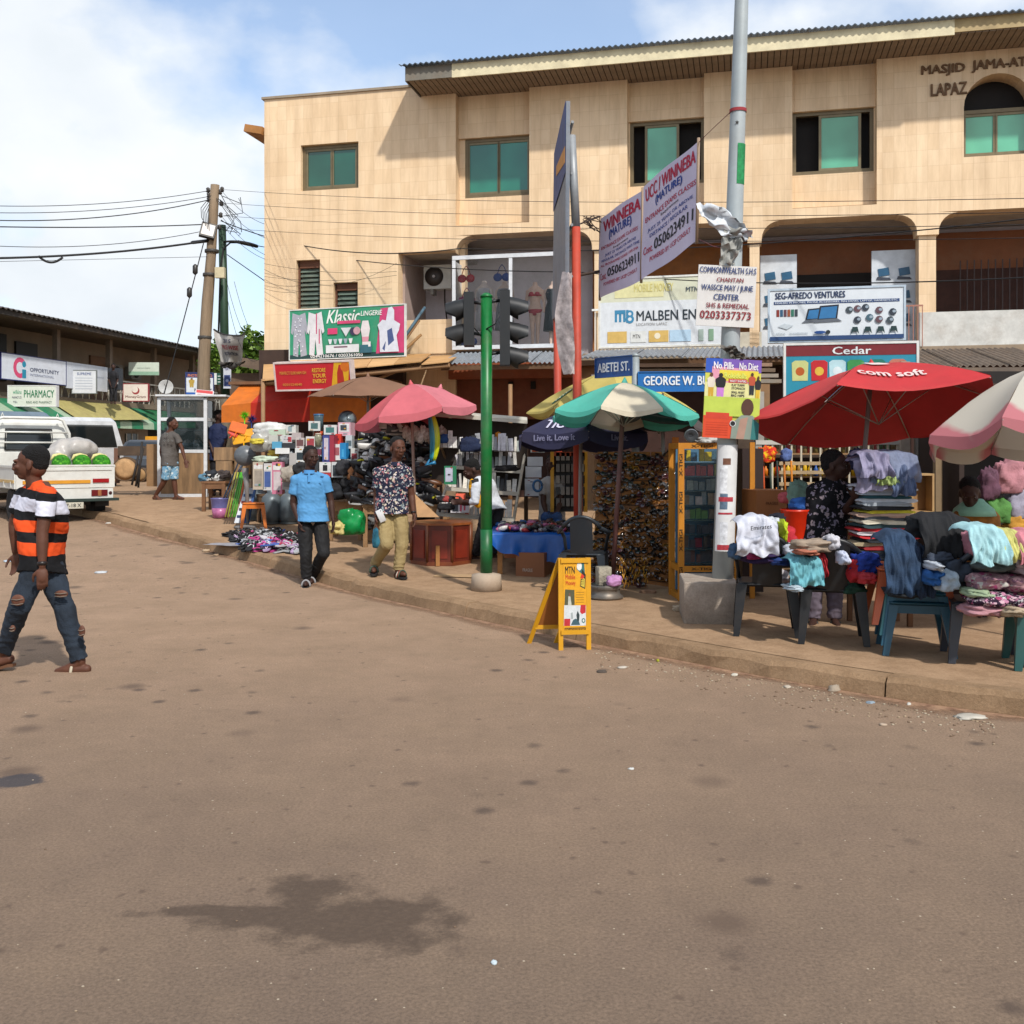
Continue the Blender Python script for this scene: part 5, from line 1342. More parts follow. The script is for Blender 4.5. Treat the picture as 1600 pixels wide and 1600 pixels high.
def spots_mat(name, base, cols, sc, th=.34, extra=None):
 m = bpy.data.materials.new(name); m.use_nodes = True; nt = m.node_tree; b = nt.nodes['Principled BSDF']
 tc = N(nt, 'ShaderNodeTexCoord'); nn = N(nt, 'ShaderNodeTexNoise'); nn.inputs['Scale'].default_value = sc * 1.2; L(nt, tc.outputs['Object'], nn.inputs['Vector'])
 mm = N(nt, 'ShaderNodeMixRGB'); mm.inputs[0].default_value = .07; L(nt, tc.outputs['Object'], mm.inputs[1]); L(nt, nn.outputs['Color'], mm.inputs[2])
 v = N(nt, 'ShaderNodeTexVoronoi'); v.inputs['Scale'].default_value = sc; L(nt, mm.outputs[0], v.inputs['Vector'])
 sp = N(nt, 'ShaderNodeSeparateXYZ'); L(nt, v.outputs['Color'], sp.inputs[0])
 r = N(nt, 'ShaderNodeValToRGB'); r.color_ramp.interpolation = 'CONSTANT'; e = r.color_ramp.elements
 while len(e) > 1: e.remove(e[-1])
 e[0].position = 0; e[0].color = lin(cols[0]) + (1,)
 for i, c in enumerate(cols[1:]): q = e.new((i + 1) / len(cols)); q.color = lin(c) + (1,)
 L(nt, sp.outputs[0], r.inputs[0])
 gt = N(nt, 'ShaderNodeMath', operation='LESS_THAN'); L(nt, v.outputs['Distance'], gt.inputs[0]); gt.inputs[1].default_value = th
 x = N(nt, 'ShaderNodeMixRGB'); L(nt, gt.outputs[0], x.inputs[0]); x.inputs[1].default_value = lin(base) + (1,); L(nt, r.outputs[0], x.inputs[2])
 L(nt, x.outputs[0], b.inputs['Base Color']); b.inputs['Roughness'].default_value = .8; b.inputs['Specular IOR Level'].default_value = .2
 return m
YO = 7.65
def zo(py): return PZ(py, YO)
OR, BKs, WHs = '#c9481c', '#141416', '#c0c0cc'
stripes = stripe_mat('striped_shirt', [(0, BKs), (zo(863), OR), (zo(843), BKs), (zo(829), OR), (zo(810), BKs), (zo(797), WHs), (zo(777), BKs), (zo(763), OR), (zo(742), '#141014')], tilt=(.10, 0))
denim = M('#1d2733', .85, var=.5, sc=3.5, bump=.4, bs=150)
def orange_extra(t, P, H, B):
 for (px, py, dy, w_, h_) in ((28, 938, -.24, .10, .085), (96, 928, -.10, .10, .055), (128, 986, -.09, .05, .085), (20, 982, -.2, .04, .05)):
  c = W(px, py, YO + dy) - B
  MB().ell(c, (w_ / 2, .012, h_ / 2), nu=12, nv=8).put('torn_patch', M('#5a3626', .7, var=.4, sc=30), t, label='ragged hole in the jeans with bare skin')
  for k in range(2): MB().tube([c + Vector((-w_ * .45, -.014, -h_ * .3 + h_ * .4 * k)), c + Vector((0, -.02, -h_ * .35 + h_ * .4 * k)), c + Vector((w_ * .45, -.014, -h_ * .25 + h_ * .4 * k))], .0035, 4).put('torn_thread', M('#6f6358'), t)
 a, b = P['elR'], P['wrR']; c = a.lerp(b, .93)
 MB().lathe([(.030, -.014), (.035, -.008), (.035, .008), (.030, .014)], (0, 0, 0), 14, mx=Matrix.Translation(c) @ (b - a).to_track_quat('Z', 'Y').to_matrix().to_4x4()).put('wristwatch', M('#1a1210', .4), t)
 c = P['neck']; MB().lathe([(.060, -.035), (.066, .0), (.060, .03)], c + Vector((-.0, .01, -.01)), 18, cap=False).put('collar', M('#141014', .8), t)
person('man in orange, black and white striped shirt and torn jeans striding left', YO, GY(65, 1052, 0) * 1.0 if False else Vector((PX(65, YO), YO, 0)),
 dict(head=(48, 724, 0), neck=(54, 757, .02), chest=(64, 772, .02), pel=(66, 878, .02), shL=(37, 772, .16), shR=(74, 774, -.16), elL=(22, 818, .22), wrL=(24, 862, .22), elR=(66, 832, -.21), wrR=(66, 884, -.24),
         hpL=(61, 882, -.06), hpR=(76, 884, .06), knL=(30, 948, -.14), anL=(6, 1018, .05), toL=(-26, 1046, .05), knR=(100, 950, .0), anR=(126, 1034, .03), toR=(100, 1049, .03)),
 stripes, denim, 1, facing=-88, headyaw=-82, vox=.006, sleeve=.62, shoe=('#5a3a24', '#a59a86'), bulk=1.05, seed=1, extra=orange_extra)
YB = 12.45
def blue_extra(t, P, H, B):
 c = P['neck']; fwd = Vector((.2, -1, 0)).normalized()
 MB().lathe([(.083, -.028), (.072, .0), (.064, .016), (.056, .010)], c + Vector((0, .0, -.018)), 20, cap=False).put('collar', M('#3f7cb0', .8), t)
 MB().box(c + fwd * .118 + Vector((-.008, 0, -.09)), (.026, .006, .11), rz=R(12), rx=R(-8)).put('placket', M('#4682b4', .8), t)
 MB().ell(W(503, 745, YB - .135) - B, (.022, .006, .014), nu=10, nv=6).put('chest_badge', M('#23507a', .7), t)
 mb = MB()
person('man in sky blue polo shirt and black trousers stepping off the kerb', YB, Vector((PX(487, YB), YB, .0)),
 dict(head=(486, 714, 0), neck=(484, 734, .02), chest=(484, 748, .03), pel=(489, 805, .03), shL=(462, 748, .02), shR=(508, 748, .03), elL=(458, 786, .04), wrL=(466, 812, -.02), elR=(517, 782, .05), wrR=(520, 810, .0),
         hpL=(477, 824, .02), hpR=(501, 824, .04), knL=(478, 868, -.03), anL=(479, 906, .0), toL=(477, 914, -.20), knR=(506, 864, -.06), anR=(487, 900, .22), toR=(486, 909, .08)),
 M('#4a84b2', .8, var=.12, sc=5), M('#101012', .8, var=.25), 2, facing=12, headyaw=32, vox=.0068, sleeve=.62, shoe=('#202022', '#8a8a8c', '#1c1c1e', '#8a8a8c'), seed=5, extra=blue_extra)
YF = 12.15
FLW = spots_mat('flowered_shirt', '#1c2033', ['#b58f8a', '#bdb3b4', '#1c2033', '#a8686c', '#8d9a9c', '#c4b9a4', '#30323f'], 34, .46)
KHK = M('#8f7d55', .85, var=.15, sc=3, bump=.3, bs=60)
def floral_extra(t, P, H, B):
 c = W(595, 806, YF - .12) - B
 m = Matrix.Translation(c) @ Matrix.Rotation(R(-25), 4, 'Y')
 p = MB(); p.rbox((0, 0, 0), (.075, .009, .15), .004, 0, mx=m); o = p.put('phone', M('#bdbdbd', .3), t)
 MB().ell((0, 0, 0), (.006, .003, .006), nu=8, nv=4, mx=m @ Matrix.Translation((.022, -.006, .055))).put('camera_lens', M('#111', .2), o)
 c = P['neck']; MB().lathe([(.085, -.030), (.072, .0), (.066, .018), (.058, .010)], c + Vector((0, 0, -.015)), 20, cap=False).put('collar', FLW, t)
 for k in range(2): MB().tube([P['pel'] + Vector((.01 + .02 * k, -.15, .0)), P['pel'] + Vector((.015 + .03 * k, -.165, -.05))], .003, 4).put('drawstring', M('#c0b8a8'), t)
 a, b = P['elR'], P['wrR']; c = b.lerp(a, .05)
 MB().lathe([(.029, -.012), (.033, 0), (.029, .012)], (0, 0, 0), 12, mx=Matrix.Translation(c) @ (b - a).to_track_quat('Z', 'Y').to_matrix().to_4x4()).put('bracelet', M('#1a1210', .4), t)
person('man in flowered short sleeve shirt and khaki trousers holding a white phone', YF, Vector((PX(618, YF), YF, KH)),
 dict(head=(622, 700, 0), neck=(619, 722, .02), chest=(614, 736, .03), pel=(612, 793, .03), shL=(591, 737, .04), shR=(636, 736, .02), elL=(589, 778, .06), wrL=(588, 806, -.04), elR=(643, 774, .04), wrR=(646, 802, -.02),
         hpL=(602, 812, .02), hpR=(625, 812, .02), knL=(604, 850, -.10), anL=(585, 882, .22), toL=(584, 892, .06), knR=(628, 852, -.02), anR=(622, 892, -.02), toR=(634, 898, -.20)),
 FLW, KHK, 1, facing=8, headyaw=25, vox=.0068, sleeve=.62, shoe=('#1c1a1a', '#b0a898', '#7a3024', '#3a4a3c'), bulk=1.08, seed=9, extra=floral_extra)
YG = 21.2
def grey_extra(t, P, H, B):
 for i, s in enumerate(('H', '+ + +')):
  me = textmesh(s, .03)
  for q in me.vertices: q.co = Vector((q.co.x * .09, 0, q.co.y * .09)) + (W(257 if i == 0 else 255, 681 if i == 0 else 691, YG - .17) - B)
  me.materials.append(M('#a8a8a4')); me.name = 'lettering'; link(me, 'lettering', t)
person('man in grey T-shirt and pale blue patterned shorts walking right past the kiosk', YG, Vector((PX(266, YG), YG, g(YG) + KH)),
 dict(head=(270, 662, 0), neck=(267, 673, .02), chest=(265, 680, .02), pel=(266, 721, .02), shL=(256, 681, .1), shR=(276, 681, -.05), elL=(252, 706, .14), wrL=(255, 722, .12), elR=(284, 700, -.08), wrR=(289, 718, -.12),
         hpL=(262, 724, -.06), hpR=(272, 724, .06), knL=(258, 750, -.03), anL=(243, 774, .05), toL=(251, 783, .0), knR=(272, 750, .06), anR=(275, 775, .06), toR=(286, 779, .02)),
 M('#4f4a46', .85, var=.15), spots_mat('patterned_shorts', '#6f95ad', ['#a9bcc4', '#4a7a94', '#c0c8c8'], 22, .45), 1, facing=75, headyaw=72, vox=.011, sleeve=.6, tlen=.68, shoe=('#241a16', '#2a201c'), seed=4, extra=grey_extra)
YV = 13.6
person('bending shopper in black and yellow vest over white shirt behind green pole', YV, Vector((PX(758, YV), YV, g(YV) + KH)),
 dict(head=(737, 734, -.02), neck=(746, 744, .0), chest=(754, 754, .02), pel=(770, 792, .04), shL=(744, 758, -.16), shR=(764, 752, .2), elL=(742, 784, -.2), wrL=(726, 784, -.12), elR=(760, 782, .22), wrR=(742, 784, .2),
         hpL=(762, 798, -.08), hpR=(776, 798, .08), knL=(752, 834, -.05), anL=(742, 868, -.02), toL=(730, 876, -.02), knR=(772, 834, .08), anR=(772, 866, .08), toR=(758, 873, .06)),
 M('#b9bdc4', .8, var=.12), M('#1b1b1f', .8, var=.2), 2, facing=-80, headyaw=-75, pitch=28, vox=.010, sleeve=1.4, shoe=('#151515', '#202020'), seed=8,
 extra=lambda t, P, H, B: (MB().ell(P['chest'].lerp(P['pel'], .42) + Vector((-.15, -.17, -.02)), (.075, .05, .20), nu=12, nv=10, mx=Matrix.Rotation(R(-14), 4, 'Y')).put('vest_panel', stripe_mat('vest', [(0, '#c98f14')] + [(.9 + .05 * i, '#c98f14' if i % 2 else '#8d6410') for i in range(12)]), t),
  MB().tube([P['chest'] + Vector((-.1, -.17, .02)), P['chest'].lerp(P['pel'], .5) + Vector((-.13, -.15, 0)), P['pel'] + Vector((-.14, -.13, .02))], [.05, .06, .05], 10).put('vest_edge', M('#18181a'), t)))
YW = 9.0
person('woman in black dress with pale flowers standing in the shade of red parasol', YW, Vector((PX(1296, YW), YW, KH)),
 dict(head=(1306, 727, 0), neck=(1300, 750, .03), chest=(1298, 762, .04), pel=(1286, 850, .05), shL=(1272, 766, .05), shR=(1322, 764, .05), elL=(1268, 815, .06), wrL=(1290, 845, -.08), elR=(1322, 800, -.05), wrR=(1332, 780, -.22),
         hpL=(1272, 852, .05), hpR=(1302, 852, .05), knL=(1272, 910, .05), anL=(1272, 968, .05), toL=(1268, 978, -.08), knR=(1304, 910, .05), anR=(1304, 968, .05), toR=(1308, 978, -.08)),
 spots_mat('flowered_dress', '#0e0e12', ['#7d7482', '#0e0e12', '#6a6474', '#0e0e12', '#8a7c80'], 26, .42), M('#5f5560', .8, var=.2), 2, facing=35, headyaw=60, vox=.010, sleeve=.8, shirt_len=-.2, shoe=('#151515', '#202020'), bulk=1.12, seed=2)
YM = 9.2
person('seller with mint green scarf bending in the dark stall at right', YM, Vector((PX(1520, YM), YM, KH)),
 dict(head=(1515, 770, 0), neck=(1520, 790, .05), chest=(1526, 802, .08), pel=(1545, 880, .2), shL=(1500, 806, .05), shR=(1550, 806, .1), elL=(1492, 846, -.02), wrL=(1472, 862, -.15), elR=(1556, 848, .0), wrR=(1540, 866, -.2),
         hpL=(1532, 884, .2), hpR=(1560, 884, .2), knL=(1530, 925, .1), anL=(1532, 966, .2), toL=(1528, 972, .0), knR=(1562, 925, .1), anR=(1562, 966, .2), toR=(1560, 972, .0)),
 M('#8a5a1e', .8, var=.5, sc=9), M('#1a1c22', .8), 2, facing=-25, headyaw=-20, pitch=22, vox=.012, sleeve=1.3, shoe=('#151515', '#202020'), seed=6,
 extra=lambda t, P, H, B: MB().lathe([(.19, -.06), (.17, 0), (.09, .07), (.075, .09)], P['neck'] + Vector((.02, .02, -.03)), 16, mx=None).put('scarf', M('#7fae98', .8, var=.25), t))
YN = 22.4
person('person in dark blue shirt behind the table beside the glass kiosk', YN, Vector((PX(341, YN), YN, g(YN) + KH)),
 dict(head=(343, 650, 0), neck=(341, 661, .02), chest=(340, 667, .02), pel=(340, 712, .02), shL=(331, 669, .0), shR=(350, 669, 0), elL=(328, 690, 0), wrL=(332, 706, -.1), elR=(352, 690, 0), wrR=(349, 706, -.1),
         hpL=(335, 714, 0), hpR=(345, 714, 0), knL=(335, 742, 0), anL=(335, 768, 0), toL=(334, 773, -.1), knR=(345, 742, 0), anR=(345, 768, 0), toR=(346, 773, -.1)),
 M('#142043', .8), M('#15151a', .8), 2, facing=60, headyaw=80, vox=.013, sleeve=.8, seed=3)
YS = 14.4
person('seated vendor in blue jeans beside the white stacked boxes', YS, Vector((PX(862, YS), YS, g(YS) + KH)),
 dict(head=(862, 725, 0), neck=(862, 742, .02), chest=(861, 750, .02), pel=(862, 805, .1), shL=(850, 754, .0), shR=(876, 754, .0), elL=(849, 785, -.05), wrL=(853, 800, -.2), elR=(876, 785, -.05), wrR=(870, 800, -.2),
         hpL=(856, 808, .1), hpR=(868, 808, .1), knL=(853, 808, -.3), anL=(853, 850, -.3), toL=(852, 856, -.4), knR=(870, 808, -.3), anR=(870, 850, -.3), toR=(870, 856, -.4)),
 M('#8d8a88', .8), M('#1c3a66', .8), 2, facing=-10, headyaw=-20, vox=.012, sleeve=.6, seed=3)
YQ = 15.6
person('vendor in dark red shirt in the shadows behind the pink parasol pole', YQ, Vector((PX(668, YQ), YQ, g(YQ) + KH)),
 dict(head=(664, 702, 0), neck=(663, 716, .02), chest=(663, 722, .02), pel=(664, 770, .1), shL=(650, 725, .0), shR=(676, 725, .0), elL=(648, 752, -.05), wrL=(658, 764, -.2), elR=(680, 750, -.05), wrR=(672, 760, -.25),
         hpL=(658, 774, .1), hpR=(670, 774, .1), knL=(657, 776, -.25), anL=(657, 820, -.25), toL=(656, 828, -.35), knR=(672, 776, -.25), anR=(672, 820, -.25), toR=(672, 828, -.35)),
 M('#4a1216', .8), M('#16161a', .8), 2, facing=0, headyaw=15, vox=.013, sleeve=.8, seed=3)
YZ = 44.0
person('onlooker in black leaning on the far balcony rail', YZ, Vector((PX(177, YZ), YZ, 3.95)),
 dict(head=(177, 573, 0), neck=(177, 579, .02), chest=(177, 582, .02), pel=(177, 603, .1), shL=(171, 583, .0), shR=(183, 583, .0), elL=(170, 594, 0), wrL=(173, 602, -.2), elR=(184, 594, 0), wrR=(181, 602, -.2),
         hpL=(174, 605, .1), hpR=(180, 605, .1), knL=(174, 617, 0), anL=(174, 628, 0), toL=(174, 631, -.1), knR=(180, 617, 0), anR=(180, 628, 0), toR=(180, 631, -.1)),
 M('#16161c', .8), M('#121216', .8), 2, facing=10, headyaw=20, vox=.02, sleeve=.8, seed=3)
def parasol(label, px, pyr, Y, pyapex, rad, cols, n=8, base=None, leanpx=0, drop=None, valance=0, sag=.06, rot=0, tilt=(0, 0), pole='#8b8682', scallop=.06, pole_r=.022, trans=.22, wood=False, dirt=.12, foot=None, broken=False):
 top = W(px, pyapex, Y); rimz = PZ(pyr, Y); h = top.z - rimz
 z0 = g(Y) + KH if foot is None else foot
 bx = PX(base, Y) if base else top.x
 t = thing('parasol', label, 'parasol', (bx, Y, z0))
 o = top - Vector((bx, Y, z0))
 T = Matrix.Translation(o) @ Matrix.Rotation(R(tilt[0]), 4, 'X') @ Matrix.Rotation(R(tilt[1]), 4, 'Y')
 for i in range(n):
  a0 = rot + 2 * math.pi * i / n; a1 = rot + 2 * math.pi * (i + 1) / n
  def fn(u, v):
   ww = math.sin(math.pi * u)
   c0, c1 = math.cos(a0) * (1 - u) + math.cos(a1) * u, math.sin(a0) * (1 - u) + math.sin(a1) * u
   rr = v * rad * (1 - scallop * ww * v)
   z = -h * (v ** 1.45) - sag * ww * math.sin(math.pi * v * .55) * .6 * v
   if broken and i in broken: z -= .12 * v * v * ww
   wob = noise.noise(Vector((c0 * 3 * v + i, c1 * 3 * v, px * .01))) * .02
   return T @ Vector((c0 * rr, c1 * rr, z + wob * v))
  mb = MB(); mb.grid(fn, 8, 8)
  if valance:
   def fv(u, v):
    q = fn(u, 1.0); sc = 1 - .35 * (abs(2 * u - 1) ** 3)
    return q + Vector((math.cos((a0 + a1) / 2) * .01 * v, math.sin((a0 + a1) / 2) * .01 * v, -valance * v * sc))
   mb.grid(fv, 8, 2)
  mb.put('canopy_panel', M(cols[i % len(cols)], .75, var=.14, sc=3, trans=trans, dirt=dirt), t)
  rib = MB(); pts = []
  for k in range(5):
   v = k / 4; pts.append(T @ Vector((math.cos(a0) * v * rad, math.sin(a0) * v * rad, -h * (v ** 1.45) - .018)))
  rib.tube(pts, .006, 5); rib.tube([T @ Vector((0, 0, -h * .9 - .15)), pts[2]], .005, 5)
  rib.put('rib', M('#a8a49c', .4, .5), t)
 PMt = M(pole, .6, dirt=.15)
 MB().tube([Vector((0, 0, 0)), T @ Vector((0, 0, -.02))], pole_r, 8).put('pole', PMt, t)
 MB().lathe([(.03, -.02), (.035, 0), (.015, .04), (.005, .06)], (0, 0, 0), 8, mx=T).put('finial', M(cols[0], .6), t)
 def surf(x, y):
  a = (math.atan2(y, x) - rot) % (2 * math.pi); i = int(a / (2 * math.pi / n)); f = a - i * 2 * math.pi / n; W2 = 2 * math.pi / n
  u = math.sin(f) / (math.sin(f) + math.sin(W2 - f)); ln = math.hypot(math.cos(W2) * u + (1 - u), math.sin(W2) * u)
  r = math.hypot(x, y); v = r / rad / ln
  for _ in range(5): v = r / rad / ln / (1 - scallop * math.sin(math.pi * u) * v)
  ww = math.sin(math.pi * u)
  return -h * (v ** 1.45) - sag * ww * math.sin(math.pi * v * .55) * .6 * v
 t_surf[t.name] = surf
 return t, T, o, h
t_surf = {}
def canopy_text(t, T, rad, h, s, ang, r0, r1, halfw, col, vz=None, bold=.03, lift=.012):
 me = textmesh(s, bold); xs = [q.co.x for q in me.vertices]; ys = [q.co.y for q in me.vertices]; a_, b_, c_, d_ = min(xs), max(xs), min(ys), max(ys)
 for q in me.vertices:
  u = (q.co.x - a_) / (b_ - a_) * 2 - 1; v = (q.co.y - c_) / (d_ - c_)
  r = r0 + (r1 - r0) * v; x = u * halfw
  rr = math.hypot(r, x)
  p = Vector((math.cos(ang) * r - math.sin(ang) * x, math.sin(ang) * r + math.cos(ang) * x, 0))
  if vz is not None: p = Vector((math.cos(ang) * r1 - math.sin(ang) * x, math.sin(ang) * r1 + math.cos(ang) * x, -h - vz[0] + (vz[0] - vz[1]) * v + 0))
  else: p.z = t_surf[t.name](p.x, p.y) + .014 + q.co.z
  q.co = T @ p
 me.materials.append(M(col)); me.name = 'lettering'
 return link(me, 'lettering', t)
A270 = -math.pi / 2
t, T, o, h = parasol('big red parasol with white lettering over the clothes stall', 1362, 648, 9.3, 571, 1.20, ['#a82528', '#b02e30'], n=6, base=1328, sag=.10, rot=R(-4), tilt=(-13, -2), valance=.02, scallop=.04, trans=.04, dirt=.05, pole='#7d7774')
canopy_text(t, T, 1.13, h, 'com soft', A270 - .16, .78, .64, .27, '#c9b4b0', lift=.02)
canopy_text(t, T, 1.13, h, 'Togo', A270 + 1.02, .92, .70, .22, '#b8a040', lift=.03)
mb = MB(); mb.grid(lambda u, v: T @ Vector((-.12 + .16 * (u - .5) + .05 * v, -.28 - .12 * v, t_surf[t.name](-.12 + .16 * (u - .5) + .05 * v, -.28 - .12 * v) + .014)), 4, 3); mb.put('printed_mark', M('#c9b4b0'), t)
parasol('white parasol with sun-bleached pink valance at the right edge', 1620, 672, 8.2, 574, .92, ['#b7b2a6', '#c2bdb2'], n=8, base=1612, sag=.12, rot=R(0), tilt=(-9, -3), valance=.10, scallop=.05, trans=.2)
t2 = [c for c in S.objects if c.name.startswith('parasol')][-1]
def bleached(o2, rad):
 m = bpy.data.materials.new('bleached_cloth'); m.use_nodes = True; nt = m.node_tree; b = nt.nodes['Principled BSDF']
 tc = N(nt, 'ShaderNodeTexCoord'); mp = N(nt, 'ShaderNodeMapping'); mp.inputs['Location'].default_value = (-o2.x, -o2.y, 0); mp.inputs['Scale'].default_value = (1, 1, 0); L(nt, tc.outputs['Object'], mp.inputs[0])
 ln = N(nt, 'ShaderNodeVectorMath', operation='LENGTH'); L(nt, mp.outputs[0], ln.inputs[0]); nn = N(nt, 'ShaderNodeTexNoise'); nn.inputs['Scale'].default_value = 4; L(nt, tc.outputs['Object'], nn.inputs['Vector'])
 ma = N(nt, 'ShaderNodeMath', operation='MULTIPLY_ADD'); L(nt, nn.outputs['Fac'], ma.inputs[0]); ma.inputs[1].default_value = .22; L(nt, ln.outputs['Value'], ma.inputs[2])
 r = N(nt, 'ShaderNodeValToRGB'); r.color_ramp.elements[0].position = rad * .94; r.color_ramp.elements[0].color = lin('#b7b2a6') + (1,); r.color_ramp.elements[1].position = rad * 1.0; r.color_ramp.elements[1].color = lin('#b06a70') + (1,); L(nt, ma.outputs[0], r.inputs[0]); L(nt, r.outputs[0], b.inputs['Base Color']); b.inputs['Roughness'].default_value = .8
 t_ = N(nt, 'ShaderNodeBsdfTranslucent'); L(nt, r.outputs[0], t_.inputs[0]); ms = N(nt, 'ShaderNodeMixShader'); ms.inputs[0].default_value = .25; L(nt, b.outputs[0], ms.inputs[1]); L(nt, t_.outputs[0], ms.inputs[2]); L(nt, ms.outputs[0], nt.nodes['Material Output'].inputs[0])
 return m
bm_ = bleached(Vector((W(1620, 574, 8.2).x - t2.location.x, 0, 0)), .92)
for c in t2.children:
 if c.name.startswith('canopy_panel'): c.data.materials.clear(); c.data.materials.append(bm_)
parasol('second faded pink parasol overlapping the first at its right', 688, 634, 15.2, 606, .58, ['#c4727c', '#bf6a74'], n=6, base=690, rot=R(0), sag=.05, valance=.03, scallop=.04, tilt=(-2, 12), trans=.18, dirt=.03, pole='#8d7468')
t, T, o, h = parasol('navy blue parasol with white lettering on its valance', 908, 678, 12.3, 638, .84, ['#23233f', '#292948'], n=6, base=905, rot=R(-28), sag=.05, valance=.17, scallop=.0, tilt=(-2, 0), trans=.08, dirt=.05)
for c, v in (('TIGO', None),): canopy_text(t, T, .84, h, c, R(-118), .64, .47, .20, '#b5b2c4', lift=.02)
canopy_text(t, T, .86, h, 'Live it. Love it', R(-118), .75, .75, .26, '#8f8fae', vz=(.11, .04)); canopy_text(t, T, .86, h, 'Live it.', R(-58), .75, .75, .12, '#8f8fae', vz=(.11, .04))
t, T, o, h = parasol('teal and white striped parasol beside the street sign post', 976, 650, 10.9, 598, .80, ['#4fae9c', '#c9bfa8', '#4fae9c', '#55b0a0', '#4fae9c', '#c2b8a4', '#4fae9c', '#4fae9c'], n=8, base=956, rot=R(-22.5 - 135), sag=.07, valance=.05, scallop=.03, tilt=(-5, 2), pole='#5b3a36', pole_r=.026, trans=.25)
t, T, o, h = parasol('pale yellow parasol with green oval logo behind the teal one', 955, 644, 13.6, 580, 1.12, ['#c3b264', '#bdac60'], n=8, base=960, rot=R(0), sag=.05, valance=.03, scallop=.03, tilt=(-3, 0), trans=.25)
oval = MB(); pts = [(math.cos(a) * .15, math.sin(a) * .11) for a in [2 * math.pi * i / 18 for i in range(18)]]
def ov(x, y, lift): cx, cy = -.66, -.44; px_, py_ = cx + x, cy + y; return T @ Vector((px_, py_, t_surf[t.name](px_, py_) + lift - .014))
oval.add([ov(x, y, .03) for x, y in pts], [list(range(18))]); oval.put('printed_logo', M('#2f6a4a'), t)
me = textmesh('MTN', .03); xs = [v.co.x for v in me.vertices]; ys = [v.co.y for v in me.vertices]
for v in me.vertices: v.co = ov((v.co.x - min(xs)) / (max(xs) - min(xs)) * .2 - .1, (v.co.y - min(ys)) / (max(ys) - min(ys)) * .12 - .06, .036)
me.materials.append(M('#c9c8a8')); link(me, 'lettering', t)
parasol('dark grey parasol half hidden behind the teal one', 1035, 662, 11.6, 622, .55, ['#39302f', '#433a38'], n=6, base=1040, rot=R(0), sag=.04, valance=.03, tilt=(-3, 6), trans=.05)
parasol('faded pink and red parasol over the shoe stall', 642, 648, 14.4, 600, .86, ['#bb5258', '#bd5a60', '#c67a84', '#bb5258', '#be6068', '#c4727c'], n=6, base=650, rot=R(0), sag=.06, valance=.11, scallop=.0, tilt=(-1, -9), trans=.18, dirt=.03, pole='#8d7468')
parasol('brown parasol behind the household goods stall', 575, 618, 17.0, 588, 1.15, ['#7a5a46', '#836049'], n=4, base=575, rot=R(45 + 25), sag=.04, valance=.0, tilt=(2, 0), trans=.15, dirt=.05)
def armchair(label, x, y, z, rz, col, backlow=False, nm='plastic_chair'):
 t = thing(nm, label, 'chair', (x, y, z), rz)
 m = M(col, .4, var=.12, dirt=.08)
 q = MB(); q.rbox((0, 0, .42), (.46, .44, .035), .06); q.put('seat', m, t)
 MB().bx(-.21, .21, -.215, -.205, .35, .42).put('seat_apron', m, t)
 for sx in (-1, 1):
  for sy in (-1, 1):
   a = Vector((sx * .20, sy * .19, .42)); b = Vector((sx * .245, sy * .235, 0)); l = MB()
   rings = []
   for p, w1 in ((a, .042), (a.lerp(b, .5), .034), (b, .024)):
    rings.append([p + Vector((-w1, -w1 * .8, 0)), p + Vector((w1, -w1 * .8, 0)), p + Vector((w1, w1 * .8, 0)), p + Vector((-w1, w1 * .8, 0))])
   l.loft(rings, 0, False).put('leg', m, t)
 def bk(u, v):
  a = (u - .5) * 1.5; top = .40 * (1 - .28 * (2 * u - 1) ** 2)
  return Vector((math.sin(a) * .29, .21 + .07 * v - (1 - math.cos(a)) * .20, .42 + top * v))
 mb = MB(); mb.grid(lambda u, v: bk(.22 + .56 * u, v * .96), 10, 8); mb.grid(lambda u, v: bk(.22 + .56 * u, v * .96) + Vector((0, .012, 0)), 10, 8); mb.put('backrest', m, t)
 MB().tube([bk(u / 12, 1.0) for u in range(13)], .022, 7, flat=.8).put('back_rim', m, t)
 for s in (0, 1):
  e = bk(s, 1.0); sg = -1 if s == 0 else 1
  MB().tube([e, Vector((sg * .27, .02, .645)), Vector((sg * .26, -.16, .63)), Vector((sg * .235, -.21, .56)), Vector((sg * .215, -.20, .42))], [.022, .028, .026, .022, .02], 7, flat=.8).put('armrest', m, t)
 return t
CHB = '#16191d'
c = GY(912, 925); armchair('empty dark grey plastic armchair behind the yellow sandwich board', c.x, c.y, c.z, R(170), '#1d2329')
CHS = [(1197, 985, 8.55, -12, '#14171b', 'black plastic chair under the white shirt, nearest the plinth'), (1300, 996, 8.2, -14, '#14171b', 'black plastic chair between the plinth chair and the blue stools'), (1537, 1035, 7.45, -16, '#2c3038', 'grey plastic chair heaped with flowered clothes at the right'), (1640, 1045, 7.2, -16, '#1f4a48', 'dark teal chair cut by the right edge')]
for px, py, Y, a, col, lab in CHS: armchair(lab, PX(px, Y), Y, KH, R(a + 180), col)
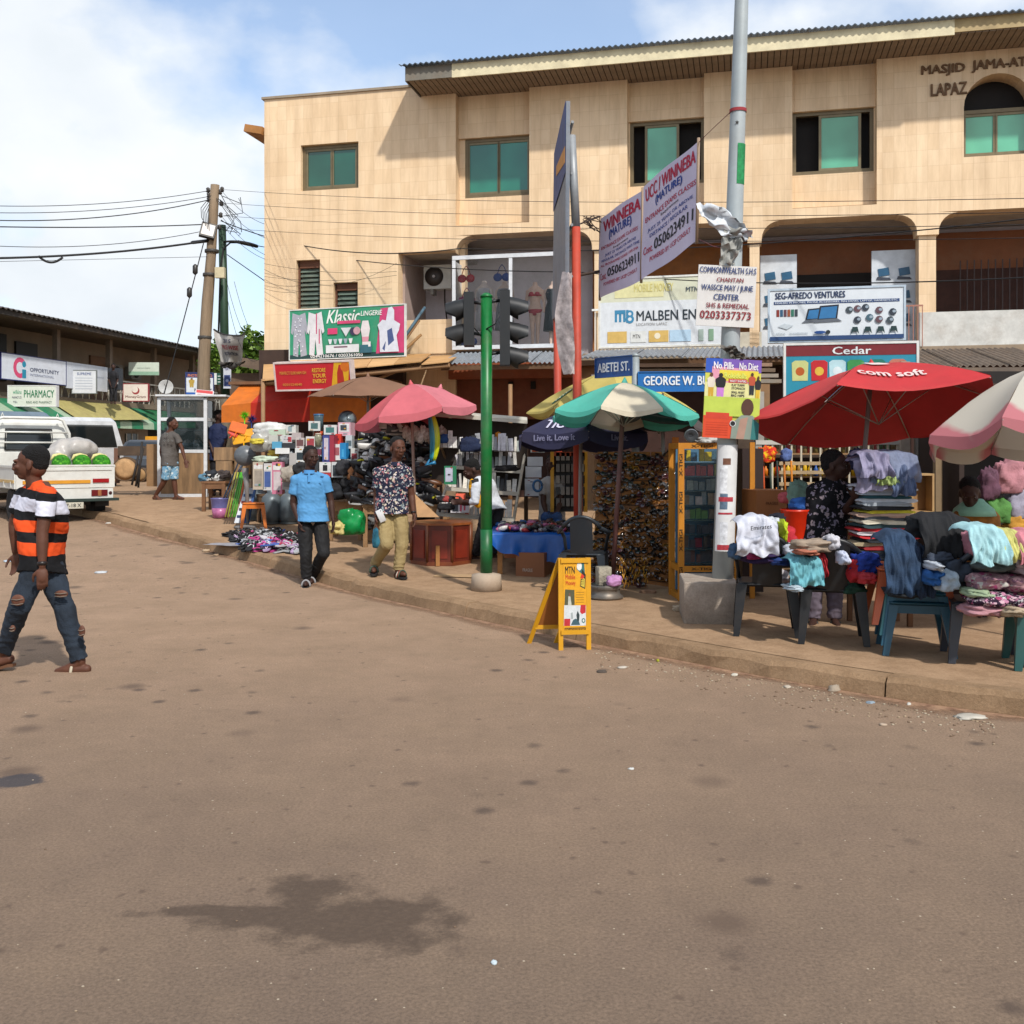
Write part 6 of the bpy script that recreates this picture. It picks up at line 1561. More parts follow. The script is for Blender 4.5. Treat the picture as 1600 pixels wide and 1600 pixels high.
def stool(label, x, y, z, rz, col, s=1.0, hh=.45, cat='stool', nm='plastic_stool'):
 t = thing(nm, label, cat, (x, y, z), rz); m = M(col, .4, var=.12, dirt=.08)
 q = MB(); q.rbox((0, 0, hh - .015), (.34 * s, .34 * s, .03), .05); q.put('seat', m, t)
 for sx in (-1, 1):
  for sy in (-1, 1):
   a = Vector((sx * .14 * s, sy * .14 * s, hh - .03)); b = Vector((sx * .19 * s, sy * .19 * s, 0))
   rings = [[p + Vector((-w1, -w1, 0)), p + Vector((w1, -w1, 0)), p + Vector((w1, w1, 0)), p + Vector((-w1, w1, 0))] for p, w1 in ((a, .034), (a.lerp(b, .5), .027), (b, .022))]
   MB().loft(rings, 0, False).put('leg', m, t)
 for a, b in (((-1, -1), (1, -1)), ((-1, 1), (1, 1)), ((-1, -1), (-1, 1)), ((1, -1), (1, 1))):
  p, q = Vector((a[0] * .155 * s, a[1] * .155 * s, hh - .06)), Vector((b[0] * .155 * s, b[1] * .155 * s, hh - .06)); MB().box((p + q) / 2, (abs(p.x - q.x) + .02, abs(p.y - q.y) + .02, .06)).put('apron', m, t)
 return t
Ys = 7.75
for k, (dz, col, lab) in enumerate(((0, '#1c4557', 'lowest blue stool of the stack under the jeans'), (.07, '#24566c', 'second blue stool of the stack under the jeans'), (.14, '#3f7f86', 'third, paler blue stool of the stack under the jeans'))):
 stool(lab, PX(1430, Ys), Ys + .03 * k, KH + dz, R(-14), col, 1.25, hh=.40)
stool('orange brown stool nested over the blue stools under the jeans', PX(1428, Ys), Ys + .1, KH + .22, R(-12), '#a8502c', 1.5, hh=.42)
c = GY(396, 826); stool('orange plastic stool beside the grey gas cylinders', c.x, c.y, c.z, R(15), '#c0661c', 1.0, hh=.42)
Yb = 8.54
t = thing('sandwich_board', 'yellow folding mobile money board standing on the road by the kerb', 'sandwich board', (PX(897, Yb), Yb, 0), R(7))
YL = M('#c08a10', .5, var=.12, dirt=.1); hB = .76; wB = .235; lean = .125
def legb(s, sg, x):
 a = Vector((x, sg * .01, hB)); b = Vector((x + (0), sg * lean * 2, 0)); d = b - a
 rings = [[p + Vector((-.022, -.012, 0)), p + Vector((.022, -.012, 0)), p + Vector((.022, .012, 0)), p + Vector((-.022, .012, 0))] for p in (a, b)]
 return MB().loft(rings, 0, False)
skew = -.22
for sg, nm in ((-1, 'front'), (1, 'back')):
 sk = 0 if sg < 0 else skew
 for x in (-wB / 2, wB / 2 - .0):
  a = Vector((x + (0), sg * .012, hB)); b = Vector((x + sk, sg * (.03 if sg < 0 else .30), 0))
  MB().loft([[p + Vector((-.019, -.013, 0)), p + Vector((.019, -.013, 0)), p + Vector((.019, .013, 0)), p + Vector((-.019, .013, 0))] for p in (a, b)], 0, False).put('leg', YL, t)
 def fb(u, v, o=0):  # board surface
  q = Vector((-wB / 2 + .02 + (wB - .04) * u, sg * .012, hB - .02)).lerp(Vector((-wB / 2 + .02 + (wB - .04) * u + sk, sg * (.03 if sg < 0 else .30), 0)), (1 - v) * .80)
  return q + Vector((0, -.014 * 1 - o, 0)) if sg < 0 else q
 MB().add([fb(0, 0), fb(1, 0), fb(1, 1), fb(0, 1)] + [fb(0, 0) + Vector((0, .012, 0)), fb(1, 0) + Vector((0, .012, 0)), fb(1, 1) + Vector((0, .012, 0)), fb(0, 1) + Vector((0, .012, 0))], [(0, 1, 2, 3), (7, 6, 5, 4), (0, 4, 5, 1), (1, 5, 6, 2), (2, 6, 7, 3), (3, 7, 4, 0)]).put('board', YL if sg < 0 else M('#8a5320', .7), t)
 for z in (1.0, .0):
  p, q = fb(0, z, .003), fb(1, z, .003); MB().box((p + q) / 2, (wB, .02, .035)).put('rail', YL, t)
 if sg < 0:
  def prt(pts, col, o, name='printed_picture'): MB().add([fb(u, v, o) for u, v in pts], [list(range(len(pts)))]).put(name, M(col, var=.15, sc=30), t)
  def ptx(s, u0, u1, v0, v1, col):
   me = textmesh(s, .02); xs = [q.co.x for q in me.vertices]; ys = [q.co.y for q in me.vertices]; a_, b_, c_, d_ = min(xs), max(xs), min(ys), max(ys)
   for q in me.vertices: q.co = fb(u0 + (u1 - u0) * (q.co.x - a_) / (b_ - a_), v0 + (v1 - v0) * (q.co.y - c_) / (d_ - c_), .0025 + q.co.z)
   me.materials.append(M(col)); link(me, 'lettering', t)
  prt([(.0, .0), (1, .0), (1, .97), (0, .97)], '#c98f14', .001, 'poster_sheet')
  ptx('MTN', .08, .50, .82, .92, '#2a2416'); ptx('Mobile', .10, .52, .74, .81, '#b8431a'); ptx('Money', .11, .53, .64, .72, '#b8431a')
  prt([(.58, .88), (.62, .98), (.9, .98), (.95, .78), (.85, .80)], '#2d5f60', .0015); prt([(.70 + .11 * math.cos(a), .92 + .06 * math.sin(a)) for a in [k * math.pi / 6 for k in range(12)]], '#c9c9c4', .002)
  prt([(.72, .64), (.82, .88), (.98, .80), (.95, .60)], '#20241c', .0018); prt([(.75, .65), (.80, .78), (.94, .74), (.92, .62)], '#b8a23a', .0022); prt([(.74, .76), (.80, .82), (.92, .78), (.84, .74)], '#b8301c', .0026)
  for k in range(6): prt([(.78 + .06 * (k % 2), .665 + .03 * (k // 2)), (.81 + .06 * (k % 2), .665 + .03 * (k // 2)), (.81 + .06 * (k % 2), .68 + .03 * (k // 2)), (.78 + .06 * (k % 2), .68 + .03 * (k // 2))], '#1a1a18', .0028)
  prt([(.05, .38), (.08, .60), (.48, .59), (.49, .38)], '#4a4a34', .0015); prt([(.2, .38), (.22, .50), (.30, .52), (.36, .38)], '#a8a89c', .002); prt([(.24, .5), (.25, .55), (.3, .55), (.31, .5)], '#6a4a38', .0022)
  for k in range(5): prt([(.55, .56 - .035 * k), (.9, .56 - .035 * k), (.9, .552 - .035 * k), (.55, .552 - .035 * k)], '#8a6414', .0016)
  prt([(.02, .09), (.04, .38), (.98, .37), (.97, .09)], '#b9bdbf', .0017); prt([(.72, .28), (.75, .38), (.97, .38), (.96, .27), (.8, .25)], '#a8242c', .0021); prt([(.03, .09), (.04, .19), (.30, .19), (.29, .09)], '#a8242c', .0021)
  prt([(.32, .10), (.42, .17), (.52, .19), (.66, .17), (.72, .10)], '#34505a', .0022); prt([(.60, .15), (.56, .24), (.62, .30), (.70, .24), (.68, .16)], '#2a3638', .0024); prt([(.34, .18), (.33, .27), (.4, .28), (.42, .19)], '#8d9494', .0023)
  prt([(.87 + .08 * math.cos(a), .16 + .035 * math.sin(a)) for a in [k * math.pi / 6 for k in range(12)]], '#2d5f60', .0021); prt([(.87 + .04 * math.cos(a), .16 + .02 * math.sin(a)) for a in [k * math.pi / 6 for k in range(12)]], '#c9c9c4', .0025)
  prt([(.05, .015), (.05, .065), (.97, .065), (.97, .015)], '#3a2c10', .0021); ptx('SEND AND RECEIVE MONEY', .07, .95, .025, .055, '#c98f14')
HD = math.atan2(.62, .78)                       # heading turned to the left of +y
Yt = 18.55; R0 = Vector((PX(178, Yt), Yt, g(18.2)))
mid = R0 + Vector((-math.cos(HD), -math.sin(HD), 0)) * .82
tk = thing('pickup_truck', 'white pickup truck with open bed carrying bagged watermelons, seen from behind', 'pickup truck', mid, HD)
WH = M('#c3c3bd', .35, var=.08, dirt=.25, spec=.6); BKP = M('#1b1b1d', .6); RUB = M('#151516', .85, dirt=.3)
LB, WB = 2.5, .82; zb0 = .62; zb1 = .98
MB().bx(-WB, WB, .02, LB, zb0, zb0 + .05).put('bed_floor', M('#9c9a92', .6, dirt=.5), tk)
f = MB().bx(-WB, WB, -.03, .02, zb0 - .02, zb1).put('tailgate', WH, tk)
MB().bx(-WB + .05, WB - .05, -.045, -.031, zb1 - .07, zb1 - .03).put('tailgate_rib', WH, f); MB().bx(-WB + .1, WB - .42, -.045, -.031, zb0 + .06, zb0 + .12).put('orange_strip', M('#c08420', .5, dirt=.2), f)
MB().bx(WB - .38, WB - .1, -.05, -.031, zb0 + .07, zb0 + .14).put('reflector', M('#8a1418', .3), f)
MB().bx(-WB, WB, -.04, .03, zb1, zb1 + .03).put('top_rail', WH, f)
for s in (-1, 1):
 f = MB().bx(s * WB - .02, s * WB + .02, .02, LB, zb0 - .02, zb1 - .02).put('bed_side', WH, tk)
 MB().bx(s * WB - .03, s * WB + .03, .02, LB, zb1 - .02, zb1 + .02).put('side_rail', WH, f)
 MB().bx(s * WB + s * .02, s * WB + s * .035, .05, LB, zb0 + .08, zb0 + .13).put('side_strip', M('#b99a60', .5, dirt=.3), f)
 for k in range(5): MB().bx(s * WB + s * .02, s * WB + s * .04, .2 + k * .5, .25 + k * .5, zb0, zb0 + .1).put('rope_hook', WH, f)
MB().bx(-WB + .02, WB - .02, -.02, .1, .40, zb0 - .03).put('rear_panel', WH, tk)
MB().bx(-WB - .03, WB + .06, -.10, .0, .36, .41).put('bumper_bar', M('#23302c', .5), tk)
for s in (-1, 1):
 f = MB().bx(s * .56 - .14, s * .56 + .14, -.035, -.021, .45, .56).put('tail_light', M('#5b1a1c', .25), tk)
 MB().bx(s * .56 - .03, s * .56 + .03, -.04, -.034, .45, .56).put('lens_divider', M('#8a5a3a', .25), f)
 MB().lathe([(.03, 0), (.03, .01), (.01, .012)], n=10, mx=xf((s * .75, -.021, .5), rx=R(90))).put('reflector_disc', M('#3a1416', .3), tk)
f = MB().bx(-.26, .26, -.115, -.105, .24, .35).put('number_plate', M('#b8b4a4', .5, dirt=.2), tk)
me = textmesh('GT 77-18 X', .02); xs = [v.co.x for v in me.vertices]; ys = [v.co.y for v in me.vertices]
for v in me.vertices: v.co = (-.22 + .44 * (v.co.x - min(xs)) / (max(xs) - min(xs)), -.118 - v.co.z, .265 + .065 * (v.co.y - min(ys)) / (max(ys) - min(ys)))
me.materials.append(M('#26262a')); link(me, 'lettering', f)
MB().bx(-.3, .1, -.05, .3, .25, .4).bx(.2, .5, .3, .9, .28, .45).put('underbody', BKP, tk, kind='stuff')
MB().bx(-.35, .35, .1, LB + 1.4, .42, .56).put('chassis', BKP, tk)
def wheel(x, y, r=.30, w=.19, dbl=False):
 f = MB().lathe([(r * .72, -w / 2), (r * .96, -w / 2), (r, -w * .3), (r, w * .3), (r * .96, w / 2), (r * .72, w / 2)], n=22, mx=xf((x, y, r), ry=R(90))).put('wheel', RUB, tk)
 MB().lathe([(r * .7, -w * .3), (r * .6, -w * .1), (.05, -w * .05), (.05, w * .05), (r * .6, w * .1), (r * .7, w * .3)], n=16, mx=xf((x, y, r), ry=R(90))).put('rim', M('#8a8a86', .5, .3, dirt=.4), f)
for s in (-1, 1): wheel(s * .68, .62); wheel(s * .70, 3.35)
for s in (-1, 1): MB().bx(s * .68 - .12, s * .68 + .12, .22, .235, .25, .58).put('mud_flap', BKP, tk)
y0, y1 = LB + .06, LB + 1.75; zr = 1.88
cab = MB(); w1 = .80
sec = [(-.0, .45), (0.0, 1.22), (.10, 1.80), (.22, zr), (1.15, zr), (1.28, 1.80), (1.72, 1.14), (1.80, .95), (1.80, .45)]
rings = []
for s in (-1, -.92, .92, 1):
 k = .02 if abs(s) > .95 else 0
 rings.append([Vector((s * w1 * (1 - .12 * max(0, (z - 1.1)) / .8), y0 + y + (0 if abs(s) < .95 else 0), z - (k if z > 1.5 else 0))) for y, z in sec])
cab.loft(rings, 0, False); co = cab.put('cab', WH, tk)
gl = glass('#10191c', .75)
def cabwin(pts, nm='window'): return MB().add(pts, [list(range(len(pts)))]).put(nm, gl, tk)
wr = .8 * (1 - .12 * .5)
cabwin([(-.42, y0 + .015 - .02, 1.30), (.42, y0 + .015 - .02, 1.30), (.40, y0 + .06 - .02, 1.66), (-.40, y0 + .06 - .02, 1.66)], 'rear_window')
MB().tube([(-.44, y0 - .01, 1.28), (.44, y0 - .01, 1.28), (.42, y0 + .04, 1.68), (-.42, y0 + .04, 1.68), (-.44, y0 - .01, 1.28)], .018, 5).put('rear_window_seal', BKP, tk)
for s in (-1, 1): cabwin([(s * .815, y0 + .25, 1.2), (s * .80, y0 + 1.30, 1.2), (s * .735, y0 + 1.1, 1.74), (s * .735, y0 + .3, 1.74)], 'side_window')
cabwin([(-.68, y0 + 1.70, 1.2), (.68, y0 + 1.70, 1.2), (.64, y0 + 1.32, 1.76), (-.64, y0 + 1.32, 1.76)], 'windscreen')
for s in (-1, 1): MB().box((s * .98, y0 + 1.35, 1.35), (.05, .14, .26)).tube([(s * .8, y0 + 1.4, 1.2), (s * .97, y0 + 1.36, 1.3)], .015, 5).put('mirror', BKP, tk)
yh = LB - .02
hbm = MB(); hbm.tube([(-.74, yh, zb1 - .2), (-.72, yh, 1.6), (-.60, yh, 1.86), (-.5, yh, 1.9), (.5, yh, 1.9), (.60, yh, 1.86), (.72, yh, 1.6), (.74, yh, zb1 - .2)], .03, 8); hbm.put('headboard_hoop', WH, tk)
for z in (1.42, 1.62): MB().tube([(-.72, yh, z), (.72, yh, z)], .018, 6).put('headboard_bar', WH, tk)
for s in (-.5, .5): MB().tube([(s - .03, yh, 1.9), (s, yh, 1.99), (s + .03, yh, 1.9)], .012, 6).put('rope_loop', WH, tk)
MB().tube([(.1, .05, zb1 + .02), (.3, 1.0, 1.25), (.4, 2.2, 1.36)], .025, 5).put('pole_in_bed', M('#5d6a60', .6), tk)
MEL = spots_mat('watermelon_skin', '#2c6e1a', ['#3f8a20', '#1e5414', '#58982c'], 18, .42)
TKM = Matrix.Translation(mid) @ Matrix.Rotation(HD, 4, 'Z')
bagm = M('#b5b5ae', .4, var=.25, sc=8, trans=.3)
for i, x in enumerate((-.52, -.17, .17, .60)):
 xx = (-.05, .30, .64, -.45)[i]
 p = TKM @ Vector((xx, .16, zb0 + .05))
 nm = ['left', 'middle', 'right', 'far left'][i]
 t = thing('bagged_melons', nm + ' white net sack of green watermelons at the tailgate', 'sack', p, HD, 'sacks of watermelons on the truck')
 mb = MB(); mb.ell((0, 0, .30), (.16, .13, .17), nu=14, nv=10); mb.ell((0.03, .1, .14), (.15, .12, .14), nu=14, nv=10); mb.ell((-.03, .02, .12), (.15, .10, .13), nu=12, nv=8)
 for k, q in enumerate(((0, -.04, .36, .165), (.02, .06, .10, .14))): MB().ell(q[:3], (q[3], .13, q[3] * .98), nu=14, nv=10).put('watermelon', MEL, t)
 MB().grid(lambda u, v: Vector((math.cos(u * 6.28) * (.165 - .03 * v + .012 * math.sin(u * 40)), .03 + math.sin(u * 6.28) * .15, -.02 + .32 * v + .06 * math.sin(u * 6.28 + 1.2))), 26, 6).put('sack', bagm, t)
 MB().tube([(-.15, .06, .42), (-.10, .07, .5), (.0, .08, .52), (.10, .07, .49), (.15, .06, .42)], [.015, .03, .03, .03, .015], 6, flat=.5).put('sack_collar', M('#c9c080', .6, var=.4, sc=9), t)
p = TKM @ Vector((.38, 1.1, zb0 + .05))
t = thing('plastic_bag', 'big translucent white bag lying on the melons in the truck', 'bag', p, HD)
me = MB(); me.ell((0, -.2, .62), (.42, .4, .22), nu=16, nv=10); me.ell((-.3, -.3, .5), (.25, .25, .2), nu=12, nv=8); me.ell((.0, .1, .3), (.5, .5, .35), nu=12, nv=8)
link(remesh(me, 'bag', M('#b9b4ae', .35, var=.2, sc=5, trans=.3), .03, 2, lambda c: .04 * noise.noise(c * 6)), 'bag', t)
def car(label, loc, rz, body, roofc, kind='car', Lc=4.3, Wc=.84, Hc=1.42, extra=None):
 t = thing(kind, label, 'car' if kind != 'minibus' else 'van', loc, rz)
 if kind == 'minibus': sec = [(0, .35), (0, 1.2), (.12, Hc - .1), (.3, Hc), (Lc - 1.0, Hc), (Lc - .6, Hc - .1), (Lc - .1, 1.05), (Lc, .9), (Lc, .35)]; gz = (1.15, Hc - .2)
 else: sec = [(0, .30), (0, .78), (.08, .92), (.62, .97), (1.15, Hc - .06), (1.5, Hc), (2.4, Hc), (2.7, Hc - .05), (3.3, .95), (4.1, .82), (Lc, .62), (Lc, .3)]; gz = (.98, Hc - .1)
 rings = []
 for s in (-1, -.9, .9, 1):
  rings.append([Vector((s * Wc * (1 - .22 * max(0, z - gz[0]) / max(.1, Hc - gz[0])) * 1.0, y, z if abs(s) < .95 else z - .03 * (z > .6))) for y, z in sec])
 MB().loft(rings, 0, False).put('body', body, t)
 gl = glass('#12181a', .8)
 z0, z1 = gz
 MB().add([(-Wc * .8, sec[2][0] + (.56 if kind != 'minibus' else -.13), z0 + .02), (Wc * .8, sec[2][0] + (.56 if kind != 'minibus' else -.13), z0 + .02), (Wc * .68, (1.10 if kind != 'minibus' else .06), z1), (-Wc * .68, (1.10 if kind != 'minibus' else .06), z1)], [(0, 1, 2, 3)]).put('rear_window', gl, t)
 MB().add([(-Wc * .8, (3.32 if kind != 'minibus' else Lc - .12), z0 + .03), (Wc * .8, (3.32 if kind != 'minibus' else Lc - .12), z0 + .03), (Wc * .68, (2.74 if kind != 'minibus' else Lc - .55), z1 + .02), (-Wc * .68, (2.74 if kind != 'minibus' else Lc - .55), z1 + .02)], [(0, 1, 2, 3)]).put('windscreen', gl, t)
 for s in (-1, 1):
  n = 2 if kind != 'minibus' else 4
  for k in range(n):
   a = (1.2 if kind != 'minibus' else .3) + k * ((1.55 if kind != 'minibus' else Lc - 1.2) / n) * (1.0)
   b = a + (.72 if kind != 'minibus' else (Lc - 1.2) / n - .08)
   MB().add([(s * (Wc + .006), a, z0 + .02), (s * (Wc + .006), b, z0 + .02), (s * (Wc * .82 + .006), b - .02, z1), (s * (Wc * .82 + .006), a + .04, z1)], [(0, 1, 2, 3)]).put('side_window', gl, t)
  for y in (.8, Lc - .85):
   f = MB().lathe([(.2, -.09), (.29, -.09), (.31, -.05), (.31, .05), (.29, .09), (.2, .09)], n=18, mx=xf((s * (Wc - .08), y, .31), ry=R(90))).put('wheel', RUB, t)
   MB().lathe([(.2, -.05), (.05, -.02), (.05, .02), (.2, .05)], n=14, mx=xf((s * (Wc - .06), y, .31), ry=R(90))).put('rim', M('#77777a', .4, .5), f)
  MB().bx(s * Wc * .95 - .1, s * Wc * .95 + .02 * s, -.02, .06, .62, .85).put('tail_light', M('#7a1414', .3), t)
  MB().bx(s * Wc * .8 - .12, s * Wc * .8 + .12, Lc - .05, Lc + .01, .6, .74).put('headlight', M('#b8b8b4', .2), t)
 MB().bx(-Wc, Wc, -.06, .02, .34, .55).put('bumper', M('#2b2b2d', .5), t)
 return t
c = W(70, 760, 23.5); car('silver blue minibus parked behind the pickup', (PX(30, 23.0), 23.0, g(23)), HD + .1, M('#5f6f7c', .3, .2, spec=.7), None, 'minibus', 4.8, .9, 2.0)
c = PX(128, 27); car('white van beside the minibus, rear corner showing behind the pickup', (PX(142, 26.5), 26.5, g(26)), HD + .05, M('#b6b8ba', .3, spec=.6), None, 'minibus', 4.6, .85, 1.95)
t = car('dark taxi with orange nose behind the log pile', (PX(215, 33), 35.5, g(33)), R(188), M('#2b2e33', .3, spec=.7), None)
MB().bx(-.2, .2, 1.9, 2.05, 1.42, 1.54).put('taxi_light', M('#c98a1a', .4), t)
for s in (-1, 1): MB().box((s * .66, 3.9, .66), (.36, .7, .34)).put('orange_wing', M('#b84a20', .4), t)
Yk = 22.0; z = g(Yk) + KH
k0, k1 = PX(249, Yk), PX(320, Yk)
t = thing('glass_kiosk', 'white framed glass food kiosk with wood patterned base', 'kiosk', (k0, Yk, z), R(4))
kw = k1 - k0; kh = PZ(622, Yk) - z; zt1 = PZ(655, Yk) - z; zt2 = PZ(705, Yk) - z
wf = M('#c3c5c6', .45, dirt=.08); marb = M('#7f6446', .45, var=.5, sc=3, grain=(3, 3, .5), spec=.5)
fr = MB()
for x in (0, kw):
 for y in (0, .8): MB().bx(x - .035, x + .035, y - .035, y + .035, 0, kh).put('post', wf, t)
for zz in (.03, zt2, zt1, kh):
 for y in (0, .8): MB().bx(.035, kw - .035, y - .03, y + .03, zz - .035, zz + .035).put('rail', wf, t)
 for x in (0, kw): MB().bx(x - .03, x + .03, .035, .765, zz - .035, zz + .035).put('rail', wf, t)
MB().bx(-.06, kw + .45, -.1, .9, kh + .036, kh + .075).put('roof', wf, t)
MB().bx(.036, kw - .036, -.02, .02, .07, zt2 - .036).put('base_panel', marb, t); MB().bx(kw - .02, kw + .02, .036, .764, .07, zt2 - .036).put('base_panel', marb, t)
for (a, b) in ((zt2 + .036, zt1 - .036), (zt1 + .036, kh - .036)):
 for y in (0, .8): MB().bx(.036, kw - .036, y - .003, y + .003, a, b).put('pane', glass('#27373a', .25), t)
 MB().bx(kw - .003, kw + .003, .036, .764, a, b).put('pane', glass('#27373a', .3), t)
MB().bx(.05, kw - .05, .05, .75, zt2 + .05, zt2 + .08).put('shelf', wf, t); MB().bx(.3, kw - .05, .3, .6, zt2 + .45, zt2 + .47).put('shelf', glass('#9aa', .5), t)
kt = t
for i, (x, c) in enumerate(((.5, '#9aa4a8'), (.72, '#b4b8b8'))):
 p = kt.matrix_basis @ Vector((x, .35, zt2 + .08)); tt = thing('food_dish', ['left', 'right'][i] + ' metal food dish inside the glass kiosk', 'dish', p)
 MB().lathe([(.05, 0), (.10, .03), (.11, .10), (.105, .10), (.09, .04)], n=14).put('bowl', M(c, .3, .6), tt); MB().ell((0, 0, .10), (.09, .09, .07)).put('covered_food', M('#b8b4ac', .5), tt)
def lg(px, py, r, ln, Y, label, rz=0, mat=None, end='#a8845c'):
 c = W(px, py, Y)
 t = thing('log_slice', label, 'log', c, rz)
 MB().lathe([(r, -ln / 2), (r * 1.02, 0), (r, ln / 2)], n=20, mx=xf((0, 0, 0), rx=R(90))).put('bark', M('#5a4632', bump=.8), t)
 MB().lathe([(r * .97, -.01), (r * .5, .0), (.02, 0)], n=20, mx=xf((0, -ln / 2 - .008, 0), rx=R(90))).put('sawn_face', M(end, .8, var=.3, sc=8), t)
lg(197, 733, .27, .25, 22.6, 'round sawn log end leaning left of the kiosk', R(10)); lg(222, 742, .16, .2, 22.7, 'narrow sawn slab right of the round log end', R(-10), end='#9a7850')
for i, (a, b, y0_, y1_, Y, c) in enumerate(((184, 232, 697, 712, 22.9, '#4a3a2c'), (229, 247, 694, 760, 22.6, '#8a6a48'), (178, 184, 700, 755, 22.9, '#6a4a3a'))):
 p0, p1 = W(a, y1_, Y), W(b, y0_, Y); tt = thing('wooden_board', ['dark shelf board above the round log', 'upright brown board left of the kiosk', 'narrow board at the left of the logs'][i], 'board', p0)
 MB().bx(0, p1.x - p0.x, 0, .12, 0, p1.z - p0.z).put('board', M(c, bump=.4, dirt=.3), tt); MB().bx(.02, p1.x - p0.x - .02, .121, .16, .02, p1.z - p0.z - .02).put('back_board', M(c, bump=.4), tt)
for i, (a, b) in enumerate((((212, 760), (224, 700)), ((216, 762), (222, 690)), ((206, 758), (216, 712)))):
 A, Bp = W(*a, 22.4), W(*b, 22.5); MB().tube([Vector((0, 0, 0)), Bp - A], .025, 6).put('iron_rod', M('#2a2522'), None, A, label=['left leaning', 'middle upright', 'short leaning'][i] + ' dark rod propped by the log slices', cat='rod')
for i, (a, b, yt, yb, Y) in enumerate(((334, 364, 699, 720, 19.6), (337, 362, 720, 741, 19.6), (366, 384, 700, 742, 19.7))):
 p0, p1 = W(a, yb, Y), W(b, yt, Y); tt = thing('counter_box', ['upper marble patterned box of the counter', 'lower marble patterned box of the counter', 'tall marble patterned box right of the counter'][i], 'box', p0)
 wd, hh_ = p1.x - p0.x, p1.z - p0.z
 MB().bx(0, wd, 0, .4, 0, hh_).put('carcass', marb, tt); MB().bx(.01, wd - .01, -.012, -.002, .01, hh_ - .01).put('front_panel', marb, tt)
Yd = FYd(786) - .25
t = thing('display_window', 'white framed glass display case with lingerie mannequins above the corrugated roof', 'display case', W(709, 545, FYd(709) - .3), ANG)
dw = (PX(868, FYd(868)) - PX(709, FYd(709))) / CA; dh = PZ(405, FYd(709)) - PZ(545, FYd(709))
wf2 = M('#c6c8ca', .4)
for x in (0, dw * .555, dw): MB().bx(x - .035, x + .035, 0, .06, .05, dh - .05).put('post', wf2, t)
for zz in (.02, dh): MB().bx(-.035, dw + .035, 0, .06, zz - .04, zz + .04).put('rail', wf2, t)
MB().bx(-.035, dw + .035, .07, 1.0, -.02, .02).put('floor', wf2, t); MB().bx(-.035, -.0, .07, 1.0, .05, dh - .05).put('side_frame', wf2, t)
for a, b in ((.036, dw * .555 - .036), (dw * .555 + .036, dw - .036)): MB().bx(a, b, .025, .032, .06, dh - .04).put('pane', glass('#5a6468', .03), t)
dT = t.matrix_basis.copy()
def mannequin(label, u, zf, col, panty=None, dress=None, h=1.32, torso_only=False, bra=None):
 p = dT @ Vector((u, .45, zf)); t = thing('mannequin', label, 'mannequin', p, ANG); mb = MB()
 if not torso_only:
  for s in (-1, 1): mb.tube([(s * .05, 0, .02), (s * .055, .01, .36), (s * .07, 0, .72)], [.03, .045, .07], 10); mb.ell((s * .05, -.04, .02), (.03, .07, .02))
  mb.ell((0, 0, .02), (.0, .0, .0)) if False else None
 b = .72
 mb.loft([[Vector((x * math.cos(a), y * math.sin(a), b + z)) for a in [2 * math.pi * j / 14 for j in range(14)]] for z, x, y in ((-.06, .13, .09), (.05, .145, .10), (.18, .105, .08), (.32, .14, .10), (.42, .155, .09), (.48, .13, .07), (.52, .06, .05), (.60, .045, .045))])
 for s in (-1, 1): mb.ell((s * .06, -.07, b + .34), (.055, .05, .055)); mb.tube([(s * .145, 0, b + .44), (s * .19, .01, b + .18), (s * .20, -.03, b - .04)], [.045, .035, .022], 8)
 link(remesh(mb, 'body', M(col, .5), .016, 2), 'body', t)
 if bra:
  for s in (-1, 1): MB().ell((s * .06, -.085, b + .34), (.055, .045, .05)).put('bra_cup', M(bra, .6), t)
  MB().lathe([(.148, 0), (.15, .02), (.148, .035)], (0, 0, b + .30), 16, mx=Matrix.Diagonal((1, .72, 1, 1))).put('bra_band', M(bra, .6), t)
 if panty: MB().loft([[Vector((x * math.cos(a), y * math.sin(a), b + z)) for a in [2 * math.pi * j / 14 for j in range(14)]] for z, x, y in ((-.09, .06, .06), (-.04, .13, .10), (.03, .152, .107))]).put('briefs', M(panty, .6), t)
 if dress: MB().loft([[Vector((x * math.cos(a) * (1 + .05 * math.sin(a * 6)), y * math.sin(a), b + z)) for a in [2 * math.pi * j / 24 for j in range(24)]] for z, x, y in ((-.42, .20, .14), (-.1, .17, .13), (.05, .16, .115), (.18, .12, .095), (.34, .155, .14), (.44, .14, .09))]).put('dress', M(dress, .5, trans=.2), t)
du = lambda px: (px - 709) / (868 - 709) * dw
mannequin('mannequin in white dress, leftmost in the glass display case', du(748), .12, '#c4b7ae', dress='#c2c2c4')
mannequin('mannequin in silvery top second from left in the glass display case', du(780), .10, '#cab6a8', dress='#8d8f94')
mannequin('mannequin in red bra and briefs right of the display case post', du(828), .06, '#cfae9a', panty='#a8323c', bra='#b0343e')
mannequin('mannequin in dark lace slip, rightmost in the glass display case', du(856), .06, '#cdb4a4', dress='#3c4246')
for (px, z, c, c2, lab) in ((726, 1.45, '#b01a26', '#b01a26', 'red bra hanging at the left of the glass display case'), (727, 1.0, '#9a2a5e', '#9a2a5e', 'pink bra hanging below the red one in the display case'), (782, 1.45, '#26418a', '#26418a', 'blue bra hanging above the silver topped mannequin'), (730, .15, '#2a3a78', '#2a3a78', 'dark blue briefs at the bottom of the display case')):
 p = dT @ Vector((du(px), .12, z)); t = thing('hanging_bra', lab, 'lingerie', p, ANG)
 for s in (-1, 1): MB().ell((s * .09, 0, 0), (.095, .03, .085)).put('cup', M(c, .5), t); MB().tube([(s * .1, 0, .06), (s * .05, 0, .2), (0, 0, .26)], .008, 5).put('strap', M(c2, .5), t)
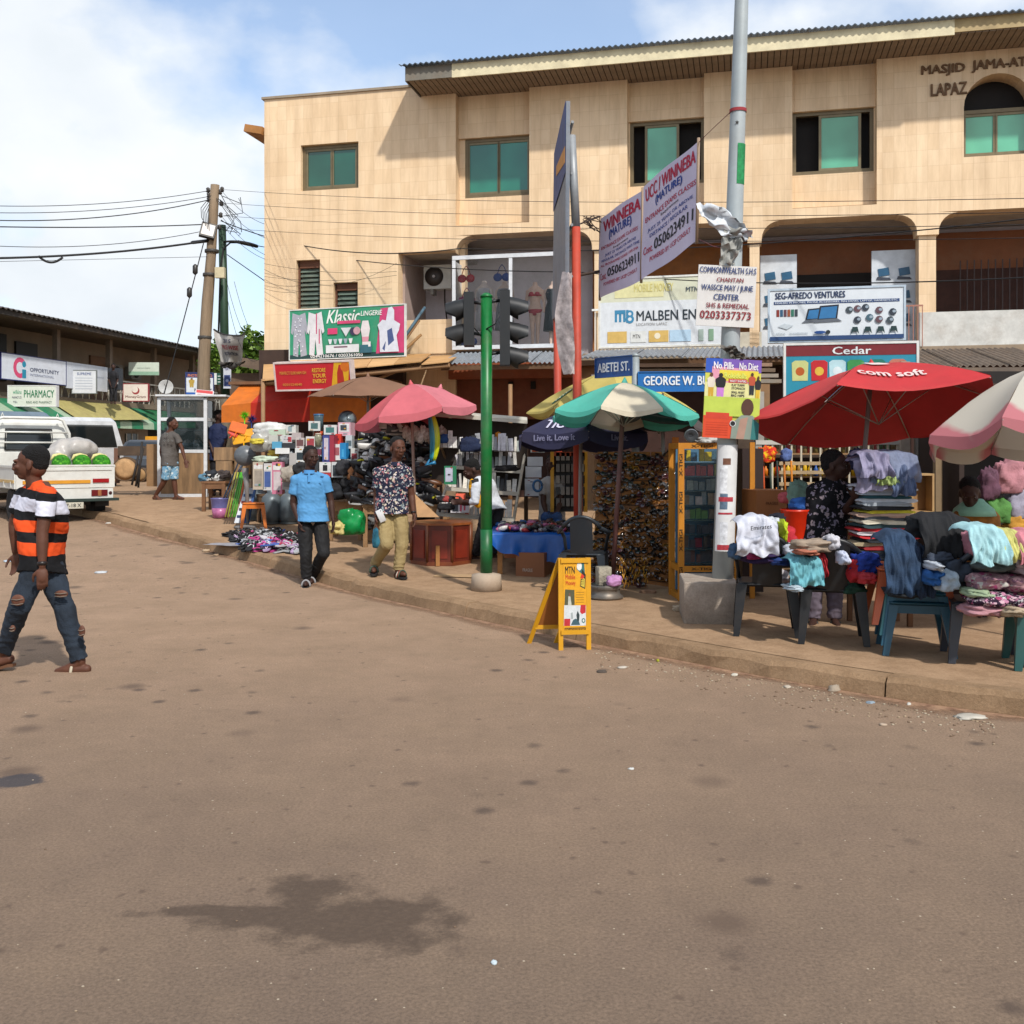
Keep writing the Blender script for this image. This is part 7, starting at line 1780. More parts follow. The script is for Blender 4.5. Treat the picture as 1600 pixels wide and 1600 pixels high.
t = thing('air_conditioner', 'white air conditioner unit on the balcony wall left of the mannequins', 'air conditioner', W(662, 452, 22.4), ANG)
MB().bx(0, .62, 0, .28, 0, .52).put('case', M('#b9b8b2', .5, dirt=.15), t)
MB().lathe([(.20, 0), (.21, .015), (.06, .02)], n=22, mx=xf((.24, -.002, .27), rx=R(90))).put('fan_grille', M('#3a3330', .5), t); MB().lathe([(.03, 0), (.03, .03)], n=10, mx=xf((.24, -.02, .27), rx=R(90))).put('fan_hub', M('#b0aeb0'), t)
MB().tube([(.45, .1, 0), (.45, .1, -.25), (.5, .15, -.8)], .018, 6).put('drain_pipe', M('#2d2522'), t); MB().bx(.15, .22, 0, .25, -.12, -.002).put('bracket', M('#7d7a74'), t)
A, Bp = W(612, 556, 20.6), W(662, 482, 20.9)
t = thing('ladder_poles', 'blue and brown scrap poles leaning beside the lingerie banner', 'poles', A)
for i, (a, b, c) in enumerate((((612, 556), (664, 480), '#47606e'), ((616, 556), (655, 500), '#7a5a3a'), ((622, 556), (658, 523), '#8d6a42'))): MB().tube([W(*a, 20.6) - A, W(*b, 20.9) - A], .03, 6).put('pole', M(c, dirt=.3), t)
def lumpmesh(r, seed, amp=.25, f=2.2, nu=30, nv=20, flat=.0, mat=0):
 mb = MB(); mb.ell((0, 0, 0), r, 0, nu, nv)
 o = []
 sx = Vector((seed * 1.7, seed, -seed))
 for v in mb.v:
  p = Vector(v); q = Vector((p.x / r[0], p.y / r[1], p.z / r[2]))
  m = max(abs(q.x), abs(q.y), abs(q.z), .001); sq = (q.length / m) ** .38
  w_ = q + .35 * noise.noise_vector(q * 1.3 + sx)
  a = noise.noise(w_ * f * .8 + sx)
  rid = (1 - abs(noise.noise(Vector((w_.x * f * 1.9, w_.y * f * 1.5, w_.z * f * .7)) + sx)) * 3.2)
  rid2 = (1 - abs(noise.noise(Vector((w_.x * f * 3.4 + w_.z * 2, w_.y * f * 3, w_.z * f * 1.6)) - sx)) * 3.0)
  k = sq * (.92 + amp * (a * .9 + max(-.5, rid) * .30 + max(-.5, rid2) * .16))
  ly = q.z * 7 + 2.2 * noise.noise(Vector((q.x * 1.6, q.y * 1.6, q.z)) + sx); k *= 1 - .11 * max(0, math.sin(ly)) ** 6 * (1 - abs(q.z)) ** .5
  z = p.z * k
  if flat and z < -r[2] * flat: z = -r[2] * flat
  o.append((p.x * k, p.y * k, z))
 mb.v = o
 return mb
def lump(name, label, cat, px, py, Y, w_, h_, d_, col, seed=None, amp=.3, f=2.2, group=None, rz=0, mat=None, base=True):
 sc = Y / 1600
 r = (w_ / 2 * sc, d_ / 2, h_ / 2 * sc)
 mb = lumpmesh(r, random.random() * 50 if seed is None else seed, amp, f, flat=.85)
 c = W(px, py, Y)
 return mb.put(name, mat or M(col, .85, var=.3, sc=9, bump=.25, bs=60), None, c, rz, label=label, cat=cat, group=group)
def pbox(name, label, cat, x0, x1, y0, y1, Y, d, col, face=None, tilt=0, rz=0, group=None, lid=None, mat=None, words=None):
 a, b = W(x0, y1, Y), W(x1, y0, Y); w_, h_ = b.x - a.x, b.z - a.z
 t = thing(name, label, cat, a, (R(tilt), 0, R(rz)), group)
 MB().bx(0, w_, 0, d, 0, h_).put('carton', mat or M(col, .55, var=.12, sc=4), t)
 if face:
  for i, (u0, u1, v0, v1, c) in enumerate(face): MB().bx(u0 * w_, u1 * w_, -.0025 - .0006 * i, -.0015 - .0006 * i, v0 * h_, v1 * h_).put('printed_face', M(c, .5, var=.2, sc=14), t)
 for i in range(3 if face and len(face) < 3 and w_ > .1 else 0):
  u = random.uniform(.05, .6); v = random.choice([.06, .14, .8, .88, .5]); MB().bx(u * w_, (u + random.uniform(.12, .35)) * w_, -.0065 - .0005 * i, -.0055 - .0005 * i, v * h_, (v + random.uniform(.03, .09)) * h_).put('printed_line', M(random.choice(['#8a2a30', '#1c2a5a', '#2a2a2c', '#b8861c', '#2a6a4a', '#8a8e92']), .5), t)
 if words:
  me = textmesh(words[0], .02); xs = [v.co.x for v in me.vertices]; ys = [v.co.y for v in me.vertices]
  for v in me.vertices: v.co = ((words[1] + (words[2] - words[1]) * (v.co.x - min(xs)) / (max(xs) - min(xs))) * w_, -.008 - v.co.z, (words[3] + (words[4] - words[3]) * (v.co.y - min(ys)) / (max(ys) - min(ys))) * h_)
  me.materials.append(M(words[5])); link(me, 'lettering', t)
 return t
def table(label, px0, px1, py_top, Y, d, col, cat='table', legs=True, name='table', th=.04, foot=KH):
 a, b = W(px0, py_top, Y), W(px1, py_top, Y); w_ = b.x - a.x; z0 = g(Y) + foot; h_ = a.z - z0
 t = thing(name, label, cat, (a.x, Y, z0)); m = M(col, .8, var=.3, bump=.3, dirt=.25)
 n = max(2, int(d / .18))
 for i in range(n): MB().bx(0, w_, d * i / n + .004, d * (i + 1) / n - .004, h_ - th, h_ + random.uniform(-.003, .003)).put('tabletop_plank', m, t)
 for x in (.04, w_ - .04):
  for y in (.04, d - .04): MB().bx(x - .03, x + .03, y - .03, y + .03, 0, h_ - th).put('leg', m, t)
 MB().bx(.07, w_ - .07, .02, .05, h_ - th - .1, h_ - th - .001).put('apron', m, t)
 return t, h_ + z0
def shoe_mesh(up, sole, L_=.28, high=False):
 mb = MB(); rings = []
 for k in range(9):
  v = k / 8; x = -L_ / 2 + L_ * v; w1 = .036 + .014 * math.sin(v * 2.6) - .016 * max(0, v - .85) / .15; hh = (.085 if not high else .14) * (1 - v) ** .8 + .045 - .02 * v ** 4
  rings.append([Vector((x, w1 * math.cos(a), .02 + hh * max(0, math.sin(a)) ** .7)) for a in [math.pi * j / 7 for j in range(8)]])
 mb.loft(rings, 0, True)
 rings = []
 for k in range(7):
  v = k / 6; x = -L_ / 2 - .006 + (L_ + .012) * v; w1 = (.040 + .014 * math.sin(v * 2.6)) * (1 if 0 < k < 6 else .6)
  rings.append([Vector((x, -w1, 0)), Vector((x, w1, 0)), Vector((x, w1, .024)), Vector((x, -w1, .024))])
 mb.loft(rings, 1, False)
 return mb.mesh('shoe', [M(up, .4, var=.2), M(sole, .6)])
def sandal_mesh(sole, strap):
 mb = MB(); rings = []
 for k in range(7):
  v = k / 6; x = -.13 + .26 * v; w1 = (.036 + .014 * math.sin(v * 2.6)) * (1 if 0 < k < 6 else .6)
  rings.append([Vector((x, -w1, 0)), Vector((x, w1, 0)), Vector((x, w1, .018)), Vector((x, -w1, .018))])
 mb.loft(rings, 0, False)
 mb.tube([(-.01, -.045, .015), (.03, -.02, .05), (.07, 0, .02)], .008, 5, 1); mb.tube([(-.01, .045, .015), (.03, .02, .05), (.07, 0, .02)], .008, 5, 1)
 return mb.mesh('sandal', [M(sole, .6), M(strap, .5)])
SH = [(shoe_mesh('#121214', '#1a1a1c'), 'black'), (shoe_mesh('#18181b', '#b4b4b2'), 'black white-soled'), (shoe_mesh('#4a4d52', '#9a9a98'), 'grey'), (shoe_mesh('#5a3820', '#2a1a12'), 'brown'), (shoe_mesh('#b7b5b0', '#c2c2c0'), 'white'), (shoe_mesh('#16161a', '#a8a41e'), 'black and yellow'), (shoe_mesh('#141416', '#8a7a62', high=True), 'black ankle-high')]
random.seed(21)
Ysh = 15.0
t, zt_ = table('long wooden bench carrying the shoe heap', 566, 700, 788, 14.55, .6, '#8a6a48'); 
tt = thing('display_stand', 'stepped dark stand behind the shoes', 'stand', (PX(572, 15.3), 15.3, g(15.3) + KH))
for i in range(6): MB().bx(0, 1.05 - .02 * i, .0 + .06 * i, .16 + .06 * i, .5 + .22 * i, .53 + .22 * i).put('shelf', M('#4a3524', dirt=.2), tt)
for x in (0.0, 1.0): MB().box((x, .26, .95), (.04, .04, 1.95), rx=R(-14)).put('upright', M('#5b402a', dirt=.2), tt)
cnt = 0
for row in range(16):
 py = 682 + row * 7.0
 Yr = 15.25 - .045 * row
 n = 11 if row < 11 else 12
 for k in range(n):
  px = 578 + row * -1.2 + k * (9.6 if row < 11 else 10.2) + random.uniform(-2.5, 2.5)
  if px > 688 and row > 3: continue
  m, nm = SH[random.choices(range(7), [3.2, 3, 3 if row < 9 else .8, 1.6 if row > 5 else .5, 2 if row < 7 else .5, .9, 2])[0]]
  o = link(m, 'shoe', None, W(px, py, Yr + random.uniform(-.03, .03)), (R(random.uniform(-25, 35)), R(random.uniform(-30, 20)), R(random.uniform(-40, 40) - (90 if random.random() < .3 else 0))), nm + ' shoe in the heap displayed on the shoe stall', 'shoe', 'shoes heaped on the stall')
for k in range(9):
 m, nm = SH[[4, 2, 2, 3, 4, 2, 0, 1, 4][k]]
 link(m, 'shoe', None, W(600 + k * 9, 668 + (k % 3) * 5, 14.9), (R(20), 0, R(random.uniform(-30, 30))), nm + ' shoe hanging at the top of the stall under the pink parasol', 'shoe', 'shoes hanging under the pink parasol')
for k in range(14):
 c = random.choice(['#b3aaa6', '#a89c94', '#c0bcb8', '#8a7468'])
 mb = lumpmesh((.045, .02, .09), k, .4); mb.put('hanging_packet', M(c, .3, var=.5, sc=30), None, W(634 + k * 4.6, 675 + (k % 3) * 4, 14.6), label='shiny packet hanging from the rim of the pink parasol', cat='packet', group='packets under the pink parasol')
mb = MB(); 
t = thing('inflatable_toy', 'long teal and yellow striped inflatable hanging beside the pink parasol', 'inflatable', W(674, 650, 14.2))
for k, (c, dx) in enumerate((('#146a84', -.035), ('#3a8a9c', -.012), ('#a8b81a', .015), ('#c0c41c', .035))):
 pts = [Vector((dx + .05 * math.sin(v * 2.8), 0, -.62 * v)) for v in [i / 10 for i in range(11)]]
 MB().tube(pts, [.008 + .032 * math.sin(math.pi * (.08 + .9 * i / 10)) for i in range(11)], 8).put('stripe_tube', M(c, .3), t)
MB().tube([(-.02, 0, -.60), (-.07, 0, -.68), (.0, 0, -.66), (.06, 0, -.64)], [.01, .03, .02, .03], 6).put('tail', M('#1c6a94', .4), t)
lump('plastic_bag', 'bright green plastic bag on the ground under the shoe bench', 'bag', 549, 817, 14.0, 42, 44, .3, '#118a45', 3, .35, 1.6, mat=M('#118a45', .3, var=.3, trans=.25))
lump('plastic_bag', 'light blue plastic bag behind the flowered shirt man', 'bag', 591, 842, 13.2, 20, 34, .18, '#3c8298', 5, .2)
lump('cloth_bundle', 'cream and navy cloth bundle beside the green bag', 'cloth', 526, 826, 13.8, 22, 20, .2, '#b3a468', 6, .5)
for k, (px, py) in enumerate(((585, 790), (596, 785), (572, 800))): lump('plastic_bag', ['grey', 'clear', 'black'][k] + ' crumpled bag under the shoe bench', 'bag', px, py + 20, 14.7, 24, 20, .2, ['#6a6a68', '#a8a4a0', '#1a1a1c'][k], k, .4)
tA, _ = table('low brown table with cloths at the left of the goods stall', 314, 352, 752, 18.6, .5, '#6d4b30')
for k, (px, c, w_) in enumerate(((322, '#4f7286', 22), (332, '#20242a', 20), (342, '#c0c0bc', 18), (350, '#3a3230', 20), (328, '#b8b4ae', 16))): lump('folded_cloth', ['blue', 'black', 'white', 'dark brown', 'grey'][k] + ' rag on the low brown table by the bucket', 'cloth', px, 746 - (k % 2) * 4, 18.8, w_, 14, .3, c, k, .4)
tB, _ = table('table behind the gas cylinders buried under household goods', 400, 500, 772, 17.2, .6, '#5b4632'); tB, _ = table('rough low bench between the blue polo man and the shoe bench', 512, 566, 784, 15.2, .5, '#8a6a48')
c = GY(344, 809); t = thing('bucket', 'clear lilac and pink plastic bucket with sticks standing in it', 'bucket', c)
r1 = 14 * c.y / 1600; 
MB().lathe([(r1 * .8, 0), (r1 * .92, .17)], n=18).put('lower_part', M('#b36a94', .3, var=.4, sc=8, trans=.2), t); MB().lathe([(r1 * .92, .17), (r1 * 1.03, .33), (r1 * 1.08, .34), (r1 * 1.0, .32)], n=18, cap=False).put('upper_part', M('#6c6a9c', .3, var=.3, trans=.2), t)
MB().ell((0, 0, .12), (r1 * .5, r1 * .5, .1)).put('contents', M('#b0a8a8'), t)
for k, (x, c2, tx, tz) in enumerate(((-.04, '#22364a', .30, .95), (.0, '#31445a', .42, 1.15), (.04, '#1c2a38', .36, 1.05))): MB().tube([Vector((x, 0, .1)), Vector((x + tx, .2, tz))], .012, 5).put('broom_stick', M(c2, .4), None, c, label=['left', 'middle', 'right'][k] + ' dark blue broom stick leaning out of the lilac bucket', cat='stick')
for k, (x0, x1, c2) in enumerate(((356, 372, '#8f9a3a'), (360, 376, '#3f8a2a'), (364, 378, '#4a9a30'), (367, 381, '#57a838'), (372, 383, '#c05a28'), (376, 388, '#b84a20'), (352, 368, '#9a8a4a'))):
 a, b = W(x0, 808, 16.9), W(x1, 738, 17.2); MB().tube([Vector((0, 0, 0)), b - a], .014, 6).put('broom_stick', M(c2, .4), None, a, label=['yellowish', 'dark green', 'mid green', 'bright green', 'orange', 'red orange', 'tan'][k] + ' stick in the bundle of broom handles by the bucket', cat='stick')
for k, (x0, x1, c2) in enumerate(((371, 388, '#b4b8bc'), (378, 393, '#c0c2c4'), (384, 396, '#2a4a78'))):
 a, b = W(x0, 817, 16.6), W(x1, 762, 17.0); t = thing('boxed_item', ['left white', 'right white', 'blue'][k] + ' long narrow carton leaning by the orange stool', 'carton', a)
 d = b - a; mb = MB(); w1 = .05
 mb.loft([[p + Vector((-w1, -.02, 0)), p + Vector((w1, -.02, 0)), p + Vector((w1, .03, 0)), p + Vector((-w1, .03, 0))] for p in (Vector((0, 0, 0)), d)], 0, False); mb.put('carton', M(c2, .5, var=.1), t)
 for q in range(4):
  p0 = d * (.15 + .2 * q); MB().box(p0 + Vector((0, -.023, 0)), (.06, .003, .08)).put('printed_face', M(['#2c3c60', '#3a3a3e', '#8a3a40', '#2c5080'][q], .5), t)
t = thing('stand_fan', 'fan wrapped in grey plastic standing at the end of the goods stall', 'fan', (PX(383, 16.6), 16.6, g(16.6) + KH))
zc = PZ(712, 16.6) - t.location.z
MB().lathe([(.02, -.09), (.16, -.07), (.17, .0), (.16, .06), (.04, .09)], n=22, mx=xf((0, 0, zc), rx=R(90), sc=(1, 1, 1.32))).put('wrapped_cage', M('#5a5e62', .35, var=.25, sc=4, grain=(1, 1, 5)), t)
MB().tube([(0, 0, zc - .2), (.03, 0, zc - .55), (.04, 0, .02)], [.06, .035, .02], 8).lathe([(.18, 0), (.17, .03), (.02, .05)], n=16).put('stand', M('#6d6a68', .5), t)
def duster(label, px, py, col, Y=17.3, r=.1):
 a = W(px, py, Y); t = thing('duster', label, 'duster', a)
 mb = MB()
 for i in range(160):
  d = Vector((random.gauss(0, 1), random.gauss(0, 1), random.gauss(0, 1))).normalized(); e = d.cross(Vector((random.random(), random.random(), random.random()))).normalized() * .006
  mb.add([d * .02 - e, d * .02 + e, d * r * random.uniform(.8, 1.05)], [(0, 1, 2)])
 mb.put('bristles', M(col, .5, var=.3), t, kind='stuff'); MB().tube([(0, 0, -.02), (.01, 0, -.75)], .01, 5).put('handle', M(col, .4), t)
duster('bright green round duster above the goods stall', 382, 649, '#5fb80e'); duster('dark blue round duster beside the green one', 393, 655, '#16286a')
for k, (px, py, c2, w_, h_) in enumerate(((372, 668, '#c05a14', 26, 16), (380, 682, '#c9900e', 34, 12), (365, 676, '#b8301a', 16, 16), (386, 676, '#c98a10', 18, 10))):
 t = thing('dust_pan', ['orange', 'yellow lower', 'red', 'amber'][k] + ' plastic dustpan at the left end of the goods stall', 'dustpan', W(px, py, 17.2), (R(70), R([15, -10, 30, 12][k]), 0)); w1 = w_ / 2 * 17.2 / 1600
 MB().rbox((0, 0, 0), (w1 * 2, w1 * 1.3, .02), .02).put('pan', M(c2, .35), t); MB().tube([(0, -w1 * .6, 0), (0, -w1 * 1.4, .02)], .012, 5).put('handle', M(c2, .35), t)
lump('sack', 'large white printed sack on top of the household goods', 'sack', 422, 672, 17.0, 56, 26, .4, '#b9b9b6', 2, .18, 1.3, rz=0); o = S.objects[-1]
pbox('carton', 'pale carton on top left of the goods pile', 'box', 420, 446, 671, 690, 16.6, .25, '#aab8a4', [(.1, .9, .2, .5, '#c2c6c0')])
lump('plastic_bag', 'clear bag of white goods left of the hanging packs', 'bag', 408, 692, 16.3, 34, 34, .3, '#a9a8a2', 8, .25, mat=M('#a9a8a2', .3, var=.3, trans=.2))
lump('yellow_packet', 'yellow and lime packet near the dusters', 'packet', 402, 690, 16.1, 22, 10, .12, '#b8a83c', 4, .3)
lump('plastic_bag', 'grey silvery bag bulging over the packs', 'bag', 449, 714, 15.6, 26, 32, .22, '#71767a', 9, .3, mat=M('#71767a', .25, var=.4, sc=14))
lump('plastic_bag', 'yellow cloth corner above the hanging packs', 'cloth', 430, 709, 15.7, 24, 12, .15, '#b89a3a', 9, .3)
for k, (x0, x1, y0_, y1_, c2, c3, nm) in enumerate(((395, 412, 722, 765, '#a79a88', '#8a8074', 'beige'), (411, 425, 724, 766, '#b4b2b0', '#3a4f82', 'blue and white'), (425, 441, 722, 772, '#b56a80', '#b3a8a8', 'pink'), (441, 454, 730, 765, '#8d8a84', '#6a6864', 'grey'))):
 pbox('hanging_pack', nm + ' zipped bedding pack hanging over the gas cylinders', 'pack', x0, x1, y0_, y1_, 15.3, .16, c2, [(.15, .85, .12, .7, c3), (.1, .9, .75, .9, '#c2c0bc')])
lump('cable_coil', 'green white cable coil lying on the packs', 'coil', 415, 718, 15.4, 38, 10, .2, '#a8b4a0', 3, .5)
def cyl(px, label, Y=15.2, s=1.12, py=812):
 c = GY(px, py); c.x = PX(px, c.y); t = thing('gas_cylinder', label, 'gas cylinder', c); m = M('#5b6468', .4, .2, var=.12, dirt=.15)
 r = .15 * s
 MB().lathe([(r * .8, 0), (r * .8, .04), (r * .95, .06), (r, .12), (r, .36), (r * .9, .44), (r * .5, .50), (.04, .515)], n=22).put('body', m, t)
 MB().lathe([(r * 1.02, .20), (r * 1.03, .205), (r * 1.02, .21)], n=22, cap=False).put('weld_seam', m, t)
 MB().lathe([(.07, .48), (.075, .58), (.07, .58), (.065, .49)], n=12, cap=False).put('collar', m, t); MB().lathe([(.02, .46), (.02, .53), (.03, .54)], n=8).put('valve', M('#8d7a42', .4, .5), t)
 MB().lathe([(r * .9, -.0), (r * .95, .03)], n=18, cap=False).put('foot_ring', m, t)
cyl(424, 'grey gas cylinder right of the orange stool', py=818); cyl(452, 'grey gas cylinder beside the blue polo man', py=818); cyl(404, 'grey gas cylinder half behind the orange stool', py=812)
random.seed(8)
BX = [(482, 500, 658, 672, '#b4b6b2', [(.2, .8, .2, .8, '#3a5a5a')]), (506, 526, 664, 678, '#bcbcb8', [(.15, .8, .2, .75, '#3b6a66')]), (528, 548, 660, 680, '#c09aa4', [(.1, .9, .3, .9, '#c2c2c0'), (.2, .7, .4, .8, '#333a40')]),
      (478, 492, 682, 712, '#bdbdb9', [(.1, .9, .4, .9, '#8a3038')]), (493, 506, 690, 712, '#a9b4b4', [(.1, .9, .1, .5, '#6a3040')]), (504, 515, 680, 722, '#2f3c78', [(.2, .8, .1, .9, '#b0a8b0')]), (515, 522, 680, 720, '#8c2a3a', None), (524, 533, 678, 694, '#b83020', [(.4, .6, .4, .6, '#2a1a18')]),
      (503, 514, 700, 722, '#1f6f9c', [(.3, .7, .2, .7, '#3a88b0')]), (531, 541, 692, 716, '#1a74a8', [(.3, .7, .1, .6, '#3a90bc')]), (522, 532, 694, 718, '#bdbcba', [(.1, .8, .3, .8, '#8a4a50')]), (540, 550, 680, 700, '#a6adb0', [(.1, .9, .2, .6, '#4a5a60')]),
      (461, 477, 700, 722, '#b9bab8', [(.15, .85, .2, .7, '#1d2a30')]), (462, 475, 684, 699, '#a8a09c', [(.1, .9, .2, .8, '#5a3a3a')]), (499, 517, 722, 744, '#9c2a2e', [(.0, 1, .3, 1, '#bfbfbd'), (.3, .7, .4, .8, '#1c1c20')]), (518, 536, 722, 745, '#b4b6b6', [(.1, .7, .1, .8, '#30363c')]), (536, 548, 718, 740, '#7e8688', [(.2, .8, .2, .8, '#2a2e30')]),
      (440, 456, 680, 692, '#b0aeae', [(.6, .95, .2, .8, '#9a3038')]), (441, 462, 692, 700, '#2a2c30', None), (456, 470, 676, 686, '#9e9492', None), (425, 440, 690, 700, '#4a8aa8', None), (430, 452, 700, 708, '#c4c4c2', None), (447, 462, 664, 676, '#b6b6b0', [(.2, .6, .2, .8, '#7c8c90')]), (452, 462, 708, 735, '#9a9692', None),
      (420, 434, 680, 692, '#a8a8a0', None), (465, 480, 722, 745, '#8a8888', [(.1, .9, .3, .7, '#333')]), (480, 498, 712, 735, '#303438', None), (548, 560, 700, 720, '#b0b0ac', [(.1, .8, .2, .6, '#7a2a30')]), (536, 552, 742, 756, '#8d8d8a', None), (470, 490, 745, 770, '#7a6a5a', None)]
cn = ['white', 'pale', 'pink', 'white and red', 'grey blue', 'deep blue', 'crimson', 'red', 'sky blue', 'bright blue', 'white and rose', 'silver', 'black and white', 'brownish grey', 'red banded', 'white phone', 'steel grey', 'white striped', 'black flat', 'taupe', 'light blue', 'flat white', 'cream', 'stone grey', 'cream small', 'charcoal faced', 'dark', 'white with red', 'grey flat', 'tan']
for k, (x0, x1, y0_, y1_, c2, fc) in enumerate(BX):
 pbox('appliance_box', cn[k] + ' product box on the household goods stall' + (', in its upper row' if y1_ < 690 else ', in its middle rows' if y1_ < 725 else ', in its lower rows'), 'box', x0, x1, y0_, y1_ + 1, 15.7 - (y1_ - 660) * .006 + random.uniform(-.03, .03), .28, c2, fc, rz=random.uniform(-10, 10))
t = thing('blender_jar', 'clear blue lidded jar on orange base atop the boxes', 'jar', W(498, 682, 15.8)); MB().lathe([(.06, .08), (.075, .30), (.078, .32)], n=14).put('jar', M('#5a7078', .2, trans=.3), t); MB().lathe([(.05, 0), (.085, .0), (.07, .08)], n=14).put('base', M('#a84a2c', .4), t); MB().lathe([(.08, .32), (.08, .345), (.02, .35)], n=14).put('lid', M('#2d5a7c', .4), t)
t = thing('glass_jar', 'clear glass jar with dark contents between the boxes', 'jar', W(497, 698, 15.4)); MB().lathe([(.05, 0), (.055, .16), (.04, .18)], n=14).put('jar', M('#7d7c66', .2, var=.6, sc=20), t); MB().lathe([(.045, .18), (.045, .2), (.01, .205)], n=12).put('lid', M('#a89c8c'), t)
t = thing('wall_clock', 'round dark clock propped at the back of the goods stall', 'clock', W(543, 656, 16.4)); MB().lathe([(.14, 0), (.15, .02), (.12, .03)], n=24, mx=xf((0, 0, 0), rx=R(90))).put('rim', M('#3a2a26', .3), t); MB().lathe([(.12, .031), (.01, .033)], n=24, mx=xf((0, 0, 0), rx=R(90))).put('dial', M('#6a7478', .2), t)
MB().box((0, -.036, .04), (.01, .002, .09)).put('hand', M('#111'), t); MB().box((.03, -.036, 0), (.07, .002, .01)).put('hand', M('#111'), t)
for k, (px, py, c2) in enumerate(((470, 735, '#1a1a1c'), (452, 742, '#8d8478'), (538, 732, '#26262a'), (556, 742, '#9c6a44'), (546, 760, '#1a1a1c'), (525, 770, '#17171a'), (560, 765, '#2a1618'))): lump('bundle', ['black', 'sand', 'charcoal', 'ginger', 'jet black', 'glossy black', 'maroon'][k] + ' bag heaped at the front of the goods stall', 'bag', px, py, 15.0, 26, 26, .3, c2, k, .35)
random.seed(4)
SD = [(sandal_mesh('#141416', '#1c1c20'), 'black'), (sandal_mesh('#16161a', '#b4b4b6'), 'black white-strapped'), (sandal_mesh('#a83a78', '#c24a92'), 'pink'), (sandal_mesh('#3b5aa0', '#b4b6c4'), 'blue'), (sandal_mesh('#9a9c9e', '#6a6a6c'), 'grey'), (sandal_mesh('#b3afb4', '#a83048'), 'white red-strapped'), (sandal_mesh('#9c86a4', '#c0a8c0'), 'lilac')]
for k in range(190):
 px = random.uniform(354, 468); v = random.random(); py = 833 + 27 * v + (px - 354) * .05
 if px < 380 and v > .5: continue
 c = GY(px, py); hgt = .10 * math.exp(-((px - 425) / 45) ** 2) * random.random()
 w8 = [6, 4, .3, .6, 2, .3, .3] if v < .55 else ([1, 1, 3, 2, 1, 2, 2] if px > 395 else [2, 2, .2, .3, 4, .3, .3])
 m, nm = SD[random.choices(range(7), w8)[0]]
 link(m, 'slipper', None, c + Vector((0, 0, .004 + hgt)), (R(random.uniform(-20, 20)), R(random.uniform(-18, 18)), R(random.uniform(0, 360))), nm + ' slipper in the heap spread on the pavement edge', 'slipper', 'slippers spread on the pavement edge')
mb = MB(); c = GY(410, 850); mb.grid(lambda u, v: Vector((-.62 + 1.15 * u, -.42 + .85 * v - .25 * (1 - u) * .6, .002 + .010 * noise.noise(Vector((u * 6, v * 6, 2))) + .006)), 16, 10); mb.put('plastic_sheet', M('#8e8c90', .5, var=.3), None, c, R(-32), label='grey plastic sheet under the heap of slippers', cat='sheet')
c = GY(690, 884); t = thing('wooden_box', 'reddish brown octagonal wooden box beside the flowered shirt man', 'box', (PX(690, c.y + .35), c.y + .35, c.z)); hh = PZ(815, c.y + .3) - c.z; r = .41
oct_ = [(r * math.cos(R(22.5 + 45 * i)), r * math.sin(R(22.5 + 45 * i))) for i in range(8)]
MB().loft([[Vector((x, y, z)) for x, y in oct_] for z in (0.03, hh - .03)], 0, False).put('carcass', M('#5a1f12', .4, var=.3, dirt=.05), t)
MB().loft([[Vector((x * 1.04, y * 1.04, z)) for x, y in oct_] for z in (hh - .029, hh)], 0, False).put('top', M('#7a431e', .35, var=.4, sc=2, grain=(1, 6, 1)), t)
MB().loft([[Vector((x * 1.03, y * 1.03, z)) for x, y in oct_] for z in (0.0, .05)], 0, False).put('plinth_moulding', M('#6a341a', .45, var=.3), t)
for i in range(8):
 a = R(45 * i + 45); x0, y0_ = oct_[i]; mid_ = Vector((r * math.cos(R(22.5)) * math.cos(a), r * math.cos(R(22.5)) * math.sin(a), hh / 2))
 MB().box(mid_ * 1 + Vector((math.cos(a) * .004, math.sin(a) * .004, 0)), (.2, .012, hh * .66), rz=a + R(90)).put('side_panel', M('#6e2415', .4, var=.3), t)
 MB().tube([(x0 * 1.01, y0_ * 1.01, .05), (x0 * 1.01, y0_ * 1.01, hh - .03)], .018, 6).put('corner_post', M('#6a3a1e', .45, var=.3), t)
MB().box((-.02, -r * 1.0, .13), (.05, .02, .26)).put('repair_slat', M('#9a6a3a'), t); MB().box((.19, -r * .82, .3), (.07, .012, .09), rz=R(40)).put('torn_label', M('#b08a5c'), t)
a, b2, c2 = W(652, 808, 13.9), W(686, 808, 13.9), W(648, 772, 14.2)
t = thing('cardboard_sheet', 'torn triangular cardboard sheet behind the wooden box', 'cardboard', a); MB().add([Vector((0, 0, 0)), b2 - a, c2 - a, Vector((0, .02, 0)), b2 - a + Vector((0, .02, 0)), c2 - a + Vector((0, .02, 0))], [(0, 1, 2), (5, 4, 3), (0, 3, 4, 1), (1, 4, 5, 2), (2, 5, 3, 0)]).put('sheet', M('#a07c56', var=.2), t)
c = GY(712, 900); t = thing('cardboard_sheet', 'flat cardboard lying on the pavement by the green pole', 'cardboard', c, R(-10)); MB().bx(-.25, .25, -.12, .12, .002, .008).put('sheet', M('#a88a66', dirt=.3), t)
def Q(px, py, Y): return W(px, py, Y)
t = thing('display_rack', 'leaning white slatted rack filled with small packets behind the green pole', 'rack', Q(690, 832, 14.1))
o = Vector(t.location); wr = M('#b3ada0', .6, dirt=.25)
BLq, BRq, TLq, TRq = Q(682, 806, 14.1), Q(802, 816, 14.0), Q(722, 690, 14.9), Q(822, 696, 14.8)
TT0, TT1 = Q(672, 650, 14.5), Q(824, 662, 14.4)
MB().tube([BLq - o, TLq - o], .022, 4).put('upright', wr, t); MB().tube([BRq - o, TRq - o], .022, 4).put('upright', wr, t)
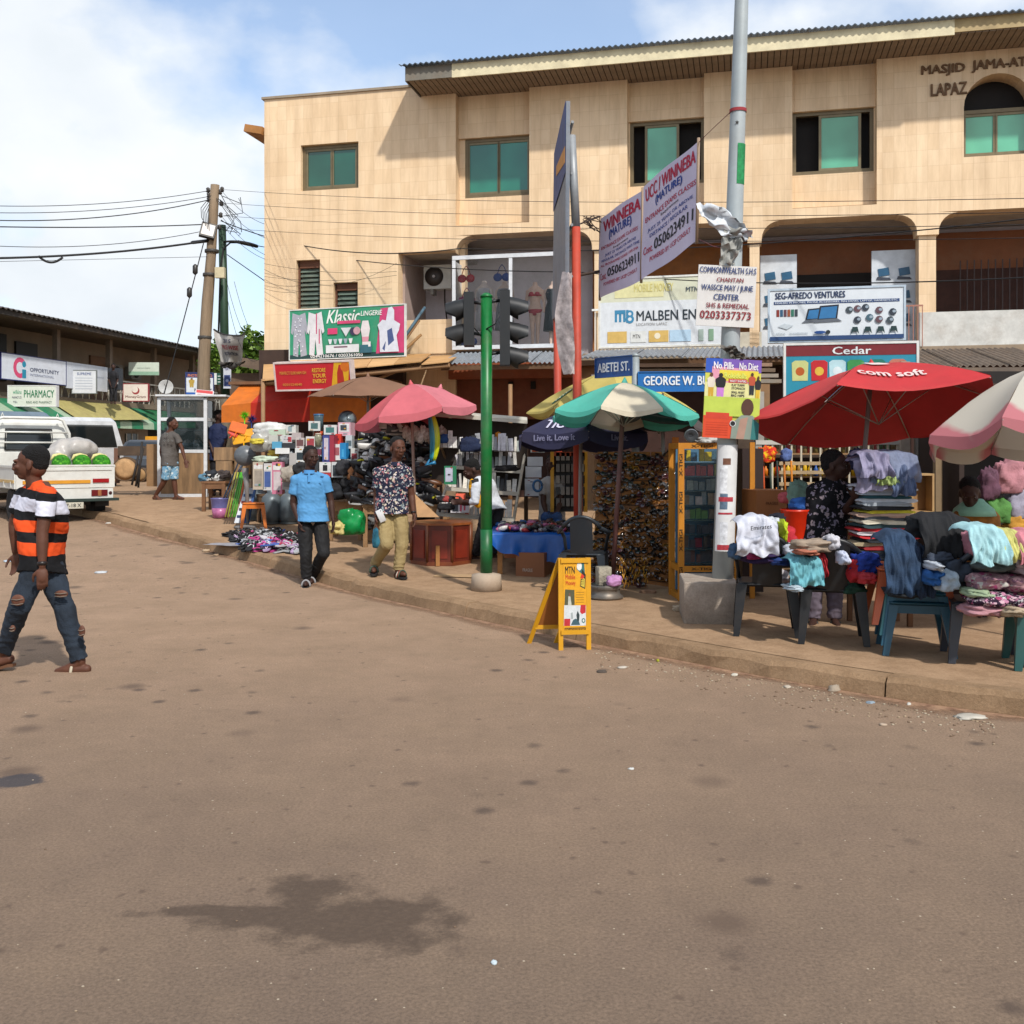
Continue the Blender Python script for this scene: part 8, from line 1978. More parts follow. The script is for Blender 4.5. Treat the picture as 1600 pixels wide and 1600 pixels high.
MB().tube([TT0 - o, Q(698, 722, 14.8) - o], .02, 4).put('side_strut', M('#7a6248'), t); MB().tube([TRq - o, Q(822, 850, 14.8) - o], .03, 4).put('back_post', M('#4a3626'), t)
mb = MB(); d = (TT1 - TT0); L_ = d.length; mb.loft([[TT0 - o + p for p in (Vector((0, 0, 0)), Vector((0, 0, .05)), Vector((0, .25, .1)), Vector((0, .25, .06)))], [TT1 - o + p for p in (Vector((0, 0, 0)), Vector((0, 0, .05)), Vector((0, .25, .1)), Vector((0, .25, .06)))]], 0, False); mb.put('top_board', M('#b5b2a6', .6, dirt=.3), t)
MB().loft([[TT0 - o + p for p in (Vector((0, .26, -.95)), Vector((0, .3, .0)), Vector((0, .32, .0)), Vector((0, .28, -.95)))], [TT1 - o + p for p in (Vector((0, .26, -.95)), Vector((0, .3, .0)), Vector((0, .32, .0)), Vector((0, .28, -.95)))]], 0, False).put('back_panel', M('#2a2018'), t)
levels = [0.0, .33, .62, .98]
random.seed(31)
for i, v in enumerate(levels):
 a, b = BLq.lerp(TLq, v), BRq.lerp(TRq, v)
 MB().loft([[p - o + q for q in (Vector((0, -.02, 0)), Vector((0, -.02, .05)), Vector((0, .24, .05)), Vector((0, .24, 0)))] for p in (a, b)], 0, False).put('shelf', wr, t)
 nm = ['bottom', 'second', 'third', 'top'][i]
 if i == 3: a = TT0.lerp(BLq, .35); b = TT1.lerp(BRq, .33)
 x = .03; W_ = (b - a).length
 while x < W_ - .08:
  w1 = random.uniform(.025, .07); h1 = random.uniform(.15, .27)
  cc_ = random.choice(['#c4c2be', '#c9c8c5', '#b0ada8', '#c4beb2', '#8a908c', '#a83a2c' if i == 0 else '#a8a6a2', '#1a1a1e', '#b2b0b6', '#1f7a52' if i == 1 else '#7a7c80'])
  p = a.lerp(b, x / W_) + Vector((0, random.uniform(.02, .08), .052))
  tt = MB().bx(0, w1, 0, .05, 0, h1); tt.put('packet', M(cc_, .4, var=.35, sc=25), None, p, (R(random.uniform(-22, -8)), R(random.uniform(-6, 6)), 0), label='small packet on the ' + nm + ' shelf of the leaning white rack', cat='packet', group='packets on the ' + nm + ' shelf of the rack')
  x += w1 + .008
pbox('phone_case', 'green backed pack with white phone case on the rack', 'pack', 694, 713, 728, 757, 14.15, .02, '#1e6a48', [(.1, .7, .15, .9, '#a8a9b8')])
pbox('leaflet', 'white and red price leaflet at the foot of the rack', 'leaflet', 704, 733, 782, 801, 13.95, .02, '#b4aeb0', [(.1, .4, .1, .9, '#2c2e34'), (.5, .6, .1, .9, '#a83a50'), (.7, .8, .2, .9, '#a83a50')], tilt=-25)
pbox('packet', 'orange packet held by the bending shopper', 'packet', 712, 727, 770, 780, 13.6, .03, '#c0421c', None, tilt=-30)
lump('glove_bundle', 'dark blue cloth hanging on the top of the rack', 'cloth', 735, 696, 14.3, 36, 24, .1, '#14203c', 5, .3); lump('glove_bundle', 'black hair pieces on the rack behind the pole', 'hairpiece', 790, 732, 14.2, 34, 10, .12, '#151213', 7, .5); lump('glove_bundle', 'small blue and black bag clipped at the top left of the rack', 'bag', 693, 686, 14.3, 14, 16, .08, '#1c3a6a', 7, .3); lump('glove_bundle', 'orange pouch hanging on the rack behind the pole', 'pouch', 779, 685, 14.5, 12, 18, .06, '#a86a14', 5, .3)
for k in range(6): lump('cap', 'black and red caps at the bottom left of the rack'.replace('caps', 'cap'), 'cap', 690 + (k % 3) * 7, 780 + (k // 3) * 12, 14.0, 15, 11, .12, '#141417' if k != 1 else '#8a3430', k, .2, group='caps at the foot of the rack')
pbox('carton', 'lime and white panel under the rack left of the shopper', 'panel', 729, 737, 820, 852, 13.9, .03, '#7d9a1c', [(0, .4, .1, .9, '#b8bcb0')])
for k, (x0, x1, y0_, y1_) in enumerate(((824, 848, 714, 728), (821, 846, 729, 746), (820, 842, 748, 775))): pbox('white_box', ['top', 'middle', 'lowest'][k] + ' white box of the pile right of the leaning rack', 'box', x0, x1, y0_, y1_, 14.6, .25, '#b9bcc2', [(.1, .6, .3, .7, '#a7aeb8')] if k == 2 else None)
pbox('price_card', 'orange and white framed card under the navy parasol', 'card', 829, 851, 696, 707, 13.9, .02, '#b0b2ac', [(.1, .9, .1, .85, '#b8501e'), (.2, .7, .55, .75, '#c0b4a8')])
t = thing('blue_roll', 'round blue tape roll beside the white boxes', 'roll', W(840, 759, 14.2)); MB().tube([Vector((.06 * math.cos(a), 0, .075 * math.sin(a))) for a in [2 * math.pi * i / 16 for i in range(17)]], .018, 6).put('ring', M('#1c4a72', .4), t)
t, ztb = table('trestle table under the blue tarpaulin', 776, 916, 834, 12.4, 1.2, '#9a6a3a')
tz = ztb; x0 = PX(768, 12.4); x1 = PX(905, 12.4)
t = thing('tarpaulin', 'bright blue tarpaulin hanging over the front of the sunglasses table', 'tarpaulin', (x0, 12.35, tz))
def tp_(u, v):
 if v < .5: return Vector((u * (x1 - x0), 1.2 * (1 - v * 2), .012 + .01 * noise.noise(Vector((u * 8, v * 8, 0)))))
 q = (v - .5) * 2; drop = .12 + .26 * math.sin(math.pi * min(1, u * 1.1) * .75) + .04 * math.sin(u * 17)
 return Vector((u * (x1 - x0), -.03 - .05 * q + .03 * math.sin(u * 22) * q, .012 - drop * q))
MB().grid(tp_, 44, 20).put('sheet', M('#0c4a94', .35, var=.2, bump=.2, bs=14), t)
random.seed(9)
def glasses_mesh(lens, frame_, s=1.0):
 mb = MB()
 for q in (-1, 1):
  mb.ell((q * .034 * s, 0, 0), (.030 * s, .006, .023 * s), 0, 10, 5); mb.tube([(q * .062 * s, 0, .006), (q * .068 * s, .05, .002), (q * .05 * s, .11, -.02)], .003, 4, 1)
  mb.tube([(q * .034 * s + .031 * s * math.cos(a), -.003, .024 * s * math.sin(a)) for a in [2 * math.pi * i / 8 for i in range(9)]], .003, 4, 1)
 mb.tube([(-.008, 0, .008), (.008, 0, .008)], .004, 4, 1)
 return mb.mesh('sunglasses', [M(lens, .1, spec=.9), M(frame_, .3, spec=.7)])
GLM = [(glasses_mesh('#1d120c', '#241810'), 'dark brown'), (glasses_mesh('#4a2c14', '#8a5a20', 1.1), 'amber'), (glasses_mesh('#0d0d10', '#17171a'), 'black'), (glasses_mesh('#3a1a20', '#5a2a30', 1.1), 'wine red'), (glasses_mesh('#3c3a3c', '#6a6a6c'), 'silver'), (glasses_mesh('#5a3a0c', '#b07818', 1.15), 'gold rimmed')]
for k in range(150):
 px = random.uniform(778, 925); v = random.random(); YY = 12.45 + 1.05 * v
 p = Vector((PX(px, 12.45), YY, tz + .03 + random.random() * .05))
 if px < 840 or v < .4: nm2, c2 = random.choice([('red', '#9a2a2c'), ('white', '#b4b0ac'), ('purple', '#4a2450'), ('black', '#141416'), ('blue', '#1c4a8a'), ('black', '#141416'), ('pink', '#a8587a'), ('black', '#141416'), ('grey', '#5a5a60')])
 else: nm2, c2 = random.choice([('black', '#111114'), ('black', '#111114'), ('black', '#141416'), ('silver grey', '#6a6c70'), ('blue', '#164a80'), ('maroon', '#4a1420')])
 if k % 3 == 0 and nm2 not in ('white',): link(GLM[k % 6][0], 'sunglasses', None, p, (R(random.uniform(-40, 10)), 0, R(random.uniform(0, 360))), GLM[k % 6][1] + ' sunglasses lying on the blue tarpaulin table', 'sunglasses', 'goods on the blue table')
 else:
  key = ('pouch', nm2)
  if key not in MC: MC[key] = lumpmesh((.06, .045, .03), k, .35, nu=10, nv=6).mesh('pouch', M(c2, .4, var=.4, sc=25))
  link(MC[key], 'pouch', None, p, (0, R(random.uniform(-20, 20)), R(random.uniform(0, 360))), nm2 + ' pouch lying on the blue tarpaulin table', 'pouch', 'goods on the blue table')
pbox('carton', 'large brown carton under the blue tarpaulin table', 'carton', 806, 852, 863, 905, 12.3, .5, '#7a4a2a', None, rz=-18, words=('FRAGILE', .25, .6, .3, .42, '#a89a8c'))
pbox('carton', 'orange brown open carton behind the table leg', 'carton', 788, 806, 858, 872, 12.9, .3, '#a0603a', None)
c0 = GY(925, 925); Yg = 11.25
def gp_(px, py): f = (925 - py) / 225; return W(px, py, Yg + .35 * f)
t = thing('display_board', 'big leaning mustard board hung full of sunglasses', 'display board', gp_(935, 918)); o = Vector(t.location)
for k, (a, b) in enumerate(((930, 968), (970, 1012), (1014, 1054))):
 P4 = [gp_(a - 4, 912), gp_(b - 2, 918), gp_(b + 4, 706), gp_(a + 4, 706)]
 MB().add([p - o for p in P4] + [p - o + Vector((0, .03, 0)) for p in P4], [(0, 1, 2, 3), (7, 6, 5, 4), (0, 4, 5, 1), (1, 5, 6, 2), (2, 6, 7, 3), (3, 7, 4, 0)]).put('board', M('#8a5418', .6, var=.5, dirt=.15), t)
 for i in range(16):
  p, q = P4[0].lerp(P4[3], (i + .5) / 16), P4[1].lerp(P4[2], (i + .5) / 16); MB().tube([p - o + Vector((0, -.015, 0)), q - o + Vector((0, -.015, 0))], .004, 4).put('rail_wire', M('#3a3028', .4, .5), t)
random.seed(77)
n = 0
for i in range(25):
 for k in range(12):
  f = (i + .5) / 25; py = 708 + f * 205; px = 935 + k * 10.1 + random.uniform(-4, 4); py += random.uniform(-5, 5); px = px + (1 - f) * 4 - f * 5
  if n >= 296: break
  wts = [4, 4 if f > .2 else 2, 1.6, 2 if f < .35 else .5, .7, .6 + 2.5 * max(0, f - .55)]
  m, nm = GLM[random.choices(range(6), wts)[0]]
  reg = 'top' if f < .33 else 'middle' if f < .7 else 'bottom'
  link(m, 'sunglasses', None, gp_(px, py) + Vector((0, -.03, 0)), (R(random.uniform(-50, 25)), R(random.uniform(-35, 35)), R(random.uniform(-50, 50))), nm + ' sunglasses hanging in the ' + reg + ' rows of the mustard board', 'sunglasses', 'sunglasses hanging on the board'); n += 1
mb = MB()
for k in range(70):
 p = gp_(random.uniform(966, 1012), random.uniform(866, 912)) - o + Vector((0, -.06, 0)); mb.tube([p, p + Vector((random.uniform(-.02, .02), 0, -.05))], .004, 4)
mb.put('price_tags', M('#c08a2a', .5), t, kind='stuff')
for k, (a, b, y0_, y1_, Y) in enumerate(((860, 918, 706, 800, 14.3),)):
 t = thing('showcase', 'glass showcase in yellow lettered frame behind the red billboard post', 'showcase', W(a, y1_, Y)); w_ = PX(b, Y) - PX(a, Y); h_ = PZ(y0_, Y) - PZ(y1_, Y)
 fy = M('#b0801c', .5, dirt=.1)
 MB().bx(0, .05, 0, .05, 0, h_).put('post', fy, t); MB().bx(w_ - .05, w_, 0, .05, 0, h_).put('post', fy, t); MB().bx(.051, w_ - .051, 0, .05, h_ - .06, h_).put('rail', M('#8a3a1c', .5), t); MB().bx(.051, w_ - .051, .06, .09, 0, h_ - .06).put('back_panel', M('#2b2a2a'), t)
 for i in range(5):
  for j in range(6): MB().bx(.08 + j * .07, .13 + j * .07, .0, .05, .08 + i * .16, .19 + i * .16).put('phone_part', M(random.choice(['#3a3a3c', '#5c5854', '#77726c', '#2a2a2c']), .3), t)
def lettered(parent, s, x, z, h_, ln, rot, y=-.012, col='#2a1c0c'):
 me = textmesh(s, .02); xs = [v.co.x for v in me.vertices]; ys = [v.co.y for v in me.vertices]
 for v in me.vertices:
  a = (v.co.x - min(xs)) / (max(xs) - min(xs)) * ln; b = (v.co.y - min(ys)) / (max(ys) - min(ys)) * h_
  v.co = (x + (-b if rot else a), y - v.co.z, z + (a if rot else b))
 me.materials.append(M(col)); me.name = 'lettering'; return link(me, 'lettering', parent)
YX = 10.35
c = GY(1054, 938); z = g(c.y) + KH
t = thing('showcase', 'tall glass phone showcase in orange lettered frame left of the tall pole', 'showcase', (PX(1064, YX), YX, z), R(3))
w_ = PX(1146, YX) - PX(1064, YX); h_ = PZ(692, YX) - z; dpt = .45; fx = M('#b3741c', .5, var=.1, dirt=.08)
zl = .32
for x in (0, w_):
 for y in (0, dpt): MB().bx(x - .03, x + .03, y - .02, y + .02, 0, h_).put('post', fx, t)
for zz in (.03, zl, h_ - .03):
 for y in (0, dpt): MB().bx(-.0 + .03, w_ - .03, y - .018, y + .018, zz - .03, zz + .03).put('rail', fx, t)
 MB().bx(w_ - .018, w_ + .018, .02, dpt - .02, zz - .03, zz + .03).put('rail', fx, t); MB().bx(-.018, .018, .02, dpt - .02, zz - .03, zz + .03).put('rail', fx, t)
MB().bx(.031, w_ - .031, dpt - .06, dpt - .03, .06, h_ - .06).put('back_panel', M('#3f6a86', var=.3), t)
MB().bx(.031, w_ - .031, -.004, .004, zl + .03, h_ - .06).put('pane', glass('#39444a', .05), t); MB().bx(w_ - .003, w_ + .003, .02, dpt - .02, zl + .03, h_ - .06).put('pane', glass('#39444a', .08), t)
for k in range(4): lettered(t, 'X-TIGI', .012, .12 + k * .38, .035, .22, True, y=-.024)
lettered(t, 'X-TIGI', .10, h_ - .045, .028, .22, False, y=-.022); lettered(t, 'X-TIGI', .10, zl - .012, .028, .22, False, y=-.022); lettered(t, 'X-TIGI', .10, .015, .028, .22, False, y=-.022)
for k in range(4): lettered(t, 'X-TIGI', w_ + .012, .12 + k * .38, .035, .22, True, y=-.024)
kx = t.matrix_basis.copy()
random.seed(14)
rows = [('#3a5a6a', '#b8a41c', '#1c4a6a'), ('#a8283a', '#b33a4a', '#7d8a4a'), ('#a9a0a4', '#6a7a7e', '#8d9a94'), ('#b8b0ae', '#8d7a60', '#8a9aa0'), ('#8f8c80', '#7a6a50', '#5a8a3a'), ('#4a4f56', '#2c3138', '#6a3a40'), ('#8a2a3c', '#3c3a42', '#5a5048'), ('#55565c', '#7a5a54', '#2a2c34')]
for i, cs in enumerate(rows):
 z = zl + .05 + (7 - i) * .148
 MB().bx(.04, w_ - .04, .06, dpt - .07, z - .012, z - .006).put('shelf', glass('#8aa', .3), t)
 x = .05
 while x < w_ - .09:
  w1 = random.uniform(.035, .075); h1 = random.uniform(.08, .13)
  MB().bx(0, w1, 0, .03, 0, h1).put('packet', M(random.choice(cs), .35, var=.4, sc=20), None, kx @ Vector((x, .10 + random.random() * .12, z)), R(3), label='phone accessory pack on shelf %s of the orange framed showcase' % ['one at the top', 'two', 'three', 'four', 'five', 'six', 'seven', 'eight at the bottom'][i], cat='pack', group='packs in the orange framed showcase')
  x += w1 + .008
lump('plastic_bag', 'crumpled silver plastic bag at the foot of the orange showcase', 'bag', 1091, 916, 9.9, 52, 36, .3, '#8d8a84', 4, .4, 2.6, mat=M('#8d8a84', .25, var=.5, sc=12, bump=.6, bs=30))
t = thing('loudspeaker', 'grey round loudspeaker on top of the orange showcase', 'loudspeaker', W(1080, 681, YX)); MB().lathe([(.05, .1), (.07, .02), (.072, .0), (.06, -.01), (.02, .02)], n=18, mx=xf((0, 0, 0), rx=R(-80)) ).put('horn', M('#3a3d40', .4), t); MB().lathe([(.066, -.012), (.072, -.005), (.066, .0)], n=18, mx=xf((0, 0, 0), rx=R(-80)), cap=False).put('rim', M('#8a8d90', .3, .5), t)
lump('cable_coil', 'tangle of white cable beside the loudspeaker', 'cable', 1106, 688, YX, 34, 10, .1, '#a8a8a4', 3, .6); MB().bx(0, .07, 0, .02, 0, .27).put('hanging_sign', M('#b0601c'), None, W(1048, 722, 11.0), (0, R(4), 0), label='narrow orange strip sign hanging left of the showcase', cat='sign')
MB().bx(0, .05, 0, .03, 0, 1.62).put('board_edge', fx, None, W(1172, 938, 10.5), label='orange lettered strip standing right of the tall pole', cat='board'); t = S.objects['board_edge']
MB().bx(0, .22, .0, .3, 0, 1.5).put('dark_cabinet', M('#2b1c18', .6), None, W(1160, 925, 10.7), label='dark cabinet side behind the tall pole', cat='cabinet')
c = GY(944, 938); t = thing('wheel_rim', 'old steel wheel rim used as a parasol base beside the sunglasses board', 'wheel rim', (PX(946, c.y + .15), c.y + .15, c.z))
MB().lathe([(.17, 0), (.19, .02), (.15, .05), (.15, .10), (.19, .14), (.175, .145), (.13, .11), (.13, .05), (.05, .06)], n=24).put('rim', M('#6a6762', .5, .5, var=.4, dirt=.5), t)
lump('bag', 'pink plastic bag lying on the wheel rim', 'bag', 960, 908, c.y, 24, 18, .12, '#a87aa4', 2, .35)
t = MB().rbox((0, 0, .09), (.14, .13, .19), .012).put('stone_block', M('#8f8878', var=.3, sc=14, bump=.8, bs=40), None, (PX(943, c.y + .15), c.y + .15, c.z + .14), R(12), label='pale rough concrete block behind the plastic chair', cat='stone')
lump('stone', 'flat brown stone right of the wheel rim', 'stone', 1012, 926, 10.95, 28, 12, .16, '#7a5c46', 3, .2)
lump('stone', 'small pale stone at the foot of the concrete plinth', 'stone', 1062, 951, 9.7, 24, 12, .1, '#a3917a', 8, .2)
Yp = 12.0; zf = g(Yp) + KH
t = thing('shop_stall', 'wooden provisions shop with shelves of bottles behind a pale grille', 'stall', W(1176, 860, Yp)); o = Vector(t.location)
def lp(px, py, d=0): return W(px, py, Yp + d) - o
wd = M('#8a6a48', .8, var=.3, dirt=.25)
x0, x1 = lp(1180, 860).x, lp(1412, 860).x; zz0 = -.55
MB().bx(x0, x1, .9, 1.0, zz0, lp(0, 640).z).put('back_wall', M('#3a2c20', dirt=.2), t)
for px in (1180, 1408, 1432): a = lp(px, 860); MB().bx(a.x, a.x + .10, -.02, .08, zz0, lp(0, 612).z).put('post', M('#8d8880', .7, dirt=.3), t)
for i, py in enumerate((708, 745, 785, 822)): MB().bx(x0 + .1, x1, .35, .85, lp(0, py).z - .02, lp(0, py).z).put('shelf', wd, t)
MB().bx(x0, x1, -.03, .03, lp(0, 692).z - .02, lp(0, 688).z).put('grille_rail', M('#b0aca2', .6), t)
for k in range(15): a = lp(1190 + k * 15, 0); MB().bx(a.x, a.x + .02, -.02, 0, lp(0, 800).z, lp(0, 692).z).put('grille_bar', M('#b3aa96', .6), t)
for py in (724, 738, 756): MB().bx(lp(1216, 0).x, lp(1290, 0).x, -.05, -.025, lp(0, py).z - .02, lp(0, py).z + .02).put('slat', M('#a08a6a', .7), t)
MB().bx(lp(1184, 0).x, lp(1224, 0).x, -.1, .0, lp(0, 768).z - .04, lp(0, 768).z).put('bracket_shelf', wd, t)
MB().bx(x0, x1, -.05, .1, lp(0, 842).z, lp(0, 800).z).put('counter_front', M('#7a4e2c', dirt=.2), t)
random.seed(41)
PC = ['#c08a12', '#b8960e', '#c9a018', '#3a6a3a', '#1c4a8a', '#a8482a', '#8a6a2a', '#b4b0a8', '#c07a10', '#7a2a24']
for i, py in enumerate((708, 745, 785)):
 for k in range(26):
  px = 1188 + k * 8.6 + random.uniform(-1, 1); h1 = random.uniform(.12, .19); r = random.uniform(.022, .034)
  c2 = random.choice(PC if px > 1225 else ['#c06a10', '#b8960e', '#a83a1c', '#2a3a6a']) if i > 0 else random.choice(['#6d6238', '#7a6a48', '#4a6a4a', '#8d8270', '#9a3a3a'])
  mb = MB(); mb.lathe([(r, 0), (r, h1 * .7), (r * .4, h1 * .85), (r * .4, h1)], n=8); mb.put('bottle', M(c2, .4, var=.3, sc=20), None, W(px, py, Yp + .42), label='coloured bottle or tin on the %s shelf of the provisions shop' % ['top', 'middle', 'lower'][i], cat='bottle', group='goods on the shop shelves')
for k in range(20): MB().bx(0, .09, 0, .05, 0, random.uniform(.12, .2)).put('packet', M(random.choice(['#8a2a30', '#a83a4a', '#3c6a2a', '#4a7a3a', '#2a2a30', '#a8987a']), .4, var=.3, sc=20), None, W(1200 + k * 10.5, 688, Yp + .3), label='packet hanging above the shop grille', cat='packet', group='packets above the shop grille')
lump('toys', 'bunch of red and yellow toys hanging at the shop front', 'toys', 1199, 712, 11.0, 26, 26, .12, '#b83a14', 2, .6, mat=spots_mat('toy_colours', '#b8301c', ['#c9a012', '#b8301c', '#c9651a'], 24, .5)); lump('wrapped_roll', 'blue wrapped roll hanging beside the toys', 'roll', 1228, 712, 11.0, 18, 22, .1, '#4a5c8a', 3, .3)
for k in range(5): MB().tube([(0, 0, 0), (.02, 0, -.5)], .012, 5).put('hanging_stick', M(['#b84a1c', '#2a3c34', '#1c2a28', '#a8601c', '#b8701c'][k]), None, W(1192 + 11 * k, 720, 11.0), label=['leftmost orange', 'dark green', 'black', 'amber', 'rightmost orange'][k] + ' stick hanging at the shop front', cat='stick')
pbox('carton', 'large brown carton behind the white shirt heap', 'carton', 1182, 1232, 766, 812, 10.2, .4, '#8d5a32', None, rz=8, words=('FRAGILE', .3, .7, .5, .6, '#5a3418'))
t = thing('bucket', 'bright orange red plastic bucket beside the woman in black', 'bucket', W(1243, 850, 9.1)); rr = 23 * 9.1 / 1600; MB().lathe([(rr * .75, 0), (rr, .30), (rr * 1.06, .31), (rr * .98, .29), (rr * .7, .02)], n=20, cap=False).put('pail', M('#c02a0e', .3), t)
MB().tube([Vector((rr * math.cos(a), -.02 + rr * .9 * math.sin(a) * .3 - rr * .5, .14 + .12 * math.sin(a * 1))) for a in [math.pi + math.pi * i / 8 for i in range(9)]], .006, 5).put('handle', M('#a8300e'), t)
lump('cloth', 'blue cloth inside the orange bucket', 'cloth', 1252, 788, 9.15, 38, 22, .2, '#2a5aa0', 3, .3); lump('plastic_bag', 'pale green plastic bag rising behind the bucket', 'bag', 1248, 776, 9.5, 34, 46, .15, '#6d8a7c', 5, .35); lump('bowl', 'pink and red lid behind the bucket', 'lid', 1232, 778, 9.8, 34, 20, .2, '#b8545c', 5, .1)
t = thing('wooden_crate', 'pale open wooden crate hung right of the clothes stack', 'crate', W(1424, 802, 10.2)); cw_, ch_ = 36 * 10.2 / 1600, 62 * 10.2 / 1600; pw = M('#a8885c', dirt=.1)
for a in ((0, cw_, 0, .02), (0, cw_, ch_ - .02, ch_)): MB().bx(a[0], a[1], 0, .2, a[2], a[3]).put('plank', pw, t)
for a in (0, cw_ - .02): MB().bx(a, a + .02, 0, .2, .021, ch_ - .021).put('plank', pw, t)
MB().bx(.021, cw_ - .021, .17, .19, .021, ch_ - .021).put('back_plank', M('#8a6a44'), t)
MB().bx(0, .07, 0, .07, 0, 2.35).put('timber_post', M('#7d6a50', .8, dirt=.3), None, Vector((PX(1462, 10.6), 10.6, KH)), label='grey brown timber post at the dark stall opening', cat='post')
MB().bx(0, .10, 0, .05, 0, 2.5).put('timber_post', M('#8d8578', .8, dirt=.3), None, Vector((PX(1408, 11.3), 11.3, KH)), label='pale weathered board post right of the clothes stack', cat='post')
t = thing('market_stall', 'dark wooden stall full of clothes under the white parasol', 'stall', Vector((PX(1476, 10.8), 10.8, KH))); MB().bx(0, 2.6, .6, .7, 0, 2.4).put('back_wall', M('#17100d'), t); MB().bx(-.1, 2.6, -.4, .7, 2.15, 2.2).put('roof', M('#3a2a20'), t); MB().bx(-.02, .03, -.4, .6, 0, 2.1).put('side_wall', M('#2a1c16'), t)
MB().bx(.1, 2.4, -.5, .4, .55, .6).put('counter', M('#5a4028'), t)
random.seed(3)
for k, (px, py, w_, h_, c2, nm) in enumerate(((1578, 745, 50, 60, '#a8747c', 'pale pink'), (1560, 800, 40, 40, '#4a7a3a', 'green'), (1592, 790, 40, 50, '#8d8a9a', 'lilac grey'), (1590, 820, 46, 26, '#a87a2a', 'mustard'), (1535, 828, 44, 26, '#8d8a96', 'grey'), (1545, 760, 30, 50, '#5a3a4a', 'plum'))): lump('hanging_garment', nm + ' garment hanging in the dark stall', 'garment', px, py, 9.7, w_, h_, .16, c2, k, .4)
def fold(label, px, py, Y, w_, d_, h_, col, rz=0, group=None, name='folded_shirt', cat='shirt', sag_=.0):
 mb = MB(); c = W(px, py, Y); w1 = w_ / 2 * Y / 1600; hh = h_ * Y / 1600
 def f(u, v):
  a = u * 2 * math.pi; e = v
  x = w1 * math.copysign(abs(math.cos(a)) ** .45, math.cos(a)); z_ = hh / 2 * math.copysign(abs(math.sin(a)) ** .8, math.sin(a)); y = (e - .5) * d_
  q = Vector((x * 9, y * 9, z_ * 20 + px)); k = noise.noise(q) * hh * .22
  return Vector((x * (1 + .03 * noise.noise(Vector((y * 8, z_ * 30, px)))), y + .02 * noise.noise(q + Vector((5, 0, 0))), z_ + hh / 2 + k - sag_ * (x / w1) ** 2))
 n, m_ = 22, 7
 rings = [[f(j / n, i / m_) for j in range(n)] for i in range(m_ + 1)]
 mb.loft(rings, 0, True)
 return mb.put(name, M(col, .85, var=.15, sc=12), None, c, R(rz), label=label, cat=cat, group=group)
def drape(label, px0, px1, py0, py1, Y, col, bulge=.12, seed=0, name='draped_garment', cat='garment', folds=7, mat=None, top=.25, hem=.08, slant=0):
 a, b = W(px0, py0, Y), W(px1, py1, Y); w_, h_ = b.x - a.x, a.z - b.z
 c = Vector(((a.x + b.x) / 2, Y, b.z))
 def f(u, v):
  x = (u - .5) * w_ * (1 + .12 * (1 - v)) + slant * (1 - v) * w_
  edge = h_ * hem * noise.noise(Vector((u * 4 + seed, 0, 0))) * 2
  if v > 1 - top:
   q = (v - (1 - top)) / top; y = -bulge * .3 + (.30) * q; z = h_ * (1 - top * .15) + h_ * .10 * math.sin(q * math.pi * .6) - h_ * .10 * (q ** 2)
   z += .02 * noise.noise(Vector((u * 5, v * 7, seed)))
  else:
   q = v / (1 - top); z = edge * (1 - q) + q * h_ * (1 - top * .15); y = -bulge * (.3 + .7 * math.sin(math.pi * (1 - q) * .6))
  nn = noise.noise(Vector((u * 3.1 + seed, v * 2.2, seed))); fo = (.016 * (1 - abs(noise.noise(Vector((u * folds * 1.3 + nn * 1.6, v * 1.2 + seed, 3)))) * 4) + .012 * (1 - abs(noise.noise(Vector((u * folds * 2.9 + v * 3 * nn, v * 3.1, seed)))) * 4)) * (1.1 - v * .6) + .045 * noise.noise(Vector((u * 4 + seed, v * 4, 1)))
  arch = -(2 * u - 1) ** 4 * h_ * .18 * v
  return Vector((x, y + fo, z + arch))
 mb = MB(); mb.grid(f, 40, 28)
 k = len(mb.v); n0 = [Vector(p) + Vector((0, .012, -.004)) for p in mb.v]; fs = [[i + 0 for i in q[::-1]] for q in mb.f]
 mb.add(n0, fs, 0, True)
 return mb.put(name, mat or M(col, .85, var=.28, sc=7, bump=.2, bs=80), None, c, 0, label=label, cat=cat)
Yk_ = 8.75
CS = [('#101a24', 'navy'), ('#0e1a2c', 'dark navy'), ('#121a22', 'black'), ('#8a2024', 'red'), ('#b0a080', 'beige'), ('#14181e', 'black'), ('#a82026', 'red'), ('#b4aeb0', 'white'), ('#a01c22', 'bright red'), ('#1a3438', 'dark teal'), ('#b8b09c', 'cream'), ('#3a3e44', 'grey'), ('#a88a7a', 'tan'), ('#b8ab30', 'yellow'), ('#16181e', 'black'), ('#8a9096', 'silver'), ('#b4b8c0', 'white'), ('#1c4650', 'petrol blue'), ('#aab2bc', 'pale blue'), ('#b9bcc2', 'white'), ('#b4b6c0', 'ice white')]
py = 874
t = thing('crate_stand', 'hidden crate carrying the tall stack of shirts', 'crate', Vector((PX(1340, Yk_ + .1), Yk_ + .05, KH)), 0); zt3 = PZ(876, Yk_) - KH
for x in (0, .42):
 for y in (0, .3): MB().bx(x, x + .04, y, y + .04, 0, zt3 - .03).put('leg', M('#5a3a20'), t)
MB().bx(0, .46, 0, .34, zt3 - .03, zt3).put('top', M('#6a4526'), t)
